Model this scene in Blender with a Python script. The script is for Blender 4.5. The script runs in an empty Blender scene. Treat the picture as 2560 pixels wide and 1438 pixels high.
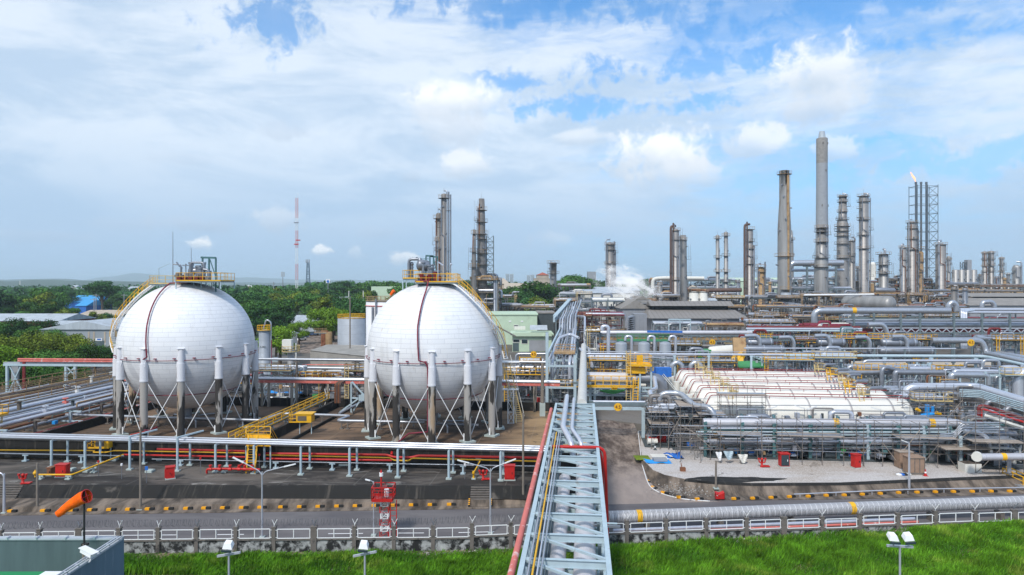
import bpy, math, random
from mathutils import Vector, Matrix
random.seed(7)
R_ = math.radians
scene = bpy.context.scene
COL = scene.collection
# ------------------------------------------------------------------ camera
H = 21.0; F = 1707.0; HY = 708.0
cam = bpy.data.cameras.new("camera"); cam.sensor_width = 36; cam.lens = 24.0
cam.shift_y = -11/2560; cam.clip_start = .5; cam.clip_end = 60000
co = bpy.data.objects.new("camera", cam); COL.objects.link(co)
co.location = (0, 0, H); co.rotation_euler = (R_(90), 0, 0)
scene.camera = co
# ------------------------------------------------------------------ sun and sky
SUN_EL, SUN_AZ = 47, -158          # azimuth from +Y towards +X
sd = Vector((math.cos(R_(SUN_EL))*math.sin(R_(SUN_AZ)), math.cos(R_(SUN_EL))*math.cos(R_(SUN_AZ)), math.sin(R_(SUN_EL))))
sun = bpy.data.lights.new("sun", 'SUN'); sun.energy = 2.3; sun.angle = R_(7); sun.color = (1, .96, .9)
so = bpy.data.objects.new("sun", sun); COL.objects.link(so); so.rotation_euler = sd.to_track_quat('Z', 'Y').to_euler()
scene.view_settings.view_transform = 'Standard'; scene.view_settings.look = 'None'
scene.view_settings.exposure = 0.42; scene.view_settings.gamma = 1; scene.view_settings.use_curve_mapping = False
scene.cycles.max_bounces = 5; scene.cycles.diffuse_bounces = 2; scene.cycles.glossy_bounces = 2
scene.cycles.transparent_max_bounces = 6; scene.cycles.volume_bounces = 1
scene.cycles.volume_step_rate = 4; scene.cycles.volume_max_steps = 64

world = bpy.data.worlds.new("World"); scene.world = world; world.use_nodes = True
nt = world.node_tree; nt.nodes.clear()
def N(t, nt_=None, **kw):
    n = (nt_ or nt).nodes.new(t)
    for k, v in kw.items(): setattr(n, k, v)
    return n
def L(a, b, nt_=None): (nt_ or nt).links.new(a, b)
def M2(op, a, b=None, c=None, nt_=None, clamp=False):
    n = N('ShaderNodeMath', nt_, operation=op); n.use_clamp = clamp
    for i, x in enumerate((a, b, c)):
        if x is None: continue
        if isinstance(x, (int, float)): n.inputs[i].default_value = x
        else: L(x, n.inputs[i], nt_)
    return n.outputs[0]
def MR(x, a, b, c=0., d=1., nt_=None, smooth=True):
    n = N('ShaderNodeMapRange', nt_); n.interpolation_type = 'SMOOTHSTEP' if smooth else 'LINEAR'
    L(x, n.inputs[0], nt_); 
    for i, v in enumerate((a, b, c, d)): n.inputs[i+1].default_value = v
    return n.outputs[0]
def NZ(vec, scale, detail=4, rough=.5, dist=0., nt_=None, w=None):
    n = N('ShaderNodeTexNoise', nt_); n.inputs['Scale'].default_value = scale; n.inputs['Detail'].default_value = detail
    n.inputs['Roughness'].default_value = rough; n.inputs['Distortion'].default_value = dist
    L(vec, n.inputs['Vector'], nt_); return n.outputs[0]
def MIX(f, a, b, nt_=None, mode='MIX'):
    n = N('ShaderNodeMix', nt_, data_type='RGBA'); n.blend_type = mode
    if isinstance(f, (int, float)): n.inputs[0].default_value = f
    else: L(f, n.inputs[0], nt_)
    for i, x in ((6, a), (7, b)):
        if isinstance(x, (tuple, list)): n.inputs[i].default_value = (*x[:3], 1)
        else: L(x, n.inputs[i], nt_)
    return n.outputs[2]
tc = N('ShaderNodeTexCoord'); sep = N('ShaderNodeSeparateXYZ'); L(tc.outputs['Generated'], sep.inputs[0])
sky = N('ShaderNodeTexSky', sky_type='NISHITA'); sky.sun_disc = False
sky.sun_elevation = R_(SUN_EL); sky.sun_rotation = R_(SUN_AZ); sky.air_density = 1.0; sky.dust_density = .6; sky.ozone_density = 1.5
az = M2('ARCTAN2', sep.outputs[0], sep.outputs[1]); el = M2('ARCSINE', sep.outputs[2])
comb = N('ShaderNodeCombineXYZ'); L(az, comb.inputs[0]); L(el, comb.inputs[1])
P0 = comb.outputs[0]
def mapping(vec, loc=(0, 0, 0), rot=(0, 0, 0), sc=(1, 1, 1), nt_=None):
    m = N('ShaderNodeMapping', nt_); L(vec, m.inputs[0], nt_)
    m.inputs[1].default_value = loc; m.inputs[2].default_value = rot; m.inputs[3].default_value = sc
    return m.outputs[0]
# high thin cloud: streaks running up to the right, thick at the left, torn open at the upper right
st = mapping(P0, (1.3, .4, 0), (0, 0, R_(-14)), (1.5, 5.2, 1))
n1 = NZ(st, 1.5, 7, .58, .6); n2 = NZ(mapping(P0, (4, 2, 0), (0, 0, R_(-8)), (1, 2.2, 1)), 1.7, 5, .5, .3)
n3 = NZ(mapping(P0, (2, 7, 0), (0, 0, R_(-20)), (1, 3.4, 1)), 5, 6, .6, .5)
left = MR(az, .35, -.45, 0, .28); 
hor = MR(el, .16, .0, 0, .12)
dens = M2('ADD', M2('ADD', M2('MULTIPLY', n1, .62), M2('MULTIPLY', n2, .42)), M2('MULTIPLY', n3, .16))
n4 = NZ(mapping(P0, (3, 5, 0), (0, 0, R_(-24)), (1, 4.2, 1)), 14, 8, .66, .8)
dens = M2('ADD', dens, M2('MULTIPLY', M2('SUBTRACT', n4, .5), .30))
dens = M2('ADD', dens, left)
dens = M2('SUBTRACT', dens, MR(el, .25, .42, 0, .10))
cirrus = MR(dens, .44, .70, .24, .98)
def px2ae(px, py):
    x, y, z = (px-1280)/F, 1., (HY-py)/F
    return math.atan2(x, y), math.asin(z/math.sqrt(x*x+y*y+z*z))
NZA = NZ(P0, 34, 8, .62, .3); NBA = NZ(P0, 13, 3, .5); NZB = NZ(P0, 60, 5, .6, .4); NBB = NZ(P0, 25, 2, .5)
def blob(px, py, rx, ry, soft=.35, k=.55):
    a, e = px2ae(px, py)
    v = mapping(P0, (-a/(rx/F), -e/(ry/F), 0), (0, 0, 0), (F/rx, F/ry, 1))
    ln = N('ShaderNodeVectorMath', operation='LENGTH'); L(v, ln.inputs[0])
    nz, nb = (NZA, NBA) if rx > 60 else (NZB, NBB)
    d = M2('ADD', ln.outputs['Value'], M2('ADD', M2('MULTIPLY', M2('SUBTRACT', nz, .5), -k*3.4), M2('MULTIPLY', M2('SUBTRACT', nb, .5), -k*2.4)))
    sh = N('ShaderNodeSeparateXYZ'); L(v, sh.inputs[0])
    return MR(d, 1.12, 1.12-soft*.85, 0, 1), M2('ADD', sh.outputs[1], M2('MULTIPLY', M2('SUBTRACT', nb, .5), 1.5))
# torn blue openings
blue = None
for (px, py, rx, ry) in ((690, 50, 130, 65), (1340, 18, 330, 40), (2080, 10, 330, 50), (1900, 150, 500, 34), (1290, 205, 180, 22), (2350, 410, 330, 40), (1500, 265, 330, 26)):
    m, _ = blob(px, py, rx*1.1, ry*1.1, 1.1, 1.1)
    blue = m if blue is None else M2('MAXIMUM', blue, m)
cirrus = M2('MULTIPLY', cirrus, M2('SUBTRACT', 1., M2('MULTIPLY', blue, .72)))
K = 10.0     # the background strength is .1
skyc = MIX(1., sky.outputs[0], (.54, 1.12, 1.52), mode='MULTIPLY')
hz = MR(el, .30, .0, 0, .88)
skyc = MIX(hz, skyc, (.29*K, .45*K, .67*K))
cl_shade = NZ(mapping(P0, (9, 1, 0), (0, 0, R_(-14)), (1, 2.8, 1)), 4.1, 8, .62, .5)
ccol = MIX(MR(cl_shade, .36, .60), (.44*K, .55*K, .68*K), (.64*K, .71*K, .79*K))
ccol = MIX(MR(el, .02, .24), (.345*K, .475*K, .64*K), ccol)
out = MIX(M2('MULTIPLY', cirrus, .93), skyc, ccol)
# cumulus heaps with bright tops and grey undersides
for (px, py, rx, ry, op, br) in ((1135, 255, 120, 60, .9, 1.), (1135, 318, 110, 50, .55, .55), (2055, 190, 120, 85, .9, .95), (2055, 265, 105, 50, .6, .6), (1650, 390, 150, 72, .95, 1.), (1700, 440, 130, 40, .5, .7),
        (1880, 362, 95, 55, .75, .9), (1168, 415, 75, 40, .7, .9), (485, 560, 95, 22, .5, .1), (498, 610, 30, 14, .8, 1.), (805, 628, 27, 13, .8, .95), (1010, 645, 42, 20, .75, .9), (715, 330, 70, 24, .35, .1),
        (700, 545, 60, 34, .5, .5), (940, 580, 60, 18, .3, .05), (110, 590, 110, 14, .3, .05), (1370, 600, 60, 24, .3, .5), (2080, 375, 60, 30, .55, .8), (320, 560, 90, 16, .25, .05), (1030, 440, 30, 20, .3, .1), (890, 632, 22, 22, .35, .8), (2480, 130, 90, 30, .4, .8), (450, 395, 60, 20, .2, .2), (1450, 345, 90, 22, .5, .9)):
    m, vy = blob(px, py, rx, ry, .75, .55)
    t = MR(vy, -.7, .45, 0, 1)
    lo = (.47*K*(.74+.26*br), .56*K*(.78+.22*br), .67*K*(.84+.16*br)); hi = ((.40+.42*br)*K, (.50+.34*br)*K, (.64+.22*br)*K)
    out = MIX(M2('MULTIPLY', m, op), out, MIX(t, lo, hi))
bg = N('ShaderNodeBackground'); bg.inputs[1].default_value = .1; L(out, bg.inputs[0])
wo = N('ShaderNodeOutputWorld'); L(bg.outputs[0], wo.inputs[0])

# ------------------------------------------------------------------ materials
MATS = {}
def mat(name, col, rough=.6, metal=0., var=.18, scale=1.2, dirt=None, damt=.0, dscale=.6, streak=False, bump=0., island=0., rnd=0., spec=.4, emit=None):
    m = bpy.data.materials.new(name); m.use_nodes = True; t = m.node_tree; b = t.nodes['Principled BSDF']
    tcn = N('ShaderNodeTexCoord', t); v = tcn.outputs['Object']
    vs = mapping(v, (0, 0, 0), (0, 0, 0), (1, 1, .12), t) if streak else v
    nz = NZ(vs, scale, 5, .6, 0, t)
    f = MR(nz, .25, .75, 1-var, 1+var, t, False)
    vm = N('ShaderNodeVectorMath', t, operation='SCALE'); vm.inputs[0].default_value = col; L(f, vm.inputs[3], t)
    c = vm.outputs[0]
    if dirt:
        nd = NZ(vs, dscale, 7, .65, .3, t)
        c = MIX(MR(nd, .62-damt*.3, .72-damt*.2, 0, min(1, .5+damt), t), c, dirt, t)
    if island or rnd:
        g = N('ShaderNodeNewGeometry', t); oi = N('ShaderNodeObjectInfo', t)
        s = M2('ADD', M2('MULTIPLY', M2('SUBTRACT', g.outputs['Random Per Island'], .5, nt_=t), island*2, nt_=t), M2('MULTIPLY', M2('SUBTRACT', oi.outputs['Random'], .5, nt_=t), rnd*2, nt_=t), nt_=t)
        s = M2('ADD', s, 1., nt_=t)
        vm2 = N('ShaderNodeVectorMath', t, operation='SCALE'); L(c, vm2.inputs[0], t); L(s, vm2.inputs[3], t); c = vm2.outputs[0]
    L(c, b.inputs['Base Color'], t)
    b.inputs['Roughness'].default_value = rough; b.inputs['Metallic'].default_value = metal
    b.inputs['Specular IOR Level'].default_value = spec
    if bump:
        bn = N('ShaderNodeBump', t); bn.inputs['Strength'].default_value = bump; bn.inputs['Distance'].default_value = .1
        L(NZ(v, scale*6, 4, .6, 0, t), bn.inputs['Height'], t); L(bn.outputs[0], b.inputs['Normal'], t)
    if emit:
        b.inputs['Emission Color'].default_value = (*emit[:3], 1); b.inputs['Emission Strength'].default_value = emit[3]
    MATS[name] = m; return m
mat('steel', (.27, .285, .32), .42, .55, .15, 1.5, (.2, .16, .13), .05, .5)
mat('silver', (.44, .46, .50), .33, .6, .12, 1.5, (.35, .34, .33), .08, .7)
mat('brightpipe', (.58, .60, .66), .3, .45, .08, 1.5)
mat('tower', (.33, .32, .31), .5, .4, .3, .5, (.19, .12, .07), .28, .25, True)
mat('towerd', (.23, .215, .205), .55, .35, .3, .5, (.13, .085, .05), .3, .3, True)
mat('rust', (.22, .09, .045), .8, .1, .3, 1., (.1, .035, .02), .3, .8)
mat('rustpipe', (.125, .075, .06), .7, .1, .25, 1.)
mat('ochre', (.40, .26, .13), .7, .1, .35, .6, (.25, .12, .05), .3, .5)
mat('cyan', (.41, .51, .56), .5, .0, .12, 1.2, (.25, .2, .15), .02, 1.2)
mat('teal', (.07, .16, .17), .55, .0, .2, 1.2)
mat('dframe', (.07, .085, .09), .6, .1, .3, 1.)
mat('frame', (.15, .19, .205), .55, .1, .25, 1.)
mat('brownframe', (.14, .115, .09), .7, .1, .35, 1.)
mat('yellow', (.78, .42, .015), .5, 0, .15, 1.5)
mat('paleyellow', (.62, .46, .2), .6, 0, .2, 1.5)
mat('red', (.50, .018, .015), .45, 0, .15, 1.)
mat('darkred', (.17, .02, .02), .5, 0, .2, 1.)
mat('maroon', (.20, .018, .04), .5, 0, .15, 1.)
mat('fadedred', (.62, .16, .13), .6, 0, .15, .8, (.75, .62, .58), .22, 1.6)
mat('orange', (.95, .14, .01), .85, 0, .25, 2.5, bump=.6, spec=.1)
mat('white', (.80, .80, .80), .5, 0, .05, 1.)
mat('offwhite', (.70, .68, .62), .6, 0, .1, .6, (.5, .46, .38), .05, .5)
mat('shellwhite', (.70, .70, .73), .5, 0, .04, 1.)
mat('black', (.02, .02, .02), .7, 0, .3, 1.)
mat('blue', (.02, .14, .5), .55, 0, .2, 2.)
mat('brightblue', (.02, .30, .75), .6, 0, .2, 2.)
mat('green', (.05, .28, .08), .6, 0, .15, 1.)
mat('palegreen', (.50, .62, .46), .7, 0, .08, .5, (.34, .4, .3), .05, .4)
mat('grey', (.30, .31, .33), .65, 0, .12, .5)
mat('greywall', (.30, .33, .36), .7, 0, .1, .3, (.2, .2, .2), .08, .3, True)
mat('tankgrey', (.36, .40, .44), .55, .1, .08, .3)
mat('glass', (.03, .05, .06), .1, 0, .1, 1.)
mat('roofbrown', (.26, .24, .22), .8, 0, .2, .4, (.15, .12, .10), .15, .5)
mat('roofgrey', (.42, .46, .50), .6, .1, .25, .5, (.28, .28, .28), .2, .25, True)
mat('roofblue', (.03, .30, .62), .5, 0, .12, .3)
mat('roofred', (.35, .09, .05), .8, 0, .2, .5)
mat('beige', (.45, .38, .30), .8, 0, .15, .3)
mat('concrete', (.30, .285, .26), .9, 0, .25, .35, (.10, .09, .08), .12, .5)
mat('colconcrete', (.36, .32, .27), .9, 0, .3, .9, (.018, .016, .014), .62, .8, True)
mat('pad', (.40, .46, .44), .8, 0, .15, 1.)
mat('wallblock', (.38, .385, .38), .9, 0, .35, 2.2, (.02, .02, .02), .72, 1.5)
mat('post', (.16, .14, .125), .9, 0, .3, 1.5, (.03, .03, .03), .3, 1.5)
mat('wood', (.30, .2, .14), .8, 0, .2, 2.)
mat('pole', (.21, .18, .15), .85, 0, .2, .8)
mat('stone', (.34, .32, .3), .9, 0, .2, 3., island=.3)
mat('leaf', (.065, .155, .03), .85, 0, .35, .4, island=.5, rnd=.42, spec=.08)
mat('leafd', (.038, .10, .028), .85, 0, .35, .4, island=.5, rnd=.42, spec=.08)
mat('leafy', (.14, .25, .022), .85, 0, .35, .4, island=.45, rnd=.15, spec=.08)
mat('leafo', (.14, .19, .025), .85, 0, .4, .25, (.2, .1, .03), .15, .3, island=.45, rnd=.15, spec=.08)
mat('bark', (.09, .065, .045), .9, 0, .3, 2.)
mat('grass', (.10, .245, .016), .9, 0, .85, .55, (.26, .38, .05), .3, .22, island=.4, spec=.05)
mat('grassd', (.06, .17, .012), .9, 0, .5, .3, (.20, .26, .04), .3, .4, island=.4, spec=.05)
mat('flame', (1, .3, .1), .9, 0, 0, 1, emit=(1., .42, .25, 1.3))
mat('scaff', (.23, .20, .18), .6, .3, .3, 1.)
mat('shadeslab', (.055, .05, .045), .9, 0, .3, .3, (.15, .13, .11), .2, .5)  # dark slab colour standing in for shade under the process units
mat('plank', (.36, .30, .25), .85, 0, .25, 1.)
mat('darkwall', (.085, .12, .13), .8, 0, .3, .9, (.05, .07, .08), .1, .8, True)
mat('bluewall', (.13, .19, .25), .65, 0, .2, .6, (.3, .36, .42), .12, 2., True)
mat('roofgreen', (.03, .30, .12), .7, 0, .1, .5)

def custom(name, build):
    m = bpy.data.materials.new(name); m.use_nodes = True; t = m.node_tree
    build(t, t.nodes['Principled BSDF'], N('ShaderNodeTexCoord', t).outputs['Object']); MATS[name] = m
def _asph(t, b, v):
    a = MR(NZ(mapping(v, sc=(.25, 1, 1), nt_=t), .35, 6, .6, .2, t), .35, .7, 0, 1, t)
    c = MIX(a, (.105, .095, .10), (.17, .155, .155), t)
    c = MIX(MR(NZ(v, 25, 3, .6, 0, t), .4, .7, 0, .25, t), c, (.04, .04, .04), t)
    L(c, b.inputs['Base Color'], t); b.inputs['Roughness'].default_value = .85
custom('asphalt', _asph)
def _colc(t, b, v):
    a = NZ(mapping(v, sc=(1, 1, .16), nt_=t), 1.3, 6, .65, .4, t); g = NZ(mapping(v, loc=(7, 3, 1), sc=(.35, .35, .1), nt_=t), 1.1, 3, .5, 0, t)
    c = MIX(MR(g, .56, .66, 0, .9, t), (.36, .34, .315), (.40, .28, .17), t)
    s = N('ShaderNodeSeparateXYZ', t); L(v, s.inputs[0], t); g2 = NZ(mapping(v, loc=(1, 9, 4), sc=(.3, .3, .12), nt_=t), 1.3, 3, .5, 0, t)
    th = M2('ADD', M2('ADD', a, M2('MULTIPLY', M2('SUBTRACT', g2, .5, nt_=t), 1.3, nt_=t), nt_=t), MR(s.outputs[2], 6, .5, -.07, .12, t), nt_=t)
    c = MIX(MR(th, .50, .57, 0, .95, t), c, (.022, .019, .017), t)
    L(c, b.inputs['Base Color'], t); b.inputs['Roughness'].default_value = .9
custom('colstain', _colc)
def joints(t, v, c, px_, py_, col, amt=.6):
    s = N('ShaderNodeSeparateXYZ', t); L(mapping(v, rot=(0, 0, .102), nt_=t), s.inputs[0], t)
    fx = M2('FRACT', M2('ADD', M2('DIVIDE', s.outputs[0], px_, nt_=t), 90., nt_=t), nt_=t); fy = M2('FRACT', M2('ADD', M2('DIVIDE', s.outputs[1], py_, nt_=t), 90., nt_=t), nt_=t)
    return MIX(M2('MAXIMUM', MR(fx, 1-.09/px_*1.6, 1-.04/px_, 0, amt, t), MR(fy, 1-.16/py_*1.6, 1-.06/py_, 0, amt, t), nt_=t), c, col, t)
def _terr(t, b, v):
    a = NZ(mapping(v, rot=(0, 0, .25), sc=(.35, .8, 1), nt_=t), .28, 8, .68, .6, t)
    c = MIX(MR(a, .40, .66, 0, 1, t), (.018, .014, .012), (.125, .105, .088), t)
    d = NZ(mapping(v, loc=(3, 1, 0), sc=(.3, 1, 1), nt_=t), .7, 6, .7, 1., t)
    c = MIX(MR(d, .57, .68, 0, .8, t), c, (.30, .28, .255), t)
    c = joints(t, v, c, 7.3, 3.6, (.2, .19, .17), .35)
    L(c, b.inputs['Base Color'], t); b.inputs['Roughness'].default_value = .9
custom('terrace', _terr)
def _brown(t, b, v):
    a = NZ(mapping(v, rot=(0, 0, .2), sc=(.3, .8, 1), nt_=t), .22, 8, .65, .8, t)
    c = MIX(MR(a, .38, .66, 0, 1, t), (.058, .035, .021), (.21, .13, .075), t)
    sx = N('ShaderNodeSeparateXYZ', t); L(v, sx.inputs[0], t)
    c = MIX(M2('MULTIPLY', MR(sx.outputs[0], -4, 6, 0, 1, t), MR(a, .36, .56, .2, 1, t), nt_=t), c, (.36, .23, .11), t)
    d = NZ(mapping(v, loc=(3, 1, 0), nt_=t), .5, 7, .7, 1., t)
    c = MIX(MR(d, .56, .68, 0, .85, t), c, (.016, .012, .010), t)
    c = joints(t, v, c, 6.3, 6.6, (.30, .22, .14), .4)
    L(c, b.inputs['Base Color'], t); b.inputs['Roughness'].default_value = .9
custom('brownfloor', _brown)
def _bank(t, b, v):
    a = NZ(mapping(v, sc=(1, .1, .1), nt_=t), 1.6, 7, .65, .2, t); a2 = NZ(v, .35, 5, .6, .3, t)
    c = MIX(MR(a, .52, .72, 0, .7, t), (.012, .011, .010), (.10, .085, .07), t)
    c = MIX(MR(a2, .6, .75, 0, .8, t), c, (.16, .14, .12), t)
    L(c, b.inputs['Base Color'], t); b.inputs['Roughness'].default_value = .9
custom('blackbank', _bank)
def _apron(t, b, v):
    a = NZ(mapping(v, sc=(1, .3, .3), nt_=t), .8, 7, .65, .2, t)
    c = MIX(MR(a, .35, .7, 0, 1, t), (.045, .034, .026), (.25, .195, .15), t)
    L(c, b.inputs['Base Color'], t); b.inputs['Roughness'].default_value = .9
custom('apron', _apron)
def _gravel(t, b, v):
    n = N('ShaderNodeTexVoronoi', t); n.inputs['Scale'].default_value = 9; L(v, n.inputs['Vector'], t)
    a = NZ(mapping(v, sc=(.4, 1, 1), nt_=t), .3, 6, .6, .4, t)
    c = MIX(MR(a, .4, .65, 0, 1, t), (.44, .40, .375), (.36, .30, .25), t)
    c = MIX(MR(n.outputs['Distance'], .0, .7, .6, 0, t), c, (.78, .76, .75), t)
    d = NZ(v, .22, 6, .65, .6, t)
    c = MIX(MR(d, .63, .70, 0, .8, t), c, (.13, .11, .095), t)
    L(c, b.inputs['Base Color'], t); b.inputs['Roughness'].default_value = .95
custom('gravel', _gravel)
def _sroad(t, b, v):
    a = NZ(mapping(v, sc=(1., .35, 1), nt_=t), .8, 9, .72, .1, t)
    c = MIX(MR(a, .36, .64, 0, 1, t), (.075, .05, .038), (.30, .235, .19), t)
    sx = N('ShaderNodeSeparateXYZ', t); L(v, sx.inputs[0], t)
    c = MIX(MR(sx.outputs[1], 80, 70, 0, .75, t), c, (.34, .28, .25), t)
    c = MIX(MR(NZ(v, .9, 6, .7, 1., t), .6, .75, 0, .5, t), c, (.08, .06, .05), t)
    L(c, b.inputs['Base Color'], t); b.inputs['Roughness'].default_value = .9
custom('sideroad', _sroad)
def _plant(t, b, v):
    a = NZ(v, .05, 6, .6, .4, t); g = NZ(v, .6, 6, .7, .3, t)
    c = MIX(MR(a, .4, .6, 0, 1, t), (.17, .155, .14), (.10, .085, .07), t)  # both ground tones darkened to stand in for shade among the pipework
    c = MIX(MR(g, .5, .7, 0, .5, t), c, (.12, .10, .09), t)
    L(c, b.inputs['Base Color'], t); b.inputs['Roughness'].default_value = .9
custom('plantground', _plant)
def _gnd(t, b, v):
    a = NZ(v, .004, 8, .6, .4, t); g = NZ(v, .12, 6, .7, .3, t)
    c = MIX(MR(a, .45, .55, 0, 1, t), (.03, .065, .02), (.07, .09, .035), t)
    c = MIX(MR(g, .55, .7, 0, .6, t), c, (.16, .14, .10), t)
    L(c, b.inputs['Base Color'], t); b.inputs['Roughness'].default_value = .95
custom('fields', _gnd)
def _soil(t, b, v):
    a = NZ(v, .7, 8, .7, .4, t)
    c = MIX(MR(a, .4, .65, 0, 1, t), (.05, .09, .015), (.30, .22, .16), t)
    L(c, b.inputs['Base Color'], t); b.inputs['Roughness'].default_value = .95
custom('soil', _soil)
def _shell(t, b, v):
    s = N('ShaderNodeSeparateXYZ', t); L(v, s.inputs[0], t); x, y, z = s.outputs
    lat = M2('MULTIPLY', M2('ARCSINE', M2('MAXIMUM', M2('MINIMUM', M2('DIVIDE', z, 8.66, nt_=t), 1., nt_=t), -1., nt_=t), nt_=t), 46/math.pi, nt_=t)
    lat = M2('ADD', lat, 60., nt_=t)
    row = M2('FLOOR', lat, nt_=t); fr = M2('FRACT', lat, nt_=t)
    hr = M2('FRACT', M2('MULTIPLY', row, .377, nt_=t), nt_=t)
    lon = M2('ADD', M2('MULTIPLY', M2('ARCTAN2', y, x, nt_=t), 26/(2*math.pi), nt_=t), M2('ADD', hr, 40., nt_=t), nt_=t)
    cf = M2('FRACT', lon, nt_=t); cc = M2('FLOOR', lon, nt_=t)
    cb = N('ShaderNodeCombineXYZ', t); L(row, cb.inputs[0], t); L(cc, cb.inputs[1], t)
    wn = N('ShaderNodeTexWhiteNoise', t); wn.noise_dimensions = '3D'; L(cb.outputs[0], wn.inputs[0], t)
    base = MIX(MR(wn.outputs[0], 0, 1, 0, 1, t, False), (.80, .80, .81), (.755, .76, .78), t)
    seam = M2('MAXIMUM', MR(fr, .86, .97, 0, .62, t), MR(cf, .955, .985, 0, .36, t), nt_=t)
    base = MIX(seam, base, (.42, .42, .45), t)
    # rust runs and grey wear
    rv = mapping(v, sc=(1.6, 1.6, .16), nt_=t)
    r = NZ(rv, 1.1, 5, .6, .0, t)
    base = MIX(MR(r, .66, .74, 0, .6, t), base, (.50, .34, .18), t)
    g3 = NZ(mapping(v, sc=(1.2, 1.2, .35), nt_=t), .8, 6, .65, .2, t); base = MIX(MR(g3, .5, .75, 0, .35, t), base, (.50, .48, .46), t)
    top = MR(z, 6.4, 8.4, 0, 1, t)
    base = MIX(M2('MULTIPLY', top, MR(NZ(v, .9, 6, .7, .3, t), .35, .7, 0, .55, t), nt_=t), base, (.36, .30, .26), t)
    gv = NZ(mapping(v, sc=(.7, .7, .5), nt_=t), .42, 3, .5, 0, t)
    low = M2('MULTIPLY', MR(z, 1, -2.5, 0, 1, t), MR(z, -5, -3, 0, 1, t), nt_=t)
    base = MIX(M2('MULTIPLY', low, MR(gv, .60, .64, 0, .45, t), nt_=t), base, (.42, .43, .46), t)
    L(base, b.inputs['Base Color'], t); b.inputs['Roughness'].default_value = .55
    bn = N('ShaderNodeBump', t); bn.inputs['Strength'].default_value = .25; bn.inputs['Distance'].default_value = .05
    L(M2('ADD', fr, M2('MULTIPLY', wn.outputs[0], .3, nt_=t), nt_=t), bn.inputs['Height'], t); L(bn.outputs[0], b.inputs['Normal'], t)
custom('sphereshell', _shell)
def _lines(col, line, period, axis, width=.12, rough=.5, metal=0., amt=.6):
    def f(t, b, v):
        s = N('ShaderNodeSeparateXYZ', t); L(v, s.inputs[0], t)
        fr = M2('FRACT', M2('ADD', M2('DIVIDE', s.outputs[axis], period, nt_=t), 500., nt_=t), nt_=t)
        nz = NZ(v, .6, 5, .6, 0, t)
        c = MIX(MR(nz, .3, .7, 0, .35, t), col, tuple(x*.7 for x in col), t)
        c = MIX(MR(fr, 1-width, 1-width*.3, 0, amt, t), c, line, t)
        L(c, b.inputs['Base Color'], t); b.inputs['Roughness'].default_value = rough; b.inputs['Metallic'].default_value = metal
        bn = N('ShaderNodeBump', t); bn.inputs['Strength'].default_value = .4; bn.inputs['Distance'].default_value = .05
        L(fr, bn.inputs['Height'], t); L(bn.outputs[0], b.inputs['Normal'], t)
    return f
custom('spiralpipe', _lines((.44, .43, .44), (.78, .77, .77), .47, 0, .2, .45, .25))
custom('bigpipe', _lines((.62, .60, .62), (.36, .36, .38), 2.6, 1, .03, .45, .15))
custom('creampipe', _lines((.62, .60, .56), (.4, .38, .35), 3.0, 1, .03, .55, .05))
custom('cladpipe', _lines((.56, .55, .58), (.33, .33, .36), 3.4, 0, .02, .4, .3))
custom('bullet', _lines((.78, .75, .68), (.30, .27, .27), 5.1, 0, .07, .5, 0., .85))
custom('corrug', _lines((.30, .31, .335), (.2, .2, .22), 1.2, 0, .12, .6, .1))
custom('corrugroof', _lines((.25, .23, .215), (.13, .11, .1), 1.6, 0, .25, .8, 0., .5))
custom('ringtower', _lines((.33, .31, .295), (.13, .12, .12), 3.1, 2, .07, .5, .35))
custom('ringtank', _lines((.34, .37, .41), (.2, .22, .25), 2.6, 2, .05, .55, .1))
def _steam(t, b, v):
    t.nodes.remove(b)
    pv = N('ShaderNodeVolumePrincipled', t); pv.inputs['Color'].default_value = (1, 1, 1, 1); pv.inputs['Anisotropy'].default_value = .1
    ln = N('ShaderNodeVectorMath', t, operation='LENGTH'); L(v, ln.inputs[0], t)
    nz = NZ(v, 2.4, 6, .65, .5, t)
    d = M2('SUBTRACT', M2('MULTIPLY', MR(nz, .3, .7, 0, 1.5, t), 1., nt_=t), M2('MULTIPLY', ln.outputs['Value'], 1.15, nt_=t), nt_=t)
    d = M2('MULTIPLY', M2('MAXIMUM', d, 0., nt_=t), 3.2, nt_=t)
    L(d, pv.inputs['Density'], t)
    pv.inputs['Emission Color'].default_value = (1, 1, 1, 1); L(M2('MULTIPLY', d, .22, nt_=t), pv.inputs['Emission Strength'], t)  # added white glow to brighten the steam, which is no light source
    L(pv.outputs[0], t.nodes['Material Output'].inputs['Volume'], t)
custom('steam', _steam)

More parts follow.
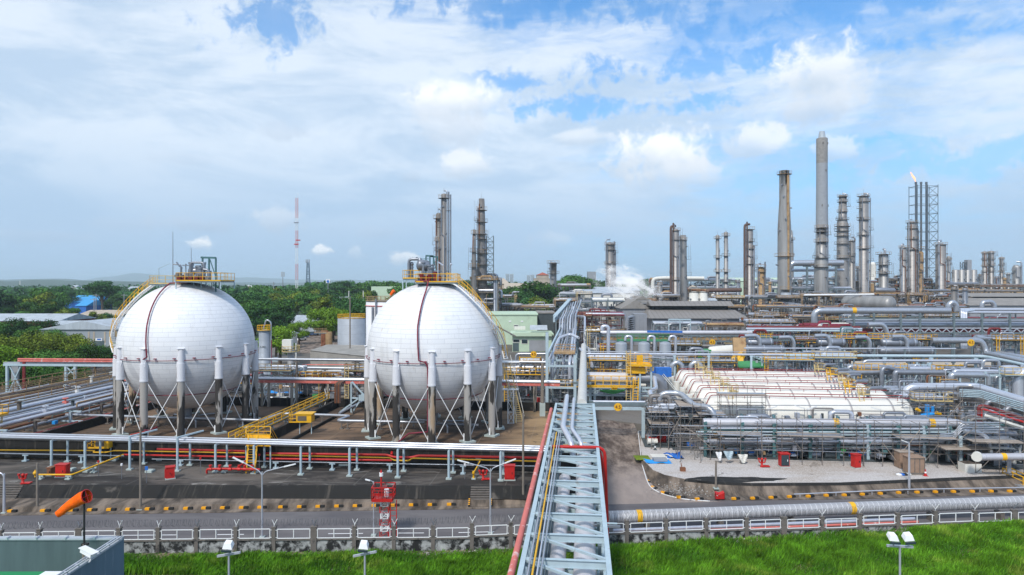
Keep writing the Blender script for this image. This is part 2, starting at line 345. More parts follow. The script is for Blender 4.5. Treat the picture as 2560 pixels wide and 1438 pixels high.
# ------------------------------------------------------------------ geometry kit
ANG = 5.85
dS, dC = math.sin(R_(ANG)), math.cos(R_(ANG))
def W(u, w, z=0.): return Vector((u*dC + w*dS, -u*dS + w*dC, z))     # plant axes: u across, w away
def UW(X, Y): return (X*dC - Y*dS, X*dS + Y*dC)
def D(px, py, Y): return Vector(((px-1280)/F*Y, Y, H-(py-HY)/F*Y))
def G(px, py, z=1.0):
    Y = (H-z)*F/(py-HY); return Vector(((px-1280)/F*Y, Y, z))
class B:
    def __init__(s): s.v = []; s.f = []; s.sm = []
    def add(s, vs, fs, sm=False):
        o = len(s.v); s.v += [tuple(p) for p in vs]
        for f in fs: s.f.append(tuple(i+o for i in f)); s.sm.append(sm)
    def box(s, c, d, yaw=0.):
        x, y, z = d[0]/2, d[1]/2, d[2]/2; cs, sn = math.cos(yaw), math.sin(yaw)
        vs = [(c[0]+a*x*cs-b*y*sn, c[1]+a*x*sn+b*y*cs, c[2]+e*z) for e in (-1, 1) for a, b in ((-1, -1), (1, -1), (1, 1), (-1, 1))]
        s.add(vs, [(3, 2, 1, 0), (4, 5, 6, 7), (0, 1, 5, 4), (1, 2, 6, 5), (2, 3, 7, 6), (3, 0, 4, 7)]); return s
    def beam(s, p, q, w=.2, h=None):
        p, q = Vector(p), Vector(q); h = h or w; d = q-p
        if d.length < 1e-6: return s
        d.normalize(); up = Vector((0, 0, 1)) if abs(d.z) < .95 else Vector((dS, dC, 0))
        a = d.cross(up).normalized(); b = a.cross(d)
        o = [(-1, -1), (1, -1), (1, 1), (-1, 1)]
        vs = [e + a*(w/2*i) + b*(h/2*j) for e in (p, q) for i, j in o]
        s.add(vs, [(3, 2, 1, 0), (4, 5, 6, 7), (0, 1, 5, 4), (1, 2, 6, 5), (2, 3, 7, 6), (3, 0, 4, 7)]); return s
    def sweep(s, pts, rad, n=8, cap=True):
        m = len(pts)
        if not hasattr(rad, '__len__'): rad = [rad]*m
        ds = []
        for i in range(m):
            d = (pts[min(i+1, m-1)]-pts[max(i-1, 0)])
            ds.append(d.normalized() if d.length > 1e-9 else Vector((0, 0, 1)))
        up = Vector((0, 0, 1)) if abs(ds[0].z) < .9 else Vector((1, 0, 0))
        a = ds[0].cross(up).normalized(); vs = []
        for i in range(m):
            a = (a - ds[i]*a.dot(ds[i])).normalized(); b = ds[i].cross(a)
            for k in range(n):
                t = 2*math.pi*k/n; vs.append(pts[i] + (a*math.cos(t)+b*math.sin(t))*rad[i])
        fs = [(i*n+k, i*n+(k+1) % n, (i+1)*n+(k+1) % n, (i+1)*n+k) for i in range(m-1) for k in range(n)]
        s.add(vs, fs, True)
        if cap:
            s.add(vs[:n], [tuple(range(n))[::-1]]); s.add(vs[-n:], [tuple(range(n))])
        return s
    def tube(s, p, q, r, r2=None, n=8): return s.sweep([Vector(p), Vector(q)], [r, r if r2 is None else r2], n)
    def pipe(s, pts, r, n=8, bend=None):
        pts = [Vector(p) for p in pts]; bend = bend or r*2.6; o = [pts[0]]
        for i in range(1, len(pts)-1):
            p, a, b = pts[i], pts[i-1]-pts[i], pts[i+1]-pts[i]
            t = min(bend, a.length*.45, b.length*.45); a = p+a.normalized()*t; b = p+b.normalized()*t
            for k in range(5):
                x = k/4; o.append(a*(1-x)**2 + p*(2*x*(1-x)) + b*x*x)
        o.append(pts[-1]); return s.sweep(o, r, n)
    def lathe(s, c, prof, n=20, arc=None):
        vs = []; m = len(prof)
        for r, z in prof:
            for k in range(n):
                t = 2*math.pi*k/n; vs.append((c[0]+r*math.cos(t), c[1]+r*math.sin(t), c[2]+z))
        s.add(vs, [(i*n+k, i*n+(k+1) % n, (i+1)*n+(k+1) % n, (i+1)*n+k) for i in range(m-1) for k in range(n)], True)
        s.add(vs[:n], [tuple(range(n))[::-1]]); s.add(vs[-n:], [tuple(range(n))]); return s
    def ball(s, c, r, n=12, rz=None):
        rz = rz or r; m = n//2
        return s.lathe(c, [(max(.001, r*math.sin(math.pi*i/m)), -rz*math.cos(math.pi*i/m)) for i in range(m+1)], n)
    def capsule(s, p, q, r, n=16, k=.5):
        p, q = Vector(p), Vector(q); d = (q-p).normalized(); pts = []; rr = []
        for i in range(5): t = math.pi/2*i/4; pts.append(p - d*(r*k*math.cos(t))); rr.append(max(.01, r*math.sin(t)))
        for i in range(5): t = math.pi/2*(1-i/4); pts.append(q + d*(r*k*math.cos(t))); rr.append(max(.01, r*math.sin(t)))
        return s.sweep(pts, rr, n)
    def poly(s, pts, z0, z1, top=True):       # extruded polygon, pts counter-clockwise
        n = len(pts); g = lambda z, i: (z(pts[i]) if callable(z) else z)
        vs = [(pts[i][0], pts[i][1], g(z0, i)) for i in range(n)] + [(pts[i][0], pts[i][1], g(z1, i)) for i in range(n)]
        s.add(vs, [tuple(range(n))[::-1], tuple(range(n, 2*n))] + [(i, (i+1) % n, n+(i+1) % n, n+i) for i in range(n)]); return s
    def railing(s, pts, h=1.1, r=.035, sp=1.5, toe=True):
        pts = [Vector(p) for p in pts]
        for a, b in zip(pts, pts[1:]):
            l = (b-a).length; up = Vector((0, 0, 1))
            s.beam(a+up*h, b+up*h, r*2); s.beam(a+up*h*.52, b+up*h*.52, r*1.5)
            if toe: s.beam(a+up*.08, b+up*.08, r*.8, .15)
            for k in range(max(1, round(l/sp))+1):
                p = a.lerp(b, k/max(1, round(l/sp))); s.beam(p, p+up*h, r*1.7)
        return s
    def lattice(s, p, q, w, r=.04, sp=1.2):    # lattice mast between two points
        p, q = Vector(p), Vector(q); h = q.z-p.z; n = max(1, round(h/sp)); c = [(-1, -1), (1, -1), (1, 1), (-1, 1)]
        w2 = w if hasattr(w, '__len__') else (w, w)
        P = lambda k, i: p.lerp(q, k/n) + Vector((c[i % 4][0], c[i % 4][1], 0))*((w2[0]*(1-k/n)+w2[1]*k/n)/2)
        for i in range(4): s.beam(P(0, i), P(n, i), r*2)
        for k in range(n):
            for i in range(4):
                s.beam(P(k, i), P(k, i+1), r); s.beam(P(k, i+(k % 2)), P(k+1, i+1-(k % 2)), r)
        return s
    def ladder(s, p, q, w=.5, r=.03, side=(1, 0, 0), sp=.4):
        p, q = Vector(p), Vector(q); d = Vector(side).normalized()*w/2
        s.beam(p-d, q-d, r*2); s.beam(p+d, q+d, r*2); n = int((q-p).length/sp)
        for k in range(1, n): m = p.lerp(q, k/n); s.beam(m-d, m+d, r)
        return s
    def build(s, name, m, parent=None, loc=None, uv=None):
        if parent is None and loc is None:
            xs = [v[0] for v in s.v]; ys = [v[1] for v in s.v]; zs = [v[2] for v in s.v]
            loc = ((min(xs)+max(xs))/2, (min(ys)+max(ys))/2, min(zs))
        base = Vector(parent['_w']) if parent is not None else Vector((0, 0, 0))
        wl = Vector(loc) if loc is not None else base
        me = bpy.data.meshes.new(name)
        me.from_pydata([(v[0]-wl.x, v[1]-wl.y, v[2]-wl.z) for v in s.v], [], s.f)
        me.polygons.foreach_set('use_smooth', s.sm); me.materials.append(MATS[m]); me.update()
        o = bpy.data.objects.new(name, me); COL.objects.link(o)
        o.location = wl - base; o['_w'] = tuple(wl)
        if parent is not None: o.parent = parent
        return o
USED = {}
def tag(o, label, cat, group=None, kind=None):
    if label in USED and group is None: print('DUPLABEL', label)
    USED[label] = 1
    o['label'] = label; o['category'] = cat
    if group: o['group'] = group
    if kind: o['kind'] = kind
    return o
def thing(name, label, cat, loc, group=None):
    o = bpy.data.objects.new(name, None); COL.objects.link(o); o.location = loc; o['_w'] = tuple(Vector(loc)); o.empty_display_size = .3
    return tag(o, label, cat, group)
def struct(name, b, m, loc=(0, 0, 0)):
    o = b.build(name, m, None, loc); o['kind'] = 'structure'; return o
def copytree(o, loc, rz=0., label=None, group=None, scale=None):
    c = o.copy(); COL.objects.link(c); c.location = loc; c.rotation_euler = (0, 0, rz)
    if scale: c.scale = scale
    if label: c['label'] = label
    if group: c['group'] = group
    for ch in o.children:
        d = ch.copy(); COL.objects.link(d); d.parent = c
        for g in ch.children:
            e = g.copy(); COL.objects.link(e); e.parent = d
    return c
def ordn(i):
    return ['first', 'second', 'third', 'fourth', 'fifth', 'sixth', 'seventh', 'eighth', 'ninth', 'tenth', 'eleventh', 'twelfth', 'thirteenth', 'fourteenth', 'fifteenth', 'sixteenth', 'seventeenth', 'eighteenth', 'nineteenth', 'twentieth'][i]
# ================================================================== the setting
b = B(); S_ = 30000.
b.add([(-S_, -200, -.45), (S_, -200, -.45), (S_, S_*1.3, -.45), (-S_, S_*1.3, -.45)], [(0, 1, 2, 3)]); struct('ground', b, 'fields')
def fY(X): return 54.2 + ((X+4)*.022 if X < -4 else (X+4)*.085)
def kY(X): return 63.9 + (X+4)*.042 if X < -4 else 63.9 + (X+4)*.088
xs = [-80, -40, -4, 20, 45, 80]
b = B(); b.poly([(x, fY(x)+.12) for x in xs] + [(x, kY(x)+.45) for x in xs[::-1]], -1.2, 0.0); struct('road', b, 'asphalt')
for k, (xa, xb) in enumerate(((-50, -26.5), (-24.5, -20.5), (-11.5, -9.3), (-8.2, -5.0), (-18, -13))):
    pass
b = B()
for xa, xb in ((-46, -28), (-24.6, -22.4), (-15.4, -12.5), (-9.6, -7.4), (-4.5, -1.5)):
    b.poly([(xa, fY(xa)+3.2), (xb, fY(xb)+3.2), (xb, fY(xb)+3.32), (xa, fY(xa)+3.32)], .002, .006)
struct('lane_marking', b, 'white')
# the kerb strip and gutter along the far side of the road
b = B(); b.poly([(x, kY(x)-.5) for x in xs[:4]+[8.7]][:3] + [(8.2, kY(8.2)-.5), (8.2, kY(8.2)+1.0)] + [(x, kY(x)+1.0) for x in (-4, -40, -80)], -.3, .05); struct('kerb_strip', b, 'apron')
cx = [(14.3, 73), (14.2, 71), (14.7, 69.4), (16.0, 67.8), (18.1, 67.0), (22, 66.7), (34, 67.1), (49, 68.6), (70, 70.5)]
b = B(); b.poly([(x-.1, y-.75) for x, y in cx] + [(70, 76), (34, 72), (22, 72), (15.5, 75)], -.3, .06); struct('kerb_strip', b, 'apron')
# left terrace: apron, black bank, flat top
TF = 65.9
def ty(X): return TF - (X+20)*.006
tx = [-85, -60, -40, -20, 0, 8.6]
b = B(); vs = []
for x in tx: vs += [(x, kY(x)+.35, .0), (x, kY(x)+.62, .42), (x, ty(x)-1.0, .50)]
b.add(vs, [(i*3+k, i*3+3+k, i*3+4+k, i*3+1+k) for i in range(5) for k in (0, 1)]); struct('bank_apron', b, 'apron')
b = B(); vs = []
for x in tx: vs += [(x, ty(x)-1.0, .50), (x, ty(x)-.18, 1.38), (x, ty(x), 1.5)]
b.add(vs, [(i*3+k, i*3+3+k, i*3+4+k, i*3+1+k) for i in range(5) for k in (0, 1)])
b.add([(8.6, 64.5, 0), (8.6, ty(8.6), 0), (8.6, ty(8.6), 1.5), (8.6, ty(8.6)-1, .5)], [(0, 1, 2, 3)]); struct('bank', b, 'blackbank')
b = B(); b.poly([(x, ty(x)) for x in tx] + [(8.6, 73.2), (-85, 76.5)], -.3, 1.5); struct('terrace', b, 'terrace')
# black bund wall in front of the sphere plots, the plot floor, and the rear bund wall
def wl(u0, u1, w0, w1, z0, z1, bb): a = [W(u0, w0), W(u1, w0), W(u1, w1), W(u0, w1)]; return bb.poly([(p.x, p.y) for p in a], z0, z1)
uL, uR = -95., 1.2
b = B(); wl(uL, uR, 70.6, 70.95, 1.4, 3.35, b); wl(uL, uR, 70.5, 71.05, 3.35, 3.45, b)
tag(b.build('bund_wall', 'blackbank'), 'low black stained bund wall behind the red and yellow pipes', 'wall')
b = B(); wl(-66, uR, 103.8, 104.2, 1.4, 2.8, b)
tag(b.build('bund_wall', 'blackbank'), 'low black bund wall behind the legs of both spheres', 'wall')
b = B(); wl(-66.4, -66, 71.1, 104.2, 1.4, 2.6, b)
tag(b.build('bund_wall', 'blackbank'), 'low black bund wall between the left sphere plot and the pipeway', 'wall')
b = B(); wl(uL, 2.0, 70.95, 104.0, -.3, 1.504, b); wl(uL, -66.2, 104.0, 125, -.3, 1.5, b); struct('plot_floor', b, 'brownfloor')
b = B(); wl(-38.5, -38.1, 71.1, 103.7, 1.4, 2.7, b); wl(-35.6, -35.4, 71.1, 103.7, 1.4, 1.9, b)
tag(b.build('dividing_bund', 'blackbank'), 'low black bund wall running away between the two sphere plots', 'wall')
# side road, gravel yard
b = B(); f = lambda p: .012 if p[1] < 67 else min(1.0, .012+(p[1]-67)/22)
pts = [W(1.2, 67), W(1.2, 112), W(8.0, 112), W(8.0, 72)]
sr = [(8.6, 64.7), (20, 65.6), (17.6, 66.2), (15.6, 67.6), (14.6, 69.6), (14.4, 72), (14.8, 77.6), (15.8, 84), (16.6, 88), (18.6, 112), (12.4, 112), (9.5, 84), (8.6, 70)]
b.poly(sr, -.4, f); struct('side_road', b, 'sideroad')
b = B(); b.poly([(15.2, 73.4), (16.0, 71.6), (17.8, 70.0), (20.5, 69.0), (24, 68.4), (33, 68.6), (46, 70.4), (70, 73.5), (70, 93), (17.2, 93), (16.6, 88), (15.8, 84), (14.9, 77.6)], -.4, .9); struct('gravel_yard', b, 'gravel')
b = B()
g1 = [(14.9, 77.6), (15.2, 73.4), (16.0, 71.6), (17.8, 70.0), (20.5, 69.0), (24, 68.4), (33, 68.6), (46, 70.4), (70, 73.5)]
g0 = [(14.7, 77.6), (14.6, 73.0), (14.9, 70.9), (16.5, 68.9), (19.3, 67.8), (23.4, 67.2), (33, 67.4), (46, 68.9), (70, 71.6)]
vs = []
for (x, y), (p, q) in zip(g0, g1): vs += [(x, y, .07 if y < 75 else .6), (p, q, .9)]
b.add(vs, [(i*2, i*2+2, i*2+3, i*2+1) for i in range(8)]); struct('yard_bank', b, 'apron')
b = B(); vs = []
for (x, y), (p, q) in zip(g0, g1): f = lambda k: (x+(p-x)*k, y+(q-y)*k, .07+.83*k); a = f(.80); c = f(1.); vs += [(a[0], a[1]-.02, a[2]+.015), (c[0], c[1]-.02, c[2]+.03), (c[0]+.02, c[1]+.22, c[2]+.012)]
b.add(vs, [(i*3+k, i*3+3+k, i*3+4+k, i*3+1+k) for i in range(3, 8) for k in (0, 1)]); struct('bank_lip', b, 'blackbank')
b = B(); r0 = random.Random(4); c0 = Vector((22.8, 69.9)); pts = []
for k in range(40): a = k/40*6.283; q = 1+.16*math.sin(3*a+1)+.1*math.sin(7*a)+r0.uniform(-.05, .05); pts.append((c0.x+4.6*q*math.cos(a), c0.y+1.0*q*math.sin(a)))
b.poly(pts, .89, .912); struct('wet_ground', b, 'blackbank')
b = B()
b.pipe([(17.0, 92, .97), (15.75, 84, .78), (14.75, 77.6, .5), (14.2, 72, .26), (14.1, 69.6, .15), (14.9, 67.6, .09), (16.6, 66.1, .06), (19, 65.6, .05)], .055, 5, 2)
struct('painted_edge', b, 'white')
b = B(); b.poly([(-90, 106.9), (300, 90), (300, 93.5), (700, 900), (-60, 900)], -.4, .99)
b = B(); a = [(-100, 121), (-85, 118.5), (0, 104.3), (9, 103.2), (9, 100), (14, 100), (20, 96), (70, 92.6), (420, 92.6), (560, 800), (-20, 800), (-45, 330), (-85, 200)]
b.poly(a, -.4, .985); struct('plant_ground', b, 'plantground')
# ditch side of the yard at the right: dark run-off stains stay in the bank material; grass outside the fence
b = B(); vs = []
gx = [-34, -22, -12, -4, 4, 12, 22, 34, 50, 62]
def gz(X): return -.42 + (max(0, X-4)*.018)
for x in gx: vs += [(x, 44, gz(x)-.25), (x, 50, gz(x)), (x, fY(x)+.05, gz(x)+.22)]
b.add(vs, [(i*3+k, i*3+3+k, i*3+4+k, i*3+1+k) for i in range(len(gx)-1) for k in (0, 1)]); struct('grass_bank', b, 'soil')
rg = random.Random(3)
def grass(name, m, n, seed, test, hh=(.25, .6)):
    rg = random.Random(seed); b = B(); vs = []; fs = []
    while len(fs) < n:
        X = rg.uniform(-31.5, 44); Y = rg.uniform(47.8, fY(X)-.15)
        if X < -22.6 and Y < 50: continue
        c = math.sin(X*.9+Y*.7)+math.sin(X*.31-Y*1.3)+rg.gauss(0, .5)
        edge = (fY(X)-Y)
        if edge < 1.1 and rg.random() > .10+edge*.5*(1.3 if X < -8 else .7)+(1. if X > 33 else 0): continue
        if not test(c, X): continue
        h = rg.uniform(*hh)*(1 if edge > .8 else .6)*(1+.35*math.sin(X*.6+2)*math.sin(Y*1.1)); z = gz(X) + (.22*(Y-50)/4 if Y > 50 else 0) - .03
        t = rg.uniform(0, 6.28); w = rg.uniform(.018, .038); lx, ly = rg.gauss(.12, .14), rg.gauss(-.02, .12)
        o = len(vs); cx_, sx_ = math.cos(t)*w, math.sin(t)*w
        vs += [(X-cx_, Y-sx_, z), (X+cx_, Y+sx_, z), (X+lx*.35+cx_*.7, Y+ly*.35+sx_*.7, z+h*.6), (X+lx*.35-cx_*.7, Y+ly*.35-sx_*.7, z+h*.6), (X+lx, Y+ly, z+h)]
        fs += [(o, o+1, o+2, o+3), (o+3, o+2, o+4)]
    b.v = vs; b.f = fs; b.sm = [False]*len(fs)
    o = b.build(name, m, None, (0, 0, 0)); o['label'] = 'bright green long grass outside the block wall' if m == 'grass' else 'darker green weedy patches in the long grass'; o['category'] = 'grass'; o['kind'] = 'stuff'
grass('grass', 'grass', 185000, 5, lambda c, X: c > -.45)
grass('weeds', 'grassd', 70000, 6, lambda c, X: c <= -.2, (.2, .5))

# ------------------------------------------------------------------ perimeter wall and fence
px_posts = [-95, 2, 99, 198, 298, 396, 492, 590, 685, 785, 886, 985, 1083, 1180, 1277, 1374, 1471, 1567, 1665, 1765, 1866, 1959, 2055, 2149, 2244, 2338, 2437, 2535, 2633]
ry = [1333, 1331, 1328, 1326, 1325, 1324, 1323, 1322, 1322, 1321, 1320, 1320, 1319, 1313, 1311, 1310, 1309, 1306, 1302, 1300, 1299, 1297, 1296, 1288, 1287, 1282, 1281, 1279]
def fX(px):
    X = (px-1280)/F*55
    for _ in range(6): X = (px-1280)/F*fY(X)
    return X
for seg, (i0, i1, lab) in enumerate(((0, 15, 'stained block boundary wall with white rail frames, left of the pipe bridge'), (16, 28, 'stained block boundary wall with white rail frames, right of the pipe bridge'))):
    X0, X1 = fX(px_posts[i0]), fX(px_posts[i1])
    fe = thing('perimeter_fence', lab, 'fence', ((X0+X1)/2, fY((X0+X1)/2), 0))
    wires = []
    for i in range(i0, i1+1):
        Xp = fX(px_posts[i]); Yp = fY(Xp); j = min(i, i1-1); zt = H-(ry[j]-HY)/F*Yp; big = .15 if i % 6 == 3 else 0
        b = B(); b.box((Xp, Yp, (zt+.12-1.4-.5)/2+.4), (.3+big, .32, zt+.12+1.9-.8)); b.box((Xp, Yp, zt+.15), (.36+big, .38, .06)); b.build('post', 'post', fe)
        b = B(); b.beam((Xp, Yp, zt+.15), (Xp+.02, Yp, zt+.3), .05); b.beam((Xp+.02, Yp, zt+.3), (Xp+.28, Yp-.1, zt+.75), .05); b.beam((Xp+.02, Yp, zt+.3), (Xp-.2, Yp+.12, zt+.68), .03); b.build('wire_arm', 'white' if i % 3 else 'steel', fe)
        wires.append((Xp, Yp, zt))
        if i == i1: continue
        Xq = fX(px_posts[i+1]); Yq = fY(Xq); zt = H-(ry[i]-HY)/F*((Yp+Yq)/2)
        p0, p1 = Vector((Xp+.2, Yp, 0)), Vector((Xq-.2, Yq, 0))
        b = B(); b.beam((Xp+.15, Yp+.02, zt-1.22), (Xq-.15, Yq+.02, zt-1.22), .16, .66+.0)
        b.beam((Xp+.15, Yp+.02, zt-1.85), (Xq-.15, Yq+.02, zt-1.85), .15, .6); b.build('wall_panel', 'wallblock', fe)
        b = B(); b.beam((Xp+.14, Yp, zt-.83), (Xq-.14, Yq, zt-.83), .3, .12); b.build('coping', 'post', fe)
        b = B(); w = .055
        for z in (zt, zt-.72): b.beam((p0.x+.1, p0.y-.1, z), (p1.x-.1, p1.y-.1, z), w)
        for t in (0, .5, 1): q = p0.lerp(p1, .035+t*.93); b.beam((q.x, q.y-.1, zt-.72), (q.x, q.y-.1, zt), w)
        for t in (0, 1):
            q = p0.lerp(p1, t)
            for z in (zt-.08, zt-.66): b.beam((q.x-.08, q.y-.1, z), (q.x+.12, q.y-.1, z), .04)
        b.build('rail_panel', 'white', fe)
    b = B(); pts = []
    for (a, c) in zip(wires, wires[1:]):
        n = 13*7
        for k in range(n):
            t = k/n; th = 2*math.pi*k/7; r = .27+.03*math.sin(k*.7)
            pts.append(Vector((a[0]+(c[0]-a[0])*t+.06*math.sin(th*.5), a[1]+(c[1]-a[1])*t+r*math.cos(th), a[2]+(c[2]-a[2])*t+.5+r*math.sin(th))))
    b.sweep(pts, .009, 3, False); b.build('razor_wire', 'dframe', fe)
# pale earth and rubble at the foot of the wall
b = B(); rb = random.Random(8)
for k in range(420):
    X = rb.choice([rb.uniform(-7, 4), rb.uniform(8, 30), rb.uniform(-12, 40)]); Y = fY(X)-rb.uniform(.25, .9); r = rb.uniform(.04, .16)
    c = Vector((X, Y, gz(X)+.2)); vs = [c+Vector((rb.uniform(-1, 1), rb.uniform(-1, 1), rb.uniform(-.2, .8)))*r for _ in range(6)]
    b.add(vs, [(0, 1, 2), (0, 2, 3), (0, 3, 4), (0, 4, 5), (1, 2, 5), (2, 3, 5), (1, 4, 3)])
o = b.build('rubble', 'stone', None, (0, 0, 0)); o['kind'] = 'stuff'; o['label'] = 'pale rubble along the foot of the boundary wall'; o['category'] = 'rubble'

# ------------------------------------------------------------------ kerb blocks
def kerb_proto():
    t = thing('kerb_block', 'x', 'kerb block', (0, 0, 0)); 
    b = B(); b.box((-.2, 0, .1), (.40, .26, .18)); b.box((-.2, 0, .2), (.38, .22, .03)); b.build('yellow_half', 'kyellow', t)
    b = B(); b.box((.22, 0, .1), (.42, .26, .175)); b.box((.22, 0, .2), (.38, .22, .03)); b.build('black_half', 'black', t)
    return t
mat('kyellow', (.85, .38, .01), .6, 0, .12, 2., (.3, .2, .1), .05, 3)
kp = kerb_proto(); first = True
kl = [30, 113, 183, 230, 278, 325, 374, 422, 470, 515, 562, 609, 655, 707, 754, 800, 847, 893, 940, 987, 1033, 1080, 1128]
for i, px in enumerate(kl):
    py = 1279-(px/1128)*17.5; p = G(px, py+2, .05); n = len(kl)-1-i
    lab = 'black and yellow kerb block below the bank, ' + (ordn(n) + ' left of the steps' if n < 12 else ordn(i) + ' from the left end')
    if first: kp.location = p; kp['label'] = lab; kp['group'] = 'kerb blocks along the left road edge'; o = kp; first = False
    else: o = copytree(kp, p, R_(2.4), lab, 'kerb blocks along the left road edge')
kr = [(1622, 1205), (1635, 1220), (1662, 1233), (1702, 1244), (1748, 1248), (1839, 1247), (1886, 1246), (1932, 1244), (1978, 1242), (2025, 1241), (2070, 1239), (2115, 1238), (2160, 1236), (2205, 1234), (2251, 1232), (2297, 1231), (2343, 1230), (2388, 1229.5), (2435, 1229), (2482, 1228.5), (2529, 1228.5)]
for i, (px, py) in enumerate(kr):
    p = G(px, py+2, .06); q = G(*kr[min(i+1, len(kr)-1)], .06) if i < len(kr)-1 else p+Vector((1, .08, 0)); d = (q-p)
    n = len(kr)-1-i
    lab = 'black and yellow kerb block on the right roadside, ' + (ordn(i) + ' from the junction' if i < 11 else ordn(n) + ' from the right end')
    copytree(kp, p, math.atan2(d.y, d.x), lab, 'kerb blocks along the right road edge')
# white pipe rail behind the right kerb blocks
b = B(); b.pipe([G(1985, 1236, .35), G(2260, 1224, .4), G(2560, 1219, .4), G(2640, 1218, .4)], .06, 6)
for px in (2000, 2090, 2180, 2270, 2360, 2450, 2540): q = G(px, 1236-(px-1985)*.03, .35); b.beam((q.x, q.y, .05), (q.x, q.y, .35), .06)
tag(b.build('guard_pipe', 'brightpipe'), 'low white pipe rail running behind the right kerb blocks', 'pipe')

# ------------------------------------------------------------------ big spiral clad pipe beside the road
def roadpipe(X0, X1, off, z, r, m, name, label, n=20):
    t = thing(name, label, 'pipe', ((X0+X1)/2, fY((X0+X1)/2)+off, 0))
    b = B(); b.pipe([(x, fY(x)+off, z+(x-8)*.008) for x in (X0, 20, 35, X1)], r, n, 2); b.build('pipe', m, t); return t
t = roadpipe(8.2, 70, 2.7, 1.12, .52, 'spiralpipe', 'insulated_pipe', 'thick grey pipe with spiral wrapping along the right roadside')
for X in (10.8, 29.7): b = B(); b.tube((X-.22, fY(X)+2.68, 1.12+(X-8)*.008), (X+.22, fY(X)+2.72, 1.12+(X-8)*.008), .535, n=20); b.build('yellow_band', 'yellow', t)
for k in range(8):
    X = 11.5+k*6.4; b = B(); b.box((X, fY(X)+2.7, .3), (.35, .9, .7)); b.build('saddle', 'post', t)
roadpipe(8.4, 34, .95, .35, .11, 'fadedred', 'pipe', 'thin faded red pipe low behind the right rail frames', 8)
roadpipe(8.4, 34, 1.4, .45, .16, 'brightpipe', 'pipe', 'pale silver pipe low behind the right rail frames', 8)

# ------------------------------------------------------------------ steps and striped ramp at the bank
def steps(u, label, n=6, w=1.9, ramp=True):
    X = u; Y0 = ty(X)
    t = thing('concrete_steps', label, 'steps', (X, Y0-1.2, 0))
    b = B()
    for k in range(n): b.box((X, Y0-.12-.2*k, 1.38-k*.17), (w, .26, .1)); 
    b.build('stair_flight', 'post', t)
    b = B(); b.add([(X-w/2, Y0-1.15, .55), (X+w/2, Y0-1.15, .55), (X+w/2, kY(X)-.1, .08), (X-w/2, kY(X)-.1, .08)], [(0, 3, 2, 1)]); b.build('ramp', 'apron', t)
    for s in (-1, 1):
        if s == -1 or ramp:
            b = B(); k = B()
            for i in range(9):
                f0, f1 = i/9, (i+1)/9; y0 = Y0-1.15+(kY(X)-.1-Y0+1.15)*f0; y1 = Y0-1.15+(kY(X)-.1-Y0+1.15)*f1
                (b if i % 2 else k).beam((X+s*(w/2+.08), y0, .62-.5*f0), (X+s*(w/2+.08), y1, .62-.5*f1), .14, .2)
            e = b.build('striped_edge', 'kyellow', t); k.build('black_stripes', 'black', e)
    return t
steps(-3.0, 'worn concrete steps with yellow and black striped edges down the bank')
steps(-48.5, 'dark concrete steps in the bank at the far left', 6, 2.6, False)

# ------------------------------------------------------------------ near roof with dark parapet, bottom left
t = thing('roof_parapet', 'dark grey parapet walled flat roof at the bottom left corner', 'building', (-32, 36, 0))
X0, Yb, Yn, zt, zf = -23.0, 40.0, 30.0, 5.95, 4.1
b = B(); b.box((-35.1, Yb+.12, (zt+0)/2), (24.2, .24, zt)); b.build('back_wall', 'darkwall', t)
b = B(); b.box((X0+.02, (Yb+Yn)/2+.12, zt/2), (.22, Yb-Yn+.24, zt)); b.build('side_wall', 'bluewall', t)
b = B(); b.poly([(-47, Yn), (X0-.1, Yn), (X0-.1, Yb), (-47, Yb)], -.4, zf); b.build('roof_floor', 'roofgreen', t)
b = B(); b.box((-35.1, Yb+.12, zt+.06), (24.4, .4, .1)); b.build('coping', 'roofgrey', t)
b = B(); b.box((X0+.02, (Yb+Yn)/2+.1, zt+.05), (.36, Yb-Yn-.2, .08)); b.build('coping', 'roofgrey', t)
b = B()
b.beam((X0-.08, Yn, zt+.22), (X0-.08, Yb, zt+.22), .06); b.beam((X0+.14, Yn, zt+.22), (X0+.14, Yb, zt+.22), .06)
for k in range(11): b.beam((X0+.03, Yn+.5+k*.92, zt+.08), (X0+.03, Yn+.5+k*.92, zt+.24), .26, .05)
b.build('lamp_rail', 'brightpipe', t)
b = B()
for k in range(12): b.box((-24.4-k*1.7, Yb+.0, zt+.16), (.07, .3, .1))
b.build('cable_clips', 'brightpipe', t)
t = thing('security_camera', 'white box security camera on the near dark parapet', 'camera', (X0+.05, 36.9, zt+.3))
b = B(); b.beam((X0-.25, 37.0, zt+.62), (X0+.5, 36.7, zt+.42), .34, .22); b.build('housing', 'white', t)
b = B(); b.beam((X0-.32, 37.0, zt+.76), (X0+.62, 36.7, zt+.52), .42, .03); b.build('sun_shield', 'white', t)
b = B(); b.pipe([(X0+.3, 36.8, zt+.42), (X0+.3, 36.75, zt+.05), (X0+.0, 36.7, zt-.02), (X0-.1, 36.7, zt+.1)], .04, 6); b.build('bracket', 'white', t)
t = thing('junction_box', 'white junction box beside the lamp rail of the near roof', 'box', (-24.2, 35.6, zf))
b = B(); b.box((-24.1, 35.6, 5.3), (.85, .6, .9)); b.build('body', 'offwhite', t)
b = B(); b.box((-24.1, 35.6, 5.79), (.97, .72, .07)); b.build('lid', 'white', t)
b = B(); b.box((-24.1, 35.6, 4.45), (.2, .2, .75)); b.build('foot', 'steel', t)
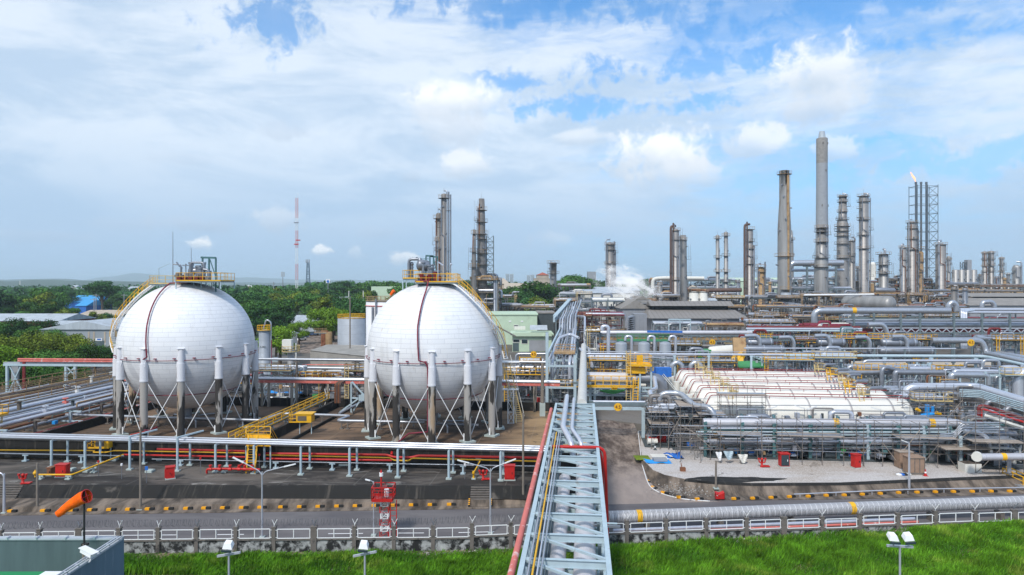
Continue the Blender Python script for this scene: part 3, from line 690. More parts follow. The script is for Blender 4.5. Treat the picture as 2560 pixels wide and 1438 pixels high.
# windsock
t = thing('windsock', 'orange windsock drooping from a dark pole above the near roof', 'windsock', (-24.0, 38.3, zf))
b = B(); b.tube((-24.0, 38.3, zf), (-24.0, 38.3, 6.4), .11, n=8); b.build('pole_base', 'pole', t)
b = B(); b.tube((-24.0, 38.3, 6.4), (-24.0, 38.3, 9.35), .055, n=8); b.box((-23.95, 38.3, 6.35), (.34, .2, .12)); b.build('pole', 'black', t)
b = B(); Yq = 38.3
pp = [D(213, 1240, Yq), D(203, 1246, Yq), D(190, 1254, Yq), D(176, 1262, Yq), D(163, 1271, Yq), D(152, 1281, Yq-.1), D(143, 1287, Yq-.15)]
pp[0] = pp[0]+Vector((.12, -.06, -.0)); rr = [.36, .35, .32, .27, .23, .21, .19]
b.sweep(pp, rr, 16, False); o = b.build('sock', 'orange', t)
b = B(); c = pp[0]; ax = (pp[0]-pp[1]).normalized(); a1 = ax.cross(Vector((0, 0, 1))).normalized(); a2 = ax.cross(a1)
ring = [c+(a1*math.cos(k/16*6.2832)+a2*math.sin(k/16*6.2832))*.365 for k in range(17)]; b.sweep(ring, .03, 5, False)
b.beam(ring[0], ring[8], .03); b.beam(ring[4], ring[12], .03); b.build('hoop', 'red', t)
# ------------------------------------------------------------------ floodlights on posts in the grass
def flood(px, py, Y, label, heads, barang=0):
    p = D(px, py, Y); t = thing('floodlight_post', label, 'floodlight', (p.x, p.y, gz(p.x)-.3))
    b = B(); b.tube((p.x, p.y, gz(p.x)-.3), (p.x, p.y, p.z-.05), .07, .055, 10); b.build('post', 'brightpipe', t)
    w = .66; b = B(); b.beam((p.x-w, p.y+.1, p.z-w*barang), (p.x+w, p.y-.1, p.z+w*barang), .12, .11); b.build('crossbar', 'brightpipe', t)
    for hx in heads:
        c = Vector((p.x+hx, p.y, p.z+.5+hx*barang)); s = -1 if hx > 0 else 1
        b = B(); x0 = [(a*.8, q*.8, z*.8) for a, q, z in [(-.33, -.25, -.17), (.33, -.25, -.22), (.30, .25, .0), (-.30, .25, .08), (-.24, -.16, .17), (.22, -.16, .14), (.2, .2, .26), (-.22, .2, .3)]]
        b.add([(c.x+a*s*1., c.y+q*1., c.z+z) for a, q, z in x0], [(3, 2, 1, 0), (4, 5, 6, 7), (0, 1, 5, 4), (1, 2, 6, 5), (2, 3, 7, 6), (3, 0, 4, 7)] if s > 0 else [(0, 1, 2, 3), (7, 6, 5, 4), (4, 5, 1, 0), (5, 6, 2, 1), (6, 7, 3, 2), (7, 4, 0, 3)])
        hd = b.build('lamp_head', 'white', t)
        b = B(); b.beam((c.x-.27*s, c.y-.28, c.z-.21), (c.x+.27*s, c.y-.28, c.z-.25), .05, .12); b.build('lens', 'glass', hd)
        b = B(); b.beam((c.x, c.y, c.z-.1), (c.x+.05, p.y, p.z+.06), .07); b.build('bracket', 'steel', hd)
flood(572, 1386, 37, 'single white floodlight on a post in the left grass', [-.02], .22)
flood(912, 1385, 38, 'single white floodlight on a post in the grass near the red mast', [-.05], .25)
flood(2250, 1366, 37, 'twin white floodlights on one post in the right grass', [-.4, .42], .0)
flood(45, 1500, 36, 'floodlight post hidden below the near roof', [0], 0) if False else None

# ------------------------------------------------------------------ street lamps and bare poles
def streetlamp(px, ptop, base, arms, label, r=.07, mt='brightpipe', z=.0, lampw=.9):
    p = G(px, base, z); top = H-(ptop-HY)/F*p.y
    t = thing('street_lamp', label, 'lamp post', (p.x, p.y, z))
    b = B(); b.tube((p.x, p.y, z), (p.x, p.y, top), r*1.3, r*.8, 8); b.build('pole', mt, t)
    b = B(); b.box((p.x, p.y, z+.06), (.4, .4, .12)); b.build('base_plate', 'pad', t)
    for (dx, dy, dz) in arms:
        e = Vector((p.x+dx, p.y+dy, top+dz)); b = B(); b.pipe([(p.x, p.y, top-.3), (p.x+dx*.15, p.y+dy*.15, top+dz*.1), e], r*.6, 6, .3); a = b.build('arm', mt, t)
        d = Vector((dx, dy, dz)).normalized(); b = B(); b.beam(e-d*.1, e+d*lampw, .16, .08); b.build('lamp_head', 'white', a)
    return t
streetlamp(655, 1180, 1345, [(-1.6, 0, .8), (1.9, 0, .45)], 'double armed street lamp on the road left of the red mast')
streetlamp(1226, 1172, 1335, [(-1.9, 0, .5), (1.3, 0, .5)], 'double armed street lamp on the road left of the pipe bridge')
streetlamp(10, 1185, 1284, [(-1.2, 0, .3)], 'white street lamp at the left edge beside the bank steps', .1)
streetlamp(2273, 1108, 1229, [(-.3, 0, .12)], 'white street lamp behind the right kerb blocks beside the wooden crate', .1, lampw=.5)
streetlamp(934, 1204, 1340, [(-.4, 0, .1)], 'thin lamp post with a short arm beside the red mast', .05, lampw=.3)
def barepole(px, ptop, base, label, r=.12, z=0., m='pole', foot=None):
    p = G(px, base, z); top = H-(ptop-HY)/F*p.y
    t = thing('bare_pole', label, 'pole', (p.x, p.y, z)); b = B(); b.tube((p.x, p.y, z), (p.x, p.y, top), r, r*.75, 8); b.build('shaft', m, t)
    if foot: b = B(); b.box((p.x, p.y, z+foot/2), (.8, .8, foot)); b.build('footing', 'pad', t)
    else: b = B(); b.box((p.x, p.y, z+.05), (.5, .5, .1)); b.build('footing', 'pad', t)
barepole(351, 1078, 1275, 'tall grey brown pole at the foot of the bank left of centre')
barepole(93, 1158, 1277, 'shorter grey brown pole at the foot of the bank beside the yellow pipe')
barepole(1308, 1033, 1258, 'tall brown pole just left of the pipe bridge')
barepole(1790, 1152, 1222, 'slim brown pole standing in the gravel above the red bin', .12, .5)
barepole(1356, 908, 1040, 'dark brown pole on a pale block behind the right sphere', .3, 1.5, 'pole', 1.9)
barepole(875, 745, 912, 'slim pale lightning mast in front of the grey tank', .2, 1.)
barepole(1128, 1160, 1212, 'x', .04, 1.5) if False else None

# ------------------------------------------------------------------ red and white obstruction mast
p = G(962, 1341, 0.); t = thing('obstruction_mast', 'red and white lattice mast with a railed red platform beside the road', 'mast', p)
zt = H-(1248-HY)/F*p.y
b = B(); n = 6
for k in range(0, n, 2): b.lattice((p.x, p.y, zt*k/n), (p.x, p.y, zt*(k+1)/n), .7, .028, .5)
b.build('red_section', 'red', t)
b = B()
for k in range(1, n, 2): b.lattice((p.x, p.y, zt*k/n), (p.x, p.y, zt*(k+1)/n), .55, .04, .45)
b.build('white_section', 'white', t)
b = B(); b.ladder((p.x+.75, p.y-.2, 0), (p.x+.75, p.y-.2, zt), .5, .03); b.build('ladder', 'red', t)
b = B(); b.box((p.x-.1, p.y, zt+.05), (1.7, 1.5, .12)); pf = b.build('platform', 'red', t)
b = B(); c = [(p.x-.95, p.y-.75), (p.x+.75, p.y-.75), (p.x+.75, p.y+.75), (p.x-.95, p.y+.75), (p.x-.95, p.y-.75)]; b.railing([(x, y, zt+.1) for x, y in c], 1.05, .032, .8); b.railing([(x, y, zt+.1) for x, y in c[:2]], .8, .02, .5); b.build('railing', 'red', pf)
b = B(); b.box((p.x-.1, p.y, zt+.7), (.6, .5, .8)); b.build('equipment_box', 'darkred', t)
b = B(); b.tube((p.x+.22, p.y-.4, zt+.35), (p.x+.22, p.y-.4, zt+.95), .2, n=12); b.build('lamp_drum', 'white', t)
b = B(); b.tube((p.x-.3, p.y, zt+1), (p.x-.3, p.y, zt+1.9), .07); b.tube((p.x-.3, p.y, zt+2.2), (p.x-.3, p.y, zt+2.45), .1, .03); b.build('beacon_post', 'red', t)
b = B(); b.tube((p.x-.3, p.y, zt+1.9), (p.x-.3, p.y, zt+2.2), .16, n=10); b.build('beacon', 'white', t)
# ================================================================== spherical tanks
RS = 8.65
def onS(px, py, C, R, front=True):
    o = Vector((0, 0, H)); d = Vector(((px-1280)/F, 1, -(py-HY)/F)).normalized(); oc = o-C
    bq = oc.dot(d); cq = oc.dot(oc)-R*R; disc = bq*bq-cq
    if disc <= 0: p = o+d*(-bq); return C+(p-C)
    return o+d*(-bq-math.sqrt(disc))
def dens_(pts, n):
    o = []; L_ = [(b-a).length for a, b in zip(pts, pts[1:])]; T = sum(L_)
    for k in range(n+1):
        s = T*k/n; i = 0
        while i < len(L_)-1 and s > L_[i]: s -= L_[i]; i += 1
        o.append(pts[i].lerp(pts[i+1], min(1, s/L_[i])))
    return o
def smooth(pts, it=3):
    for _ in range(it):
        q = [pts[0]]
        for a, b in zip(pts, pts[1:]): q += [a.lerp(b, .25), a.lerp(b, .75)]
        q.append(pts[-1]); pts = q
    return pts
def stairs(t, pts, n, out, w=.8, rail='yellow', c=None, both=True):
    pts = dens_(pts, n); b = B(); s1 = []; s2 = []
    for k in range(n):
        p, q = pts[k], pts[k+1]; d = (q-p); d.z = 0
        if d.length < .01: d = Vector((1, 0, 0))
        d.normalize(); sd_ = Vector((-d.y, d.x, 0))*(w/2)
        if (p+sd_-c).length > (p-sd_-c).length: sd_ = -sd_
        s1.append(p-sd_); s2.append(p+sd_); b.beam(p-sd_, p+sd_, .24, .05)
    st = b.build('stair', 'white', t)
    b = B(); b.sweep(s1, .11, 4); b.sweep(s2, .09, 4); b.build('stringer', 'white', st)
    b = B(); up = Vector((0, 0, 1))
    for L_ in ((s1, s2) if both else (s1,)):
        b.sweep([p+up*1.05 for p in L_], .035, 4); b.sweep([p+up*.55 for p in L_], .025, 4)
        for p in L_[::3]: b.beam(p, p+up*1.05, .05)
    b.build('handrail', rail, st)
def sphere_tank(C, th0, label, stair_px, drench_px, topfn, drains):
    C = Vector(C); t = thing('sphere_tank', label, 'storage tank', (C.x, C.y, 1.5))
    b = B(); n = 96; m = 46; vs = []
    prof = [(max(.002, RS*math.sin(math.pi*i/m)), -RS*math.cos(math.pi*i/m)) for i in range(m+1)]
    b.lathe(C, prof, n); o = b.build('shell', 'sphereshell', t, loc=C)
    cols = []
    for k in range(12):
        a = R_(th0+30*k); cols.append((C.x+RS*math.sin(a)*1.0, C.y-RS*math.cos(a)*1.0))
    for k, (x, y) in enumerate(cols):
        b = B(); b.tube((x, y, 1.7), (x, y, 8.7), .46, n=14); cl = b.build('column', 'colstain', t)
        b = B(); b.box((x, y, 1.6), (1.5, 1.5, .22), R_(th0+30*k)); b.build('footing', 'pad', cl)
        b = B(); b.tube((x, y, 8.6), (x, y, 10.9), .5, .48, 14); b.tube((x, y, 10.9), (x, y, 12.7), .40, .36, 12); b.box((x, y, 12.74), (.85, .85, .07), R_(th0+30*k))
        dx, dy = C.x-x, C.y-y; b.beam((x, y, 10.4), (x+dx*.06, y+dy*.06, 12.5), .7, .8); b.tube((x, y, 8.68), (x, y, 8.8), .53, n=14); b.build('column_sleeve', 'shellwhite', cl)
    for k in range(12):
        p, q = cols[k], cols[(k+1) % 12]; d = Vector((q[0]-p[0], q[1]-p[1], 0)).normalized()*.45; b = B()
        P_, Q_ = Vector((p[0], p[1], 0))+d, Vector((q[0], q[1], 0))-d; z0, z1 = Vector((0, 0, 2.0)), Vector((0, 0, 8.4))
        b.tube(P_+z0, Q_+z1, .055, n=5); b.tube(P_+z1, Q_+z0, .055, n=5)
        b.beam(P_+z0*.85, P_+z0*1.3, .16); b.beam(Q_+z0*.85, Q_+z0*1.3, .16); b.build('cross_brace', 'white', t)
    b = B(); rr = RS+.16; zz = -1.2; r2 = math.sqrt(rr*rr-zz*zz)
    b.sweep([C+Vector((math.sin(x/48*6.2832)*(r2+.05), -math.cos(x/48*6.2832)*(r2+.05), zz)) for x in range(49)], .045, 5)
    for x in range(0, 48, 2): b.box(C+Vector((math.sin(x/48*6.2832)*(r2), -math.cos(x/48*6.2832)*(r2), zz+.25)), (.3, .3, .1))
    b.build('ring_pipe', 'maroon', t)
    b = B(); zz = -5.9; r2 = math.sqrt(RS*RS-zz*zz)+.2
    b.sweep([C+Vector((math.sin(x/48*6.2832)*r2, -math.cos(x/48*6.2832)*r2, zz)) for x in range(49)], .05, 5); b.build('ring_pipe', 'maroon', t)
    pts = []
    for e in drench_px:
        pts.append(onS(e[0], e[1], C, RS+.35) if len(e) == 2 else D(*e))
    dn = [pts[0]]
    for a, q in zip(pts, pts[1:]):
        n = max(1, int((q-a).length/.8))
        for i in range(1, n+1):
            p = a.lerp(q, i/n); v = p-C
            if v.length < RS+.33 and v.z > -4: p = C+v.normalized()*(RS+.33)
            dn.append(p)
    b = B(); b.sweep(dn, .095, 8); b.build('drench_pipe', 'maroon', t)
    b = B(); b.tube((C.x, C.y, C.z-RS-1.2), (C.x, C.y, C.z-RS+.3), .5, n=14); b.pipe([(C.x, C.y, C.z-RS-.3), (C.x, C.y, 2.3), (C.x+6, C.y-1, 2.3)], .2, 8); b.build('bottom_nozzle', 'steel', t)
    pp = smooth([onS(x, y, C, RS+.75) if y_ is None else D(x, y, y_) for x, y, y_ in stair_px], 2)
    stairs(t, pp, 46, 1, .85, 'yellow', C)
    topfn(t, C)
    for dx, dy in drains:
        b = B(); b.pipe([(C.x+dx, C.y+dy, 1.5), (C.x+dx, C.y+dy, 2.5), (C.x+dx*.3, C.y+dy*.3, 2.6)], .12, 6); b.build('drain_pipe', 'silver', t)
    return t
def platform(t, pts, z, rail='yellow', deck='frame', h=1.1, legs=None):
    b = B(); b.poly(pts, z-.18, z); p = b.build('platform', deck, t)
    b = B(); q = [Vector((x, y, z)) for x, y in pts]; b.railing(q+[q[0]], h, .03, 1.2); b.build('railing', rail, p)
    if legs:
        b = B()
        for x, y in pts: b.beam((x, y, legs), (x, y, z-.18), .12)
        b.build('platform_leg', 'cyan', p)
    return p
def top_right(t, C):
    X = lambda px: (px-1280)/F*90.; Z = lambda py: H-(py-HY)/F*90.
    platform(t, [(X(1010), 89), (X(1048), 89), (X(1048), 92), (X(1010), 92)], Z(697), legs=Z(730))
    platform(t, [(X(1046), 87.5), (X(1147), 87.5), (X(1147), 92.5), (X(1046), 92.5)], Z(706))
    b = B(); b.capsule((X(1048), 90, Z(662)), (X(1068), 90.3, Z(665)), .72, 16); b.build('relief_drum', 'steel', t)
    b = B(); b.pipe([(X(1022), 90, Z(697)), (X(1022), 90, Z(648)), (X(1050), 90, Z(648)), (X(1050), 90, Z(660))], .19, 8); b.build('vent_pipe', 'steel', t)
    b = B(); b.lathe((X(1050), 90, Z(658)), [(.45, 0), (.3, .3), (.16, .7)], 10); b.tube((X(1042), 90, Z(643)), (X(1042), 90, Z(648)), .12, n=6); b.build('reducer', 'steel', t)
    b = B(); b.tube((X(1028), 90.4, Z(697)), (X(1028), 90.4, Z(660)), .22, n=8); b.ball((X(1028), 90.4, Z(660)), .3, 8); b.beam((X(1024), 90.4, Z(668)), (X(1033), 90.4, Z(668)), .2); b.build('relief_valve', 'steel', t)
    b = B(); z0, z1 = Z(706), Z(639)
    for px in (1063, 1073, 1082, 1092): b.beam((X(px), 90.8, z0), (X(px), 90.8, Z(641)), .16)
    b.beam((X(1062), 90.8, z1), (X(1082), 90.8, Z(640)), .22); b.beam((X(1074), 90.8, Z(640)), (X(1094), 90.8, Z(643)), .22); b.beam((X(1082), 90.8, Z(643)), (X(1089), 90.8, Z(678)), .1); b.beam((X(1052), 90.8, Z(647)), (X(1072), 90.8, Z(647)), .07); b.build('davit_frame', 'teal', t)
    b = B()
    for px, a, r in ((1059, 655, .2), (1074, 662, .26), (1079, 668, .3), (1084, 660, .12), (1094, 676, .35)): b.tube((X(px), 89.6, Z(706)), (X(px), 89.6, Z(a)), r, n=8); b.tube((X(px), 89.6, Z(a)-.2), (X(px), 89.6, Z(a)-.05), r*1.6, n=8)
    b.build('riser_pipes', 'steel', t)
    b = B()
    for px, y0, y1 in ((1056, 704, 684), (1068, 704, 690), (1076, 704, 686), (1090, 704, 680), (1100, 704, 690)): b.tube((X(px), 89, Z(y0)), (X(px), 89, Z(y1)), .24, n=8); b.beam((X(px)-.3, 89, Z(y1+5)), (X(px)+.3, 89, Z(y1+5)), .3)
    b.build('valve_set', 'darkred', t)
    b = B(); b.beam((X(1099), 88, Z(706)), (X(1099), 88, Z(656)), .1); b.beam((X(1099), 88, Z(656)), (X(1113), 87.6, Z(665)), .3, .08); b.tube((X(1131), 88, Z(706)), (X(1131), 88, Z(663)), .05, n=5); b.ball((X(1131), 88, Z(662)), .16, 8); b.build('lamp', 'brightpipe', t)
    b = B(); r = random.Random(4)
    for k in range(14): a = k*.45+.1; rad = 2.2+.5*math.sin(k*2); x, y = C.x+rad*math.sin(a), C.y-rad*math.cos(a)*.9; z = C.z+math.sqrt(RS*RS-rad*rad); b.beam((x, y, z-.1), (x, y, Z(707)), .1)
    b.build('support_post', 'cyan', t)
def top_left(t, C):
    X = lambda px: (px-1280)/F*93.; Z = lambda py: H-(py-HY)/F*93.
    platform(t, [(X(462), 90.5), (X(571), 90.5), (X(571), 95), (X(462), 95)], Z(703), legs=Z(722))
    platform(t, [(X(384), 92), (X(462), 92), (X(462), 94), (X(384), 94)], Z(710), 'paleyellow')
    b = B(); b.capsule((X(476), 93, Z(678)), (X(494), 93, Z(678)), .5, 14); b.build('relief_drum', 'steel', t)
    b = B()
    for px, a, r in ((480, 656, .22), (483, 660, .2), (500, 664, .26), (512, 659, .22), (514, 656, .18), (525, 677, .22), (528, 677, .16), (468, 660, .07), (458, 668, .06), (494, 665, .12), (505, 668, .3)): b.tube((X(px), 92.6, Z(703)), (X(px), 92.6, Z(a)), r, n=8); b.tube((X(px), 92.6, Z(a)-.25), (X(px), 92.6, Z(a)), r*1.4, n=8)
    b.pipe([(X(481), 92.4, Z(680)), (X(481), 92.4, Z(657)), (X(515), 92.4, Z(657)), (X(515), 92.4, Z(680))], .16, 6)
    b.pipe([(X(515), 92.2, Z(674)), (X(528), 92.2, Z(676)), (X(528), 92.2, Z(700))], .2, 6); b.beam((X(461), 92.4, Z(664)), (X(478), 92.4, Z(664)), .12); b.build('riser_pipes', 'steel', t)
    b = B(); r = random.Random(2)
    for k in range(12): px = 455+k*6.3; h = r.uniform(8, 22); b.tube((X(px), 91.8, Z(703)), (X(px), 91.8, Z(703-h)), .2, n=8); b.beam((X(px)-.4, 91.8, Z(703-h*.6)), (X(px)+.4, 91.8, Z(703-h*.6)), .3)
    b.build('valve_set', 'towerd', t)
    b = B()
    for k in range(5): px = 462+k*14; b.box((X(px), 91.5, Z(697)), (.5, .5, .6))
    b.build('valve_boxes', 'darkred', t)
    b = B()
    for px, y0, y1 in ((508, 644, 655), (524, 646, 703), (541, 645, 705)): b.beam((X(px), 92.8, Z(y0)), (X(px), 92.8, Z(y1)), .18)
    b.beam((X(504), 92.8, Z(644)), (X(541), 92.8, Z(645)), .26); b.beam((X(526), 92.8, Z(648)), (X(540), 92.8, Z(690)), .1); b.beam((X(541), 92.8, Z(690)), (X(541), 92.8, Z(730)), .16); b.build('davit_frame', 'teal', t)
    b = B(); b.tube((X(432), 93, Z(712)), (X(432), 93, Z(580)), .07, .03, 5); b.tube((X(478), 93, Z(700)), (X(478), 93, Z(620)), .05, .03, 5); b.build('lightning_rod', 'steel', t)
    b = B(); b.pipe([(X(452), 93, Z(705)), (X(452), 93, Z(662)), (X(432), 93, Z(661))], .1, 6); b.beam((X(450), 92, Z(656)), (X(458), 92, Z(667)), .28, .1); b.build('lamp', 'steel', t)
    b = B(); b.tube((X(397), 93, Z(715)), (X(397), 93, Z(671)), .05, n=5); b.pipe([(X(397), 93, Z(671)), (X(403), 93, Z(669)), (X(424), 93, Z(659))], .04, 5); b.build('lamp', 'cyan', t)
    b = B()
    for k in range(16): a = k*.4+.1; rad = 2.2+.5*math.sin(k*2); x, y = C.x+1.5+rad*math.sin(a), C.y-rad*math.cos(a)*.9; z = C.z+math.sqrt(max(0, RS*RS-(rad+1)**2)); b.beam((x, y, z-.1), (x, y, Z(704)), .1)
    b.build('support_post', 'cyan', t)
sphere_tank((-10.4, 90.8, 12.5), 5, 'large white sphere tank near the pipe bridge, right hand one of the pair',
    [(1120, 702, None), (1150, 716, None), (1183, 747, None), (1214, 784, None), (1240, 826, None), (1256, 862, 90.5), (1266, 903, 90.2)],
    [(1038, 703, 88.5), (1071, 703, 87.), (1044, 817), (1047, 902), (1064, 907), (1069, 918), (1070, 1000, 82.6), (1069, 1080, 82.6), (1022, 1084, 83.), (985, 1114, 80.5)], top_right, [(2, -2), (-3, 2), (4, 1)])
sphere_tank((-44.7, 94.2, 12.45), 20, 'large white sphere tank at the left, stair curling down its left side',
    [(385, 712, 94), (350, 737, 94), (318, 770, 94), (293, 802, 94), (281, 832, 94), (283, 858, 94), (292, 885, 93.)],
    [(470, 706, 91.5), (425, 708, 91.5), (367, 814), (367, 893), (353, 902), (351, 916), (351, 1000, 86.2), (351, 1075, 85.6), (372, 1077, 85), (392, 1070, 87)], top_left, [(2, -2), (-3, 2), (3, 3)])
# stair tower right of the right sphere
t = thing('stair_tower', 'white lattice stair tower on the right side of the right sphere', 'stair tower', G(1277, 1058, 1.5))
p = G(1277, 1058, 1.5); zt = H-(905-HY)/F*p.y
b = B(); b.lattice((p.x, p.y, 1.5), (p.x, p.y, zt*.62), .8, .06, 1.6); b.build('lattice_mast', 'white', t)
b = B(); b.box((p.x, p.y, zt*.62), (2.2, 1., .1)); b.box((p.x-.3, p.y, zt), (3.0, 1.2, .1)); b.build('landing', 'white', t)
b = B(); a0, a1 = D(1264, 880, p.y-.2), D(1299, 1058, p.y-.2); a0.z = zt
b.ladder(a0, a1, 1.0, .06, (1, 0, 0), .3); b.build('steep_stair', 'paleyellow', t)
b = B(); 
for s in (-.55, .55): b.beam(a0+Vector((s+.1, 0, 1)), a1+Vector((s+.1, 0, 1)), .07)
for k in range(8): q = a0.lerp(a1, k/7); b.beam(q+Vector((-.45, 0, 0)), q+Vector((-.45, 0, 1)), .05)
b.build('handrail', 'offwhite', t)

# ================================================================== pipes of the sphere plots and terrace
def pipething(label, m, r, pts, name='pipe', cat='pipe', n=8, sup=None, supm='post', bend=None, z0=1.5, extra=None):
    pts = [Vector(p) for p in pts]
    c = pts[len(pts)//2]
    t = thing(name, label, cat, (c.x, c.y, z0))
    b = B(); b.pipe(pts, r, n, bend); b.build('run', m, t)
    if sup:
        for s in sup:
            a, q, f = s[0], s[1], s[2]; P_ = pts[a].lerp(pts[q], f); b = B(); b.beam((P_.x, P_.y, z0), (P_.x, P_.y, P_.z-r*.9), .16); b.box((P_.x, P_.y, z0+.06), (.5, .5, .12)); b.beam((P_.x-.3, P_.y, P_.z-r-.05), (P_.x+.3, P_.y, P_.z-r-.05), .14); b.build('support', supm, t)
    return t
zz = 2.6
pipething('silver pipe running under both spheres with a jog between them', 'silver', .19, [G(165, 1037, zz), G(655, 1051, zz), G(703, 1034, zz), G(875, 1040, zz), G(843, 1052, zz), G(1062, 1056, zz)], sup=[(0, 1, f) for f in (.02, .12, .22, .35, .48, .6, .74, .88)]+[(2, 3, f) for f in (.05, .3, .6, .9)]+[(4, 5, f) for f in (.05, .12, .5, .75)], n=10)
pipething('grey pipe running away behind the left side of the right sphere', 'silver', .17, [G(848, 1034, 2.6), G(912, 1000, 2.6)], n=8, sup=[(0, 1, .5)])
# pipe sleepers rack above the terrace: three silver pipes on pale blue goal posts
t = thing('pipe_rack', 'long low rack of pale blue posts carrying three silver pipes over the terrace', 'pipe rack', W(-40, 68, 1.5))
u0, u1 = -90, -.9
for k, (du, z, r) in enumerate(((0, 4.50, .125), (.75, 4.52, .14), (1.5, 4.56, .12))):
    b = B(); b.tube(W(u0, 67.1+du, z), W(u1, 67.1+du, z), r, n=10); b.build('pipe', 'brightpipe' if k == 1 else 'silver', t)
for px in (100, 192, 313, 440, 540, 640, 760, 883, 1003, 1128, 1253):
    X = (px-1280)/F*70.5; u = (X-67*dS)/dC; b = B(); o = B()
    big = px in (313, 440)
    b.tube(W(u, 66.9, 1.6), W(u, 66.9, 4.3 if not big else 5.0), .13, n=8); b.beam(W(u, 66.8, 4.3), W(u, 68.7, 4.3), .16, .14)
    if big: b.beam(W(u-.1, 66.9, 4.95), W(u+1.4, 69.4, 5.2), .16, .14)
    b.build('post', 'cyan', t); o.tube(W(u, 69.2, 1.6), W(u, 69.2, 4.3), .12, n=8); o.beam(W(u, 68.7, 4.3), W(u, 69.4, 4.3), .16, .14); o.build('post', 'cyan', t)
    b = B(); b.box(W(u, 66.9, 1.56), (.55, .5, .14)); b.box(W(u, 69.2, 1.56), (.55, .5, .14)); b.build('footing', 'pad', t)
b = B(); q = W(-1.6, 67.1, 4.55); q = D(1287, 1120, 69); b.tube((q.x-.3, q.y, q.z), (q.x+.3, q.y, q.z), .2, n=10); b.build('yellow_band', 'yellow', t)
# wall side pipes
def wp(px0, px1, w, z): # along the bund wall
    X0 = (px0-1280)/F*(w+3); X1 = (px1-1280)/F*(w+1)
    return W((X0-w*dS)/dC, w, z), W((X1-w*dS)/dC, w, z)
def ppx(px, py, w=69.9):   # point on the vertical plane w seen at px,py
    k = (px-1280)/F; Y = w/(dC+k*dS) ; return Vector((k*Y, Y, H-(py-HY)/F*Y))
pipething('bright red pipe along the bund wall from the yellow crossing to the bridge', 'red', .13, [ppx(664, 1134), ppx(968, 1137), ppx(985, 1144, 69.7), ppx(1030, 1144, 69.7), ppx(1045, 1139), ppx(1350, 1145)], sup=[(0, 1, .3), (0, 1, .7), (4, 5, .5)], bend=.5)
pipething('yellow gas pipe along the bund wall right of the yellow crossing', 'yellow', .075, [ppx(664, 1138, 69.5), ppx(975, 1145, 69.5), ppx(985, 1151, 69.3), ppx(1022, 1152, 69.3), ppx(1030, 1146, 69.5), ppx(1350, 1154, 69.5)], n=6)
pipething('dark red pipe low on the bund wall right of the yellow crossing', 'red', .11, [ppx(664, 1147, 69.4), ppx(980, 1151, 69.4)])
pipething('short bright red pipe left of the yellow crossing', 'red', .12, [ppx(393, 1123), ppx(618, 1128)])
pipething('red pipe low on the bund wall left of the yellow crossing', 'red', .10, [ppx(310, 1137, 69.4), ppx(622, 1143, 69.4)])
pipething('yellow gas pipe with a loop under the yellow cabin at the left', 'yellow', .075, [ppx(-60, 1125, 69.6), ppx(238, 1127, 69.6), ppx(232, 1131, 69.2), ppx(266, 1131, 69.2), ppx(285, 1127, 69.6), ppx(612, 1133, 69.6)], n=6)
pipething('thin silver pipe low along the foot of the bund wall', 'silver', .06, [ppx(380, 1148, 69), ppx(620, 1153, 69), ppx(1345, 1166, 68.9)], n=6, sup=[(0, 1, .3), (1, 2, .1), (1, 2, .3), (1, 2, .5), (1, 2, .75)], supm='cyan')
pipething('grey pipe low along the bund wall at the far left', 'silver', .08, [ppx(-40, 1133, 69), ppx(310, 1140, 69)], n=6, sup=[(0, 1, .3), (0, 1, .7)], supm='cyan')
pipething('yellow pipe slanting down across the left terrace to a valve', 'yellow', .085, [ppx(308, 1137, 69.3), G(180, 1187, 1.95), G(92, 1187, 1.95)], n=6, sup=[(1, 2, .1), (1, 2, .9), (0, 1, .6)], supm='pad')
pipething('red pipe with elbow from the right sphere over the bund wall', 'red', .14, [ppx(985, 1115, 73), ppx(981, 1118, 71.5), ppx(979, 1139, 70.1)])
pipething('slim red pipe rising beside the left sphere plot', 'red', .11, [G(327, 1088, 2.4), G(372, 1078, 2.4), G(392, 1068, 2.4)], n=6)
# red hydrants, cabinets and manifold on the terrace
def cabinet(px, py, w, h, label, m='red', z=1.5, dpt=.7, yaw=0, name='fire_hose_cabinet', cat='cabinet', win=False):
    p = G(px, py, z); t = thing(name, label, cat, p); Y = p.y+dpt/2
    b = B(); b.box((p.x, Y, z+.05), (w+.15, dpt+.15, .1), yaw); b.build('plinth', 'pad', t)
    b = B(); b.box((p.x, Y, z+.1+h/2), (w, dpt, h), yaw); b.build('body', m, t)
    b = B(); b.box((p.x, Y, z+.1+h+.04), (w+.14, dpt+.14, .08), yaw); b.build('lid', m, t)
    b = B(); b.box((p.x, p.y-.02, z+.1+h*.5), (w*.86, .06, h*.86), yaw); d = b.build('door', 'glass' if win else m, t)
    b = B(); b.box((p.x+w*.25, p.y-.07, z+.1+h*.5), (.06, .05, .2), yaw); b.build('handle', 'white' if win else 'black', d)
    return t
cabinet(151, 1195, 1.05, 1.15, 'tall red box cabinet beside the slanting yellow pipe on the left terrace')
cabinet(122, 1190, .42, .65, 'small faded red box left of the tall red cabinet', 'rust')
cabinet(421, 1199, .78, 1.05, 'red box with slanting top in the middle of the left terrace', yaw=.5)
cabinet(1274, 1202, 1.0, 1.3, 'red cabinet on the terrace just left of the pipe bridge')
cabinet(1323, 986+9, 1.1, 1.6, 'small red cabinet on the pale slab behind the right sphere', z=1.)
cabinet(1963, 1169, .98, 1.35, 'dark red framed glass fronted cabinet under the scaffold', z=.9, win=True)
cabinet(2144, 1172, .72, 1.35, 'bright red cabinet under the scaffold left of the wooden crate', z=.9, yaw=.2)
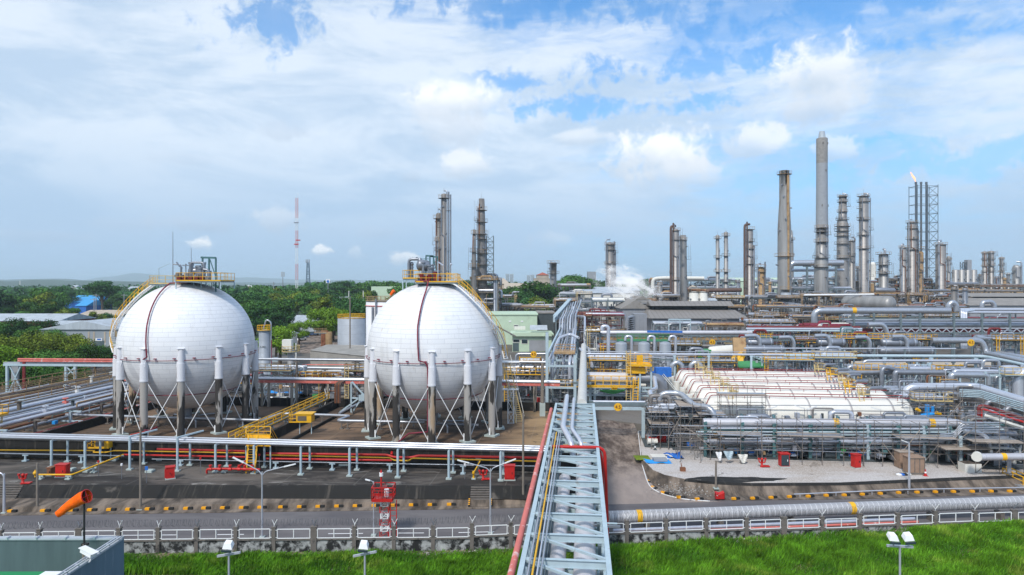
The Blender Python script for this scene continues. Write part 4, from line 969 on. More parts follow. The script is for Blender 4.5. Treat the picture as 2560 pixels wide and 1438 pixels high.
def hydrant(px, py, label, m='red', z=1.5, h=.95, arms=2):
    p = G(px, py, z); t = thing('fire_hydrant', label, 'hydrant', p)
    b = B(); b.lathe(p, [(.2, 0), (.2, .06), (.12, .08), (.12, h*.8), (.17, h*.82), (.15, h), (.03, h+.08)], 10); b.build('barrel', m, t)
    for s in (-1, 1):
        b = B(); b.pipe([(p.x, p.y, z+h*.55), (p.x+s*.3, p.y-.05, z+h*.55), (p.x+s*.36, p.y-.05, z+h*.95)], .07, 6, .1); b.tube((p.x+s*.36, p.y-.05, z+h*.9), (p.x+s*.36, p.y-.05, z+h*1.05), .12, n=8); b.build('outlet', m, t)
    b = B(); b.box((p.x+.35, p.y, z+.12), (.9, .5, .08)); b.build('plate', m, t)
hydrant(57, 1210, 'red fire hydrant above the bank steps at the far left')
hydrant(1208, 1200, 'red fire hydrant above the striped steps')
hydrant(1905, 1168, 'pale red hydrant in the gravel under the scaffold', 'red', .9)
t = thing('yellow_valve_post', 'yellow valve stand with slanting yellow pipe above the striped steps', 'valve', G(1184, 1198, 1.5)); p = G(1184, 1198, 1.5)
b = B(); b.lathe(p, [(.16, 0), (.1, .1), (.1, .5), (.18, .55), (.1, .8)], 8); b.build('valve_body', 'yellow', t); b = B(); b.tube(p+Vector((0, 0, .6)), ppx(1200, 1153, 69.3), .07, n=6); b.build('riser', 'yellow', t); b = B(); b.box(p+Vector((0, 0, .05)), (.4, .4, .1)); b.build('footing', 'pad', t)
t = thing('yellow_valve', 'yellow valve at the end of the slanting yellow pipe on the left terrace', 'valve', G(88, 1193, 1.5)); p = G(88, 1193, 1.5)
b = B(); b.ball(p+Vector((0, 0, .4)), .22, 10); b.tube(p+Vector((0, 0, 0)), p+Vector((0, 0, .7)), .08, n=6); b.build('valve_body', 'yellow', t)
t = thing('fire_manifold', 'bright red fire water manifold with valves beside the yellow crossing', 'manifold', G(575, 1180, 1.5))
b = B(); z = 2.05; b.pipe([G(517, 1183, 1.6), G(517, 1173, z), G(555, 1172, z), G(650, 1174, z)], .11, 8); b.build('header', 'red', t)
b = B(); b.tube(G(592, 1172, z), ppx(622, 1146, 69.4), .1, n=8); b.build('branch', 'red', t)
for px in (526, 549, 575, 598, 612, 630): q = G(px, 1173, z); b = B(); b.tube(q-Vector((0, 0, .1)), q+Vector((0, 0, .38)), .09, n=6); b.tube(q+Vector((0, 0, .3)), q+Vector((0, 0, .42)), .17, n=8); b.tube(q-Vector((.15, 0, 0)), q+Vector((.15, 0, 0)), .17, n=8); b.build('valve', 'red', t)
for px in (560, 640): q = G(px, 1180, 1.6); b = B(); b.box(q, (.5, .4, .15)); b.build('support', 'pad', t)
# little signs and pads
for px, py, lb in ((366, 1208, 'small blue sign on a thin pole beside the slanted red box'), (304, 1198, 'thin dark marker pole on the left terrace'), (501, 1182, 'thin marker pole with a red box left of the red manifold'), (648, 1172, 'thin marker pole with red head right of the red manifold'), (246, 1190, 'thin dark pole between the red cabinet and rack posts'), (1162, 1198, 'thin pole with a white foot left of the yellow valve stand')):
    p = G(px, py, 1.5); t = thing('marker_pole', lb, 'marker', p); b = B(); b.tube(p, p+Vector((0, 0, 1.5)), .03, n=5); b.build('pole', 'steel', t); b = B(); b.box(p+Vector((0, 0, 1.45)), (.28, .06, .36) if 'sign' in lb else (.16, .16, .2)); b.build('head', 'blue' if 'blue' in lb else 'red' if 'red' in lb else 'white', t)
rb = random.Random(11)
for k, (px, py, w) in enumerate(((340, 1148, 1.0), (862, 1163, 1.1), (218, 1179, .5), (375, 1180, .7), (180, 1176, .45), (405, 1150, .9), (285, 1151, .8), (930, 1159, .4), (1255, 1160, .4))):
    p = G(px, py, 1.5); b = B(); b.box(p+Vector((0, 0, .1)), (w, .8, .2)); b.box(p+Vector((0, 0, .215)), (w*.8, .6, .04)); tag(b.build('concrete_pad', 'pad'), 'pale flat concrete pad on the terrace, ' + ordn(k) + ' of the scattered pads', 'pad', 'scattered pads on the terrace')
# yellow crossing platform and walkway
t = thing('crossing_platform', 'yellow railed crossing platform with steep stairs over the bund pipes', 'platform', W(-38, 70, 1.5))
z = 4.0; a, c = ppx(612, 1098, 70), ppx(680, 1103, 70); P_ = lambda px, w: ppx(px, 1100, w)
pl = [(P_(615, 68.8).x, P_(615, 68.8).y), (P_(676, 68.8).x, P_(676, 68.8).y), (P_(676, 72.5).x, P_(676, 72.5).y), (P_(615, 72.5).x, P_(615, 72.5).y)]
platform(t, pl, z, 'yellow', 'yellow', 1.1, 1.5)
for (px0, w0, px1, w1, nm) in ((632, 68.8, 626, 66.6, 'stair'), (668, 72.5, 690, 75.2, 'stair'), (618, 72.5, 600, 75.0, 'stair')):
    A = P_(px0, w0); A.z = z; E = P_(px1, w1); E.z = 1.6; b = B(); b.ladder(A, E, .9, .05, (1, 0, 0), .3)
    for s in (-.45, .45): b.beam(A+Vector((s, 0, 1)), E+Vector((s, 0, 1)), .06); b.beam(A+Vector((s, 0, .5)), E+Vector((s, 0, .5)), .04); b.beam(E+Vector((s, 0, 0)), E+Vector((s, 0, 1)), .05)
    b.build('stair', 'yellow', t)
t = thing('walkway', 'long yellow railed walkway running away between the two spheres', 'walkway', W(-39.4, 88, 1.5))
b = B(); b.beam(W(-39.6, 74, 2.9), W(-39.6, 103, 2.9), .8, .12); b.build('deck', 'frame', t)
b = B(); b.railing([W(-40, 74, 2.95), W(-40, 103, 2.95)], 1., .05, 2.5); b.build('railing', 'yellow', t); b = B(); b.railing([W(-39.2, 74, 2.95), W(-39.2, 103, 2.95)], 1., .05, 2.5); b.build('railing', 'yellow', t)
for w in range(76, 104, 4): b = B(); b.beam(W(-39.6, w, 1.5), W(-39.6, w, 2.85), .14); b.beam(W(-39.0, w, 2.0), W(-39.6, w, 2.8), .1); b.build('post', 'cyan', t)
def cabin(px, py, z, w, d, h, label, t_up=1.2):
    p = G(px, py, z); t = thing('analyser_cabin', label, 'cabin', (p.x, p.y, 1.5))
    b = B(); b.box((p.x, p.y, z+h/2), (w, d, h)); b.build('body', 'yellow', t); b = B(); b.beam((p.x-w*.6, p.y, z+h+.1), (p.x+w*.6, p.y, z+h+.1), d*1.15, .1); b.build('roof', 'yellow', t)
    b = B(); b.box((p.x-w*.12, p.y-d/2-.02, z+h*.55), (w*.6, .05, h*.6)); b.build('opening', 'brownframe', t); b = B(); b.railing([(p.x-w, p.y-d*.5, z), (p.x-w*.5, p.y-d*.5, z)], 1, .04, .8); b.railing([(p.x-w, p.y-d*.5, z), (p.x-w, p.y+d*.5, z)], 1, .04, .8); b.build('railing', 'yellow', t)
    for s in (-.4, .4): b = B(); b.beam((p.x+s*w, p.y, 1.5), (p.x+s*w, p.y, z), .1); b.build('leg', 'cyan', t)
cabin(263, 1118, 2.9, 1.5, 1.4, 1.0, 'yellow box cabin above the bund wall at the left')
cabin(764, 1054, 3.1, 1.9, 1.5, 1.0, 'yellow box cabin on the walkway between the spheres')
cabin(1003, 1139, 2.4, 1.3, .6, .5, 'small yellow valve cabin at the bund wall below the right sphere')
# rack with the red beam behind the left plot, and the tall single pipe behind it
t = thing('pipe_rack', 'pipe rack with a pale red beam on paired dark columns between the spheres', 'pipe rack', W(-38, 102.5, 1.5))
Yr = 103.2; 
b = B(); b.beam(ppx(300, 949, Yr), ppx(1400, 962, Yr), .5, .4); b.build('red_beam', 'fadedred', t)
for dz, r, w in ((-6, .18, 103), (-9, .12, 103.5), (-4, .1, 104)): b = B(); b.tube(ppx(300, 949+dz, w), ppx(1400, 962+dz, w), r, n=8); b.build('pipe', 'brightpipe', t)
for px in (655, 672, 730, 742, 808, 820, 877, 1290, 1336):
    q = ppx(px, 955, Yr); b = B(); b.beam((q.x, q.y, 1.5), (q.x, q.y, q.z), .34); b.build('column', 'colconcrete', t)
for px in (658, 733, 811): q, p = ppx(px, 955, Yr), ppx(px+13, 955, Yr); b = B(); b.beam((q.x, q.y, 1.8), (p.x, p.y, 4.5), .09); b.beam((p.x, p.y, 1.8), (q.x, q.y, 4.5), .09); b.build('brace', 'white', t)
t = thing('pipe_rack', 'pale teal braced steel frame tucked behind the right sphere on its left', 'pipe rack', ppx(905, 1010, 100)); 
b = B(); q = lambda px, py, w=100: ppx(px, py, w)
for a, c in (((880, 995), (930, 998)), ((880, 955), (930, 1010)), ((905, 990), (850, 1030)), ((905, 995), (880, 1032)), ((905, 995), (930, 1015)), ((878, 955), (878, 1035)), ((928, 955), (928, 1035)), ((905, 985), (905, 997))): b.beam(q(*a), q(*c), .2)
b.build('brace', 'cyan', t); b = B(); b.box(q(905, 995, 99.8), (1., .1, .9)); b.build('gusset', 'cyan', t)
t = thing('pipe_bundle', 'bundle of four rusty red pipes dropping beside the walkway', 'pipe bundle', ppx(845, 1010, 102)); 
for k in range(4): b = B(); b.pipe([ppx(838+k*4, 1008, 101.4), ppx(838+k*4, 960, 101.4), ppx(850+k*4, 952, 103)], .12, 8, .3); b.build('pipe', 'rustpipe' if k % 2 else 'rust', t)
def hiline(label, m, r, px0, py0, px1, py1, w, posts, supm='post', zg=1.0):
    t = thing('elevated_pipe', label, 'pipe', ppx((px0+px1)/2, (py0+py1)/2, w)); b = B(); b.tube(ppx(px0, py0, w), ppx(px1, py1, w), r, n=10); b.build('run', m, t)
    for px in posts:
        f = (px-px0)/(px1-px0); q = ppx(px, py0+(py1-py0)*f, w); b = B(); b.beam((q.x, q.y, zg), (q.x, q.y, q.z-r), .3); b.beam((q.x-.6, q.y, q.z-r-.15), (q.x+.6, q.y, q.z-r-.15), .2, .2); b.build('post', supm, t)
hiline('silver pipe on tall dark posts crossing behind the sphere pair', 'silver', .23, 300, 894, 1372, 906, 112, (742, 888, 1265, 1340))
hiline('shorter silver pipe below the tall one, in front of the dark block wall', 'brightpipe', .2, 735, 919, 940, 922, 125, (762, 812, 862, 912))
# cyan frame at the far left with red pipes on top
t = thing('pipe_rack', 'pale blue portal frame with red pipes on top at the left edge', 'pipe rack', W(-82, 112, 1)); w = 112
b = B(); b.beam(ppx(10, 912, w), ppx(300, 914, w), .5, .35); b.build('beam', 'cyan', t)
b = B(); b.beam(ppx(10, 907, w+1.5), ppx(300, 908, w+1.5), .3, .3); b.build('beam', 'brightpipe', t)
for dz in (0, 5): b = B(); b.tube(ppx(45, 898+dz, w+1), ppx(420, 900+dz, w+1), .17, n=8); b.build('pipe', 'fadedred', t)
for px in (18, 165, 188):
    q = ppx(px, 912, w); b = B(); b.beam((q.x, q.y, 1), (q.x, q.y, q.z), .4); b.build('column', 'cyan', t)
b = B()
for a, c in (((20, 985), (52, 915)), ((24, 915), (56, 980)), ((167, 940), (188, 916)), ((165, 916), (188, 940)), ((167, 975), (187, 950)), ((168, 950), (187, 975))): b.beam(ppx(*a, w), ppx(*c, w), .18)
b.build('brace', 'cyan', t); b = B(); b.beam(ppx(60, 905, w), ppx(60, 975, w), .45, .3); b.build('column', 'darkred', t)
b = B(); b.beam(ppx(38, 915, w+2), ppx(38, 985, w+2), 1.4, .3); b.build('cable_riser', 'grey', t)
# left pipeway with its many parallel pipes
t = thing('pipeway', 'broad pipeway of parallel silver and red pipes sweeping in at the left edge', 'pipe rack', W(-76, 100, 1.5))
rp = random.Random(21); U = []
for k, (u, z, r, m) in enumerate([(-67.3, 2.1, .26, 'fadedred'), (-67.9, 2.2, .16, 'darkred'), (-68.6, 2.0, .12, 'silver'), (-69.4, 3.9, .2, 'brightpipe'), (-70, 3.9, .16, 'brightpipe'), (-70.6, 2.6, .2, 'silver'), (-71.4, 3.95, .26, 'brightpipe'), (-72.2, 2.6, .16, 'rust'), (-73, 3.9, .14, 'silver'), (-73.6, 2.8, .2, 'brightpipe'), (-74.4, 3.9, .2, 'silver'), (-75.2, 2.7, .24, 'brightpipe'), (-76, 3.3, .1, 'cyan'), (-76.8, 3.9, .3, 'brightpipe'), (-77.8, 3.9, .18, 'silver'), (-78.6, 3.0, .14, 'paleyellow'), (-79.5, 3.9, .2, 'silver'), (-80.6, 4.0, .16, 'brightpipe'), (-81.6, 3.6, .12, 'ochre'), (-82.6, 4.0, .2, 'silver'), (-84, 4.2, .16, 'ochre'), (-85.2, 4.4, .2, 'silver'), (-86.5, 4.4, .12, 'ochre')]):
    b = B(); pts = [W(u, 70, z), W(u, 92+rp.uniform(-8, 8), z)]; du = rp.choice([0, 0, .3, -.3]); pts += [W(u+du, pts[-1].y+2, z), W(u+du, 150, z)]; b.pipe(pts, r, 8, .5); b.build('pipe', m, t)
for k in range(34):
    u = rp.uniform(-86, -68.2); w0 = rp.uniform(72, 120); w1 = w0+rp.uniform(8, 40); z = rp.choice([2.2, 3.0, 3.75, 4.2, 4.6]); r_ = rp.choice([.05, .07, .1]); b = B(); pts = [W(u, w0, z-rp.uniform(.3, 1.5)), W(u, w0, z), W(u, w1, z), W(u+rp.uniform(-1, 1), w1, z)]; b.pipe(pts, r_, 6); b.build('pipe', rp.choice(['silver', 'brightpipe', 'rust', 'steel', 'offwhite', 'ochre', 'teal', 'cyan', 'fadedred']), t)
for k in range(26):
    u = rp.uniform(-86, -68.5); w = rp.uniform(76, 125); s = rp.uniform(.3, .7); c = W(u, w, rp.choice([2.4, 3.2, 4.3, 4.6])); b = B()
    if k % 2: b.box(c, (s, s*1.6, s))
    else: b.tube(c-Vector((0, 0, s)), c+Vector((0, 0, s)), s*.4, n=8); b.tube(c+Vector((0, 0, s*.9)), c+Vector((0, 0, s)), s*.8, n=8)
    b.build('fitting', rp.choice(['white', 'silver', 'fadedred', 'brownframe', 'ochre', 'cyan', 'brightblue', 'offwhite', 'dframe']), t)
for w in range(74, 148, 6):
    for u in (-69, -75, -81.5):
        b = B(); b.beam(W(u, w, 1.2), W(u, w, 3.6), .3); b.beam(W(u-2.2, w, 3.62), W(u+1.6, w, 3.62), .22, .2); b.beam(W(u-1.4, w, 2.3), W(u+1.8, w, 2.3), .2, .2); b.build('support', 'post' if (w//6) % 2 else 'cyan', t)
for k, (w, u) in enumerate(((84, -71), (90, -73), (97, -70.5), (104, -74), (111, -72), (118, -76), (88, -78), (100, -79))):
    b = B(); c = W(u, w, 4.2); b.tube(c-Vector((0, 0, .8)), c+Vector((0, 0, .5)), .12, n=6); b.tube(c+Vector((0, 0, .4)), c+Vector((0, 0, .5)), .4, n=10); b.box(c-Vector((0, 0, .2)), (.6, .5, .5)); b.build('valve', ('brightpipe', 'fadedred', 'cyan', 'white')[k % 4], t)
b = B(); b.railing([W(-79, 72, 4.0), W(-79, 130, 4.6)], 1.1, .04, 2.5); b.railing([W(-88, 76, 4.6), W(-88, 150, 4.9)], 1.1, .05, 2.5); b.railing([W(-84, 76, 4.6), W(-84, 150, 4.9)], 1.1, .05, 2.5); b.build('railing', 'ochre', t)
for u, w in ((-69, 113), (-71, 104)):
    p = W(u, w, 3.9); q = thing('silencer_drum', 'white drum silencer above the left pipeway, ' + ('farther one' if w > 110 else 'nearer one'), 'drum', p); b = B(); b.lathe(p, [(.5, 0), (.85, .3), (.9, .5), (.9, 1.7), (.95, 1.75), (.9, 1.85), (.3, 1.95)], 16); b.build('body', 'white', q); b = B(); b.tube(p-Vector((0, 0, .7)), p+Vector((0, 0, .1)), .3, n=8); b.build('neck', 'steel', q)
t = thing('access_stair', 'pale yellow access stair tower beside the left pipeway', 'stair', W(-71, 76, 1.5)); q = W(-70.5, 75.5, 1.5)
b = B(); b.lattice(q, q+Vector((0, 0, 3.6)), 1.1, .05, 1.); b.build('frame', 'paleyellow', t); platform(t, [(q.x-2.6, q.y-1), (q.x+1, q.y-1), (q.x+1, q.y+1), (q.x-2.6, q.y+1)], 5.1, 'yellow', 'paleyellow')

# ================================================================== the pipe bridge
VX = 1455.; BA = math.atan((VX-1280)/F); bs, bc = math.sin(BA), math.cos(BA)
def BR(u, w, z): return Vector((u*bc+w*bs, -u*bs+w*bc, z))
uLf, uRt, ZT, ZB = -2.74, 1.22, 8.0, 6.1
t = thing('pipe_bridge', 'pale blue steel truss pipe bridge running away from below the camera', 'bridge', BR(-.7, 50, 0))
wn = [25.6+k*3.2 for k in range(16)]; wn = [w for w in wn if w <= 74]
for u, z, nm in ((uLf, ZT, 'top_chord'), (uRt, ZT, 'top_chord'), (uLf, ZB, 'bottom_chord'), (uRt, ZB, 'bottom_chord')):
    b = B(); b.beam(BR(u, 20, z+.1), BR(u, wn[-1], z+.1), .24, .03); b.beam(BR(u, 20, z), BR(u, wn[-1], z), .05, .2); b.beam(BR(u, 20, z-.1), BR(u, wn[-1], z-.1), .22, .03); b.build(nm, 'cyan', t)
for k, w in enumerate(wn):
    b = B(); b.beam(BR(uLf, w, ZT+.07), BR(uRt, w, ZT+.07), .2, .03); b.beam(BR(uLf, w, ZT-.1), BR(uRt, w, ZT-.1), .05, .34); b.beam(BR(uLf, w, ZT-.28), BR(uRt, w, ZT-.28), .18, .03); b.build('cross_beam', 'cyan', t)
    b = B(); b.beam(BR(uLf, w, ZB+.0), BR(uRt, w, ZB+.0), .16, .26); b.build('floor_beam', 'cyan', t)
    b = B()
    for u in (uLf, uRt):
        b.beam(BR(u, w, ZB), BR(u, w, ZT), .13)
        if k: b.beam(BR(u, w-3.2, ZB), BR(u, w, ZT), .1)
    b.build('side_frame', 'cyan', t)
    if k: b = B(); b.beam(BR(uLf, w, ZT+.02), BR(uRt, w-3.2+.25, ZT+.02), .14, .12); b.build('diagonal', 'cyan', t)
for w in (29, 46, 61.5, 73.4):
    b = B()
    for u in (uLf, uRt): b.beam(BR(u, w, -.3), BR(u, w, ZB), .35)
    b.beam(BR(uLf, w, 3.2), BR(uRt, w, 3.2), .25); b.beam(BR(uLf, w, .5), BR(uRt, w, 3.1), .16); b.build('pier', 'cyan', t)
def bpipe(label, m, r, pts, n=12, name='pipe', bands=()):
    q = thing(name, label, 'pipe', BR(pts[0][0], (pts[0][1]+pts[-1][1])/2, pts[0][2]-r)); b = B(); b.pipe([BR(*p) for p in pts], r, n); b.build('run', m, q)
    for w in bands: b = B(); b.tube(BR(pts[0][0], w, pts[0][2]), BR(pts[0][0], w+.5, pts[0][2]), r+.015, n=n); b.build('yellow_band', 'yellow', q)
    return q
bpipe('big pale pipe lying in the bridge, nearer its right side', 'bigpipe', .58, [(.15, 20, 6.85), (.15, 73.4, 6.85)], 20, bands=(58,))
bpipe('second pale pipe lying in the bridge beside the big one', 'bigpipe', .42, [(-1.25, 20, 6.7), (-1.25, 50, 6.7)], 16)
q = thing('insulated_pipe', 'great cream pipe running away from the far end of the bridge', 'pipe', BR(.05, 100, 1)); 
b = B(); b.tube(BR(.0, 73.7, 8.0), BR(.35, 138, 8.4), .54, n=24); b.build('run', 'creampipe', q); 
for w in (80, 95, 110, 125): b = B(); b.beam(BR(0, w, 1), BR(0, w, 7.2), .4); b.beam(BR(-1.2, w, 7.15), BR(1.3, w, 7.15), .3); b.build('post', 'frame', q)
bpipe('red fire main along the left outside of the bridge with flaking paint', 'fadedred', .17, [(-3.15, 20, 8.0), (-3.15, 70.5, 8.0)], 12)
for k, (u, m, r, lb) in enumerate(((-2.35, 'silver', .05, 'leftmost'), (-2.15, 'yellow', .05, 'yellow striped second'), (-1.95, 'brightpipe', .045, 'third'), (-1.78, 'silver', .045, 'rightmost'))):
    bpipe(lb + ' of the four thin pipes along the top of the bridge', m, r, [(u, 20, 8.35), (u, 58, 8.35)], 6)
bpipe('silver pipe on top of the bridge far end, left of two', 'brightpipe', .24, [(-1.62, 74.5, 8.7), (-1.62, 58.5, 8.7), (-.9, 55.5, 8.2), (-.7, 55.2, 7.0)], 12)
bpipe('silver pipe on top of the bridge far end, right of two', 'brightpipe', .17, [(-.85, 73.5, 8.6), (-.85, 58.2, 8.6), (-.1, 55.5, 8.2), (.1, 55.2, 7.0)], 12)
q = thing('cable_tray', 'ribbed grey cable tray inside the left side of the bridge', 'cable tray', BR(-2.2, 40, 6.3)); b = B(); b.beam(BR(-2.1, 20, 6.4), BR(-2.1, 70, 6.4), .75, .06); b.beam(BR(-2.47, 20, 6.5), BR(-2.47, 70, 6.5), .04, .22); b.beam(BR(-1.73, 20, 6.5), BR(-1.73, 70, 6.5), .04, .22); b.build('tray', 'bluewall', q)
b = B()
for k in range(5): b.tube(BR(-2.38+k*.14, 20, 6.48), BR(-2.38+k*.14, 70, 6.48), .04, n=5)
b.build('cables', 'frame', q)
q = thing('cable_tray', 'small valves and brackets along the right inside of the bridge', 'brackets', BR(.95, 45, 6.2))
for k, w in enumerate(wn): b = B(); b.box(BR(.93, w+1.2, 6.9), (.16, .5, .6), -BA); b.beam(BR(.6, w+.4, 6.5), BR(1.15, w+.4, 6.5), .1, .08); b.build('bracket', 'frame', q)
pipething('red fire pipe crossing under the bridge top and dropping on its right', 'red', .13, [D(1378, 1117, 53.6), D(1512, 1119, 53.6), D(1519, 1345, 53.6)], n=10, z0=-.2, bend=.7)
pipething('slimmer red pipe inside the drop of the crossing fire pipe', 'red', .1, [D(1499, 1128, 53.9), D(1506, 1150, 53.9), D(1509, 1345, 53.9)], n=8, z0=-.2, bend=.7)
q = thing('bridge_lamp', 'small lamp bracket sticking out on the right of the bridge', 'lamp', BR(1.3, 37.6, 7.9)); b = B(); b.beam(BR(1.25, 37.3, 8.), BR(1.9, 37.3, 8.), .07); b.build('bracket', 'cyan', q); b = B(); b.beam(BR(1.3, 37.1, 7.9), BR(2.05, 37.1, 7.9), .14, .1); b.build('lamp_head', 'steel', q)
# ================================================================== the process plant
V = ppx
def lettering(name, txt, size, m, par, loc):
    c = bpy.data.curves.new(name, 'FONT'); c.body = txt; c.size = size; c.align_x = 'CENTER'; c.align_y = 'CENTER'; c.extrude = .01
    o = bpy.data.objects.new(name+'_tmp', c); COL.objects.link(o); bpy.context.view_layer.update()
    me = bpy.data.meshes.new_from_object(o.evaluated_get(bpy.context.evaluated_depsgraph_get())); bpy.data.objects.remove(o)
    me.name = name; me.materials.clear(); me.materials.append(MATS[m]); o = bpy.data.objects.new(name, me); COL.objects.link(o); o.parent = par; o.location = loc; o.rotation_euler = (R_(90), 0, 0)
    return o
def segs(label, m, r, w, pts, name='pipe', cat='pipe', n=10, bend=None, posts=(), pm='frame', bands=(), pr=.13):
    P3 = [V(p[0], p[1], p[2] if len(p) > 2 else w) for p in pts]; q = P3[len(P3)//2]
    t = thing(name, label, cat, (q.x, q.y, min(p.z for p in P3)-r))
    b = B(); b.pipe(P3, r, n, bend); b.build('run', m, t)
    for px in posts:
        for a, c, A, C in zip(pts, pts[1:], P3, P3[1:]):
            if min(a[0], c[0]) <= px <= max(a[0], c[0]) and abs(a[0]-c[0]) > 3:
                f = (px-a[0])/(c[0]-a[0]); p = A.lerp(C, f); b = B(); b.beam((p.x, p.y, .95), (p.x, p.y, p.z-r), pr*2); b.beam((p.x-r*1.3, p.y, p.z-r-.08), (p.x+r*1.3, p.y, p.z-r-.08), pr*1.6); b.build('post', pm, t); break
    for k, px in enumerate(bands):
        for a, c, A, C in zip(pts, pts[1:], P3, P3[1:]):
            if min(a[0], c[0]) <= px <= max(a[0], c[0]) and abs(a[0]-c[0]) > 3:
                f = (px-a[0])/(c[0]-a[0]); p = A.lerp(C, f); d = (C-A).normalized()*(r*.6); b = B(); b.tube(p-d, p+d, r+.02, n=n); b.build('yellow_band', 'yellow', t); break
    return t
PAL = {'n': ('frame', ['silver', 'steel', 'silver', 'steel', 'brightpipe', 'steel', 'offwhite']), 'b': ('brownframe', ['steel', 'towerd', 'rust', 'steel', 'ochre', 'silver', 'towerd']),
       'c': ('cyan', ['brightpipe', 'silver', 'brightpipe', 'steel', 'silver']), 't': ('frame', ['brightpipe', 'silver', 'steel', 'silver', 'darkred', 'steel', 'teal']), 'm': ('brownframe', ['darkred', 'maroon', 'steel', 'silver', 'darkred']),
       'd': ('dframe', ['steel', 'silver', 'steel', 'towerd', 'brightpipe'])}
def module(label, px0, px1, ptop, w, dep, seed, pal='n', rails=2, fl=None, dens=1., zg=1.0, name='process_unit', cat='process unit', vess=2, thick=1., risers=True, rail_m='yellow', zb=None):
    r = random.Random(seed); fm, pm = PAL[pal]; A, C = V(px0, ptop, w), V(px1, ptop, w)
    u0 = UW(A.x, A.y)[0]; u1 = UW(C.x, C.y)[0]; zt = (A.z+C.z)/2; hgt = zt-zg
    t = thing(name, label, cat, W((u0+u1)/2, w+dep/2, zg))
    nf = fl or max(1, round(hgt/4.2)); zs = [zg+hgt*(k+1)/nf for k in range(nf)]; k_ = max(1, w/140.)**.5*thick; nb = max(1, round((u1-u0)/(5.5*max(1, w/200)))); bw = (u1-u0)/nb
    for i in range(nb+1):
        for q in (w, w+dep):
            top = zt+r.choice([0, 0, .9, .3]); b = B(); b.beam(W(u0+bw*i, q, zg), W(u0+bw*i, q, top), .24*k_); b.build('post', fm, t)
    for z in zs:
        b = B(); b.beam(W(u0-.1, w, z-.25), W(u1+.1, w, z-.25), .2*k_, .28*k_); b.build('beam', fm, t); b = B(); b.beam(W(u0, w+dep, z-.25), W(u1, w+dep, z-.25), .2*k_, .28*k_)
        for i in range(nb+1): b.beam(W(u0+bw*i, w-.3, z-.25), W(u0+bw*i, w+dep+.3, z-.25), .18*k_, .22*k_)
        b.build('beam', fm, t)
        if r.random() < .55 and nf > 1:
            i0 = r.randrange(nb); i1 = min(nb, i0+r.choice([1, 2])); b = B(); b.beam(W(u0+bw*i0, w+dep*.25, z-.06), W(u0+bw*i1, w+dep*.25, z-.06), dep*.5, .06); b.build('deck', fm, t)
    for i in range(nb):
        if r.random() < .5:
            z0 = zg if nf == 1 else r.choice([zg]+zs[:-1]); z1 = min([z for z in zs if z > z0+.1]); b = B(); b.beam(W(u0+bw*i, w, z0), W(u0+bw*(i+(r.random() < .5 and 1 or .5)), w, z1-.3), .14*k_); b.build('brace', fm, t)
    b = B(); b.box(W((u0+u1)/2, w+dep/2, zg+.06), (u1-u0+2, dep+2.5, .12), -R_(ANG)); b.build('shade_slab', 'dframe' if pal in 'dmt' else 'shadeslab', t)  # dark base slab added in place of the shade between the pipes
    npz = int(max(3, 5.2*dens)*min(3, max(1, dep/4)))
    for z in zs:
        for j in range(npz):
            rad = r.choice([.07, .08, .1, .12, .15, .18, .26, .32])*k_; q = w+dep*(j+.5)/npz+r.uniform(-.2, .2); a = r.choice([u0-.3, u0+r.uniform(0, .3)*(u1-u0)]); c = r.choice([u1+.3, u1-r.uniform(0, .35)*(u1-u0)]); zz_ = z+rad
            pts = [W(a, q, zz_), W(c, q, zz_)]
            rr = r.random()
            if rr < .3: pts = [W(a, q, zz_-r.uniform(1.5, 3))] + pts
            elif rr < .5: pts = pts+[W(c, q, zz_-r.uniform(1.5, 3))]
            elif rr < .65: m_ = (a+c)/2; h = r.uniform(.8, 1.8); pts = [W(a, q, zz_), W(m_-1.2*k_, q, zz_), W(m_-1.2*k_, q, zz_+h), W(m_+1.2*k_, q, zz_+h), W(m_+1.2*k_, q, zz_), W(c, q, zz_)]
            b = B(); b.pipe(pts, rad, 7, rad*2.2); b.build('pipe', r.choice(pm), t)
    if risers:
        for j in range(int(3*dens*nb*1.1)+2):
            rad = r.choice([.05, .07, .1, .14, .22])*k_; a = r.uniform(u0, u1); q = w+r.uniform(-.3, dep*.6); z0 = zg+r.uniform(0, .5)*hgt; z1 = z0+r.uniform(.25, .6)*hgt+.6; h = r.uniform(.6, 2.2)*r.choice([-1, 1])
            b = B(); b.pipe([W(a, q, z0), W(a, q, z1), W(a+h, q, z1), W(a+h, q, z1-r.uniform(.5, 2))], rad, 7, rad*2.4); b.build('riser', r.choice(pm), t)
    for j in range(vess):
        rad = r.uniform(.5, 1.0)*k_; a = r.uniform(u0+1, max(u0+1.1, u1-5)); L_ = r.uniform(2.5, 5)*k_; z = r.choice([zg+1.2*k_]+[x for x in zs[:-1]])+rad*.6; q = w+r.uniform(.2, .6)*dep
        if r.random() < .6:
            b = B(); b.capsule(W(a, q, z+rad*.5), W(a+L_, q, z+rad*.5), rad, 14); b.tube(W(a+L_*.3, q, z), W(a+L_*.3, q, z+rad*2.2), rad*.25, n=6); v = b.build('vessel', r.choice(['silver', 'steel', 'steel', 'tower']), t)
            b = B(); b.beam(W(a+L_*.2, q, z-rad*1.1), W(a+L_*.2, q, z), rad, .4); b.beam(W(a+L_*.8, q, z-rad*1.1), W(a+L_*.8, q, z), rad, .4); b.build('saddle', fm, v)
        else:
            b = B(); b.capsule(W(a, q, zg+.8), W(a, q, zg+min(hgt*.8, 4*k_)), rad, 14); b.build('vessel', r.choice(['silver', 'steel', 'ochre' if pal == 'b' else 'steel']), t)
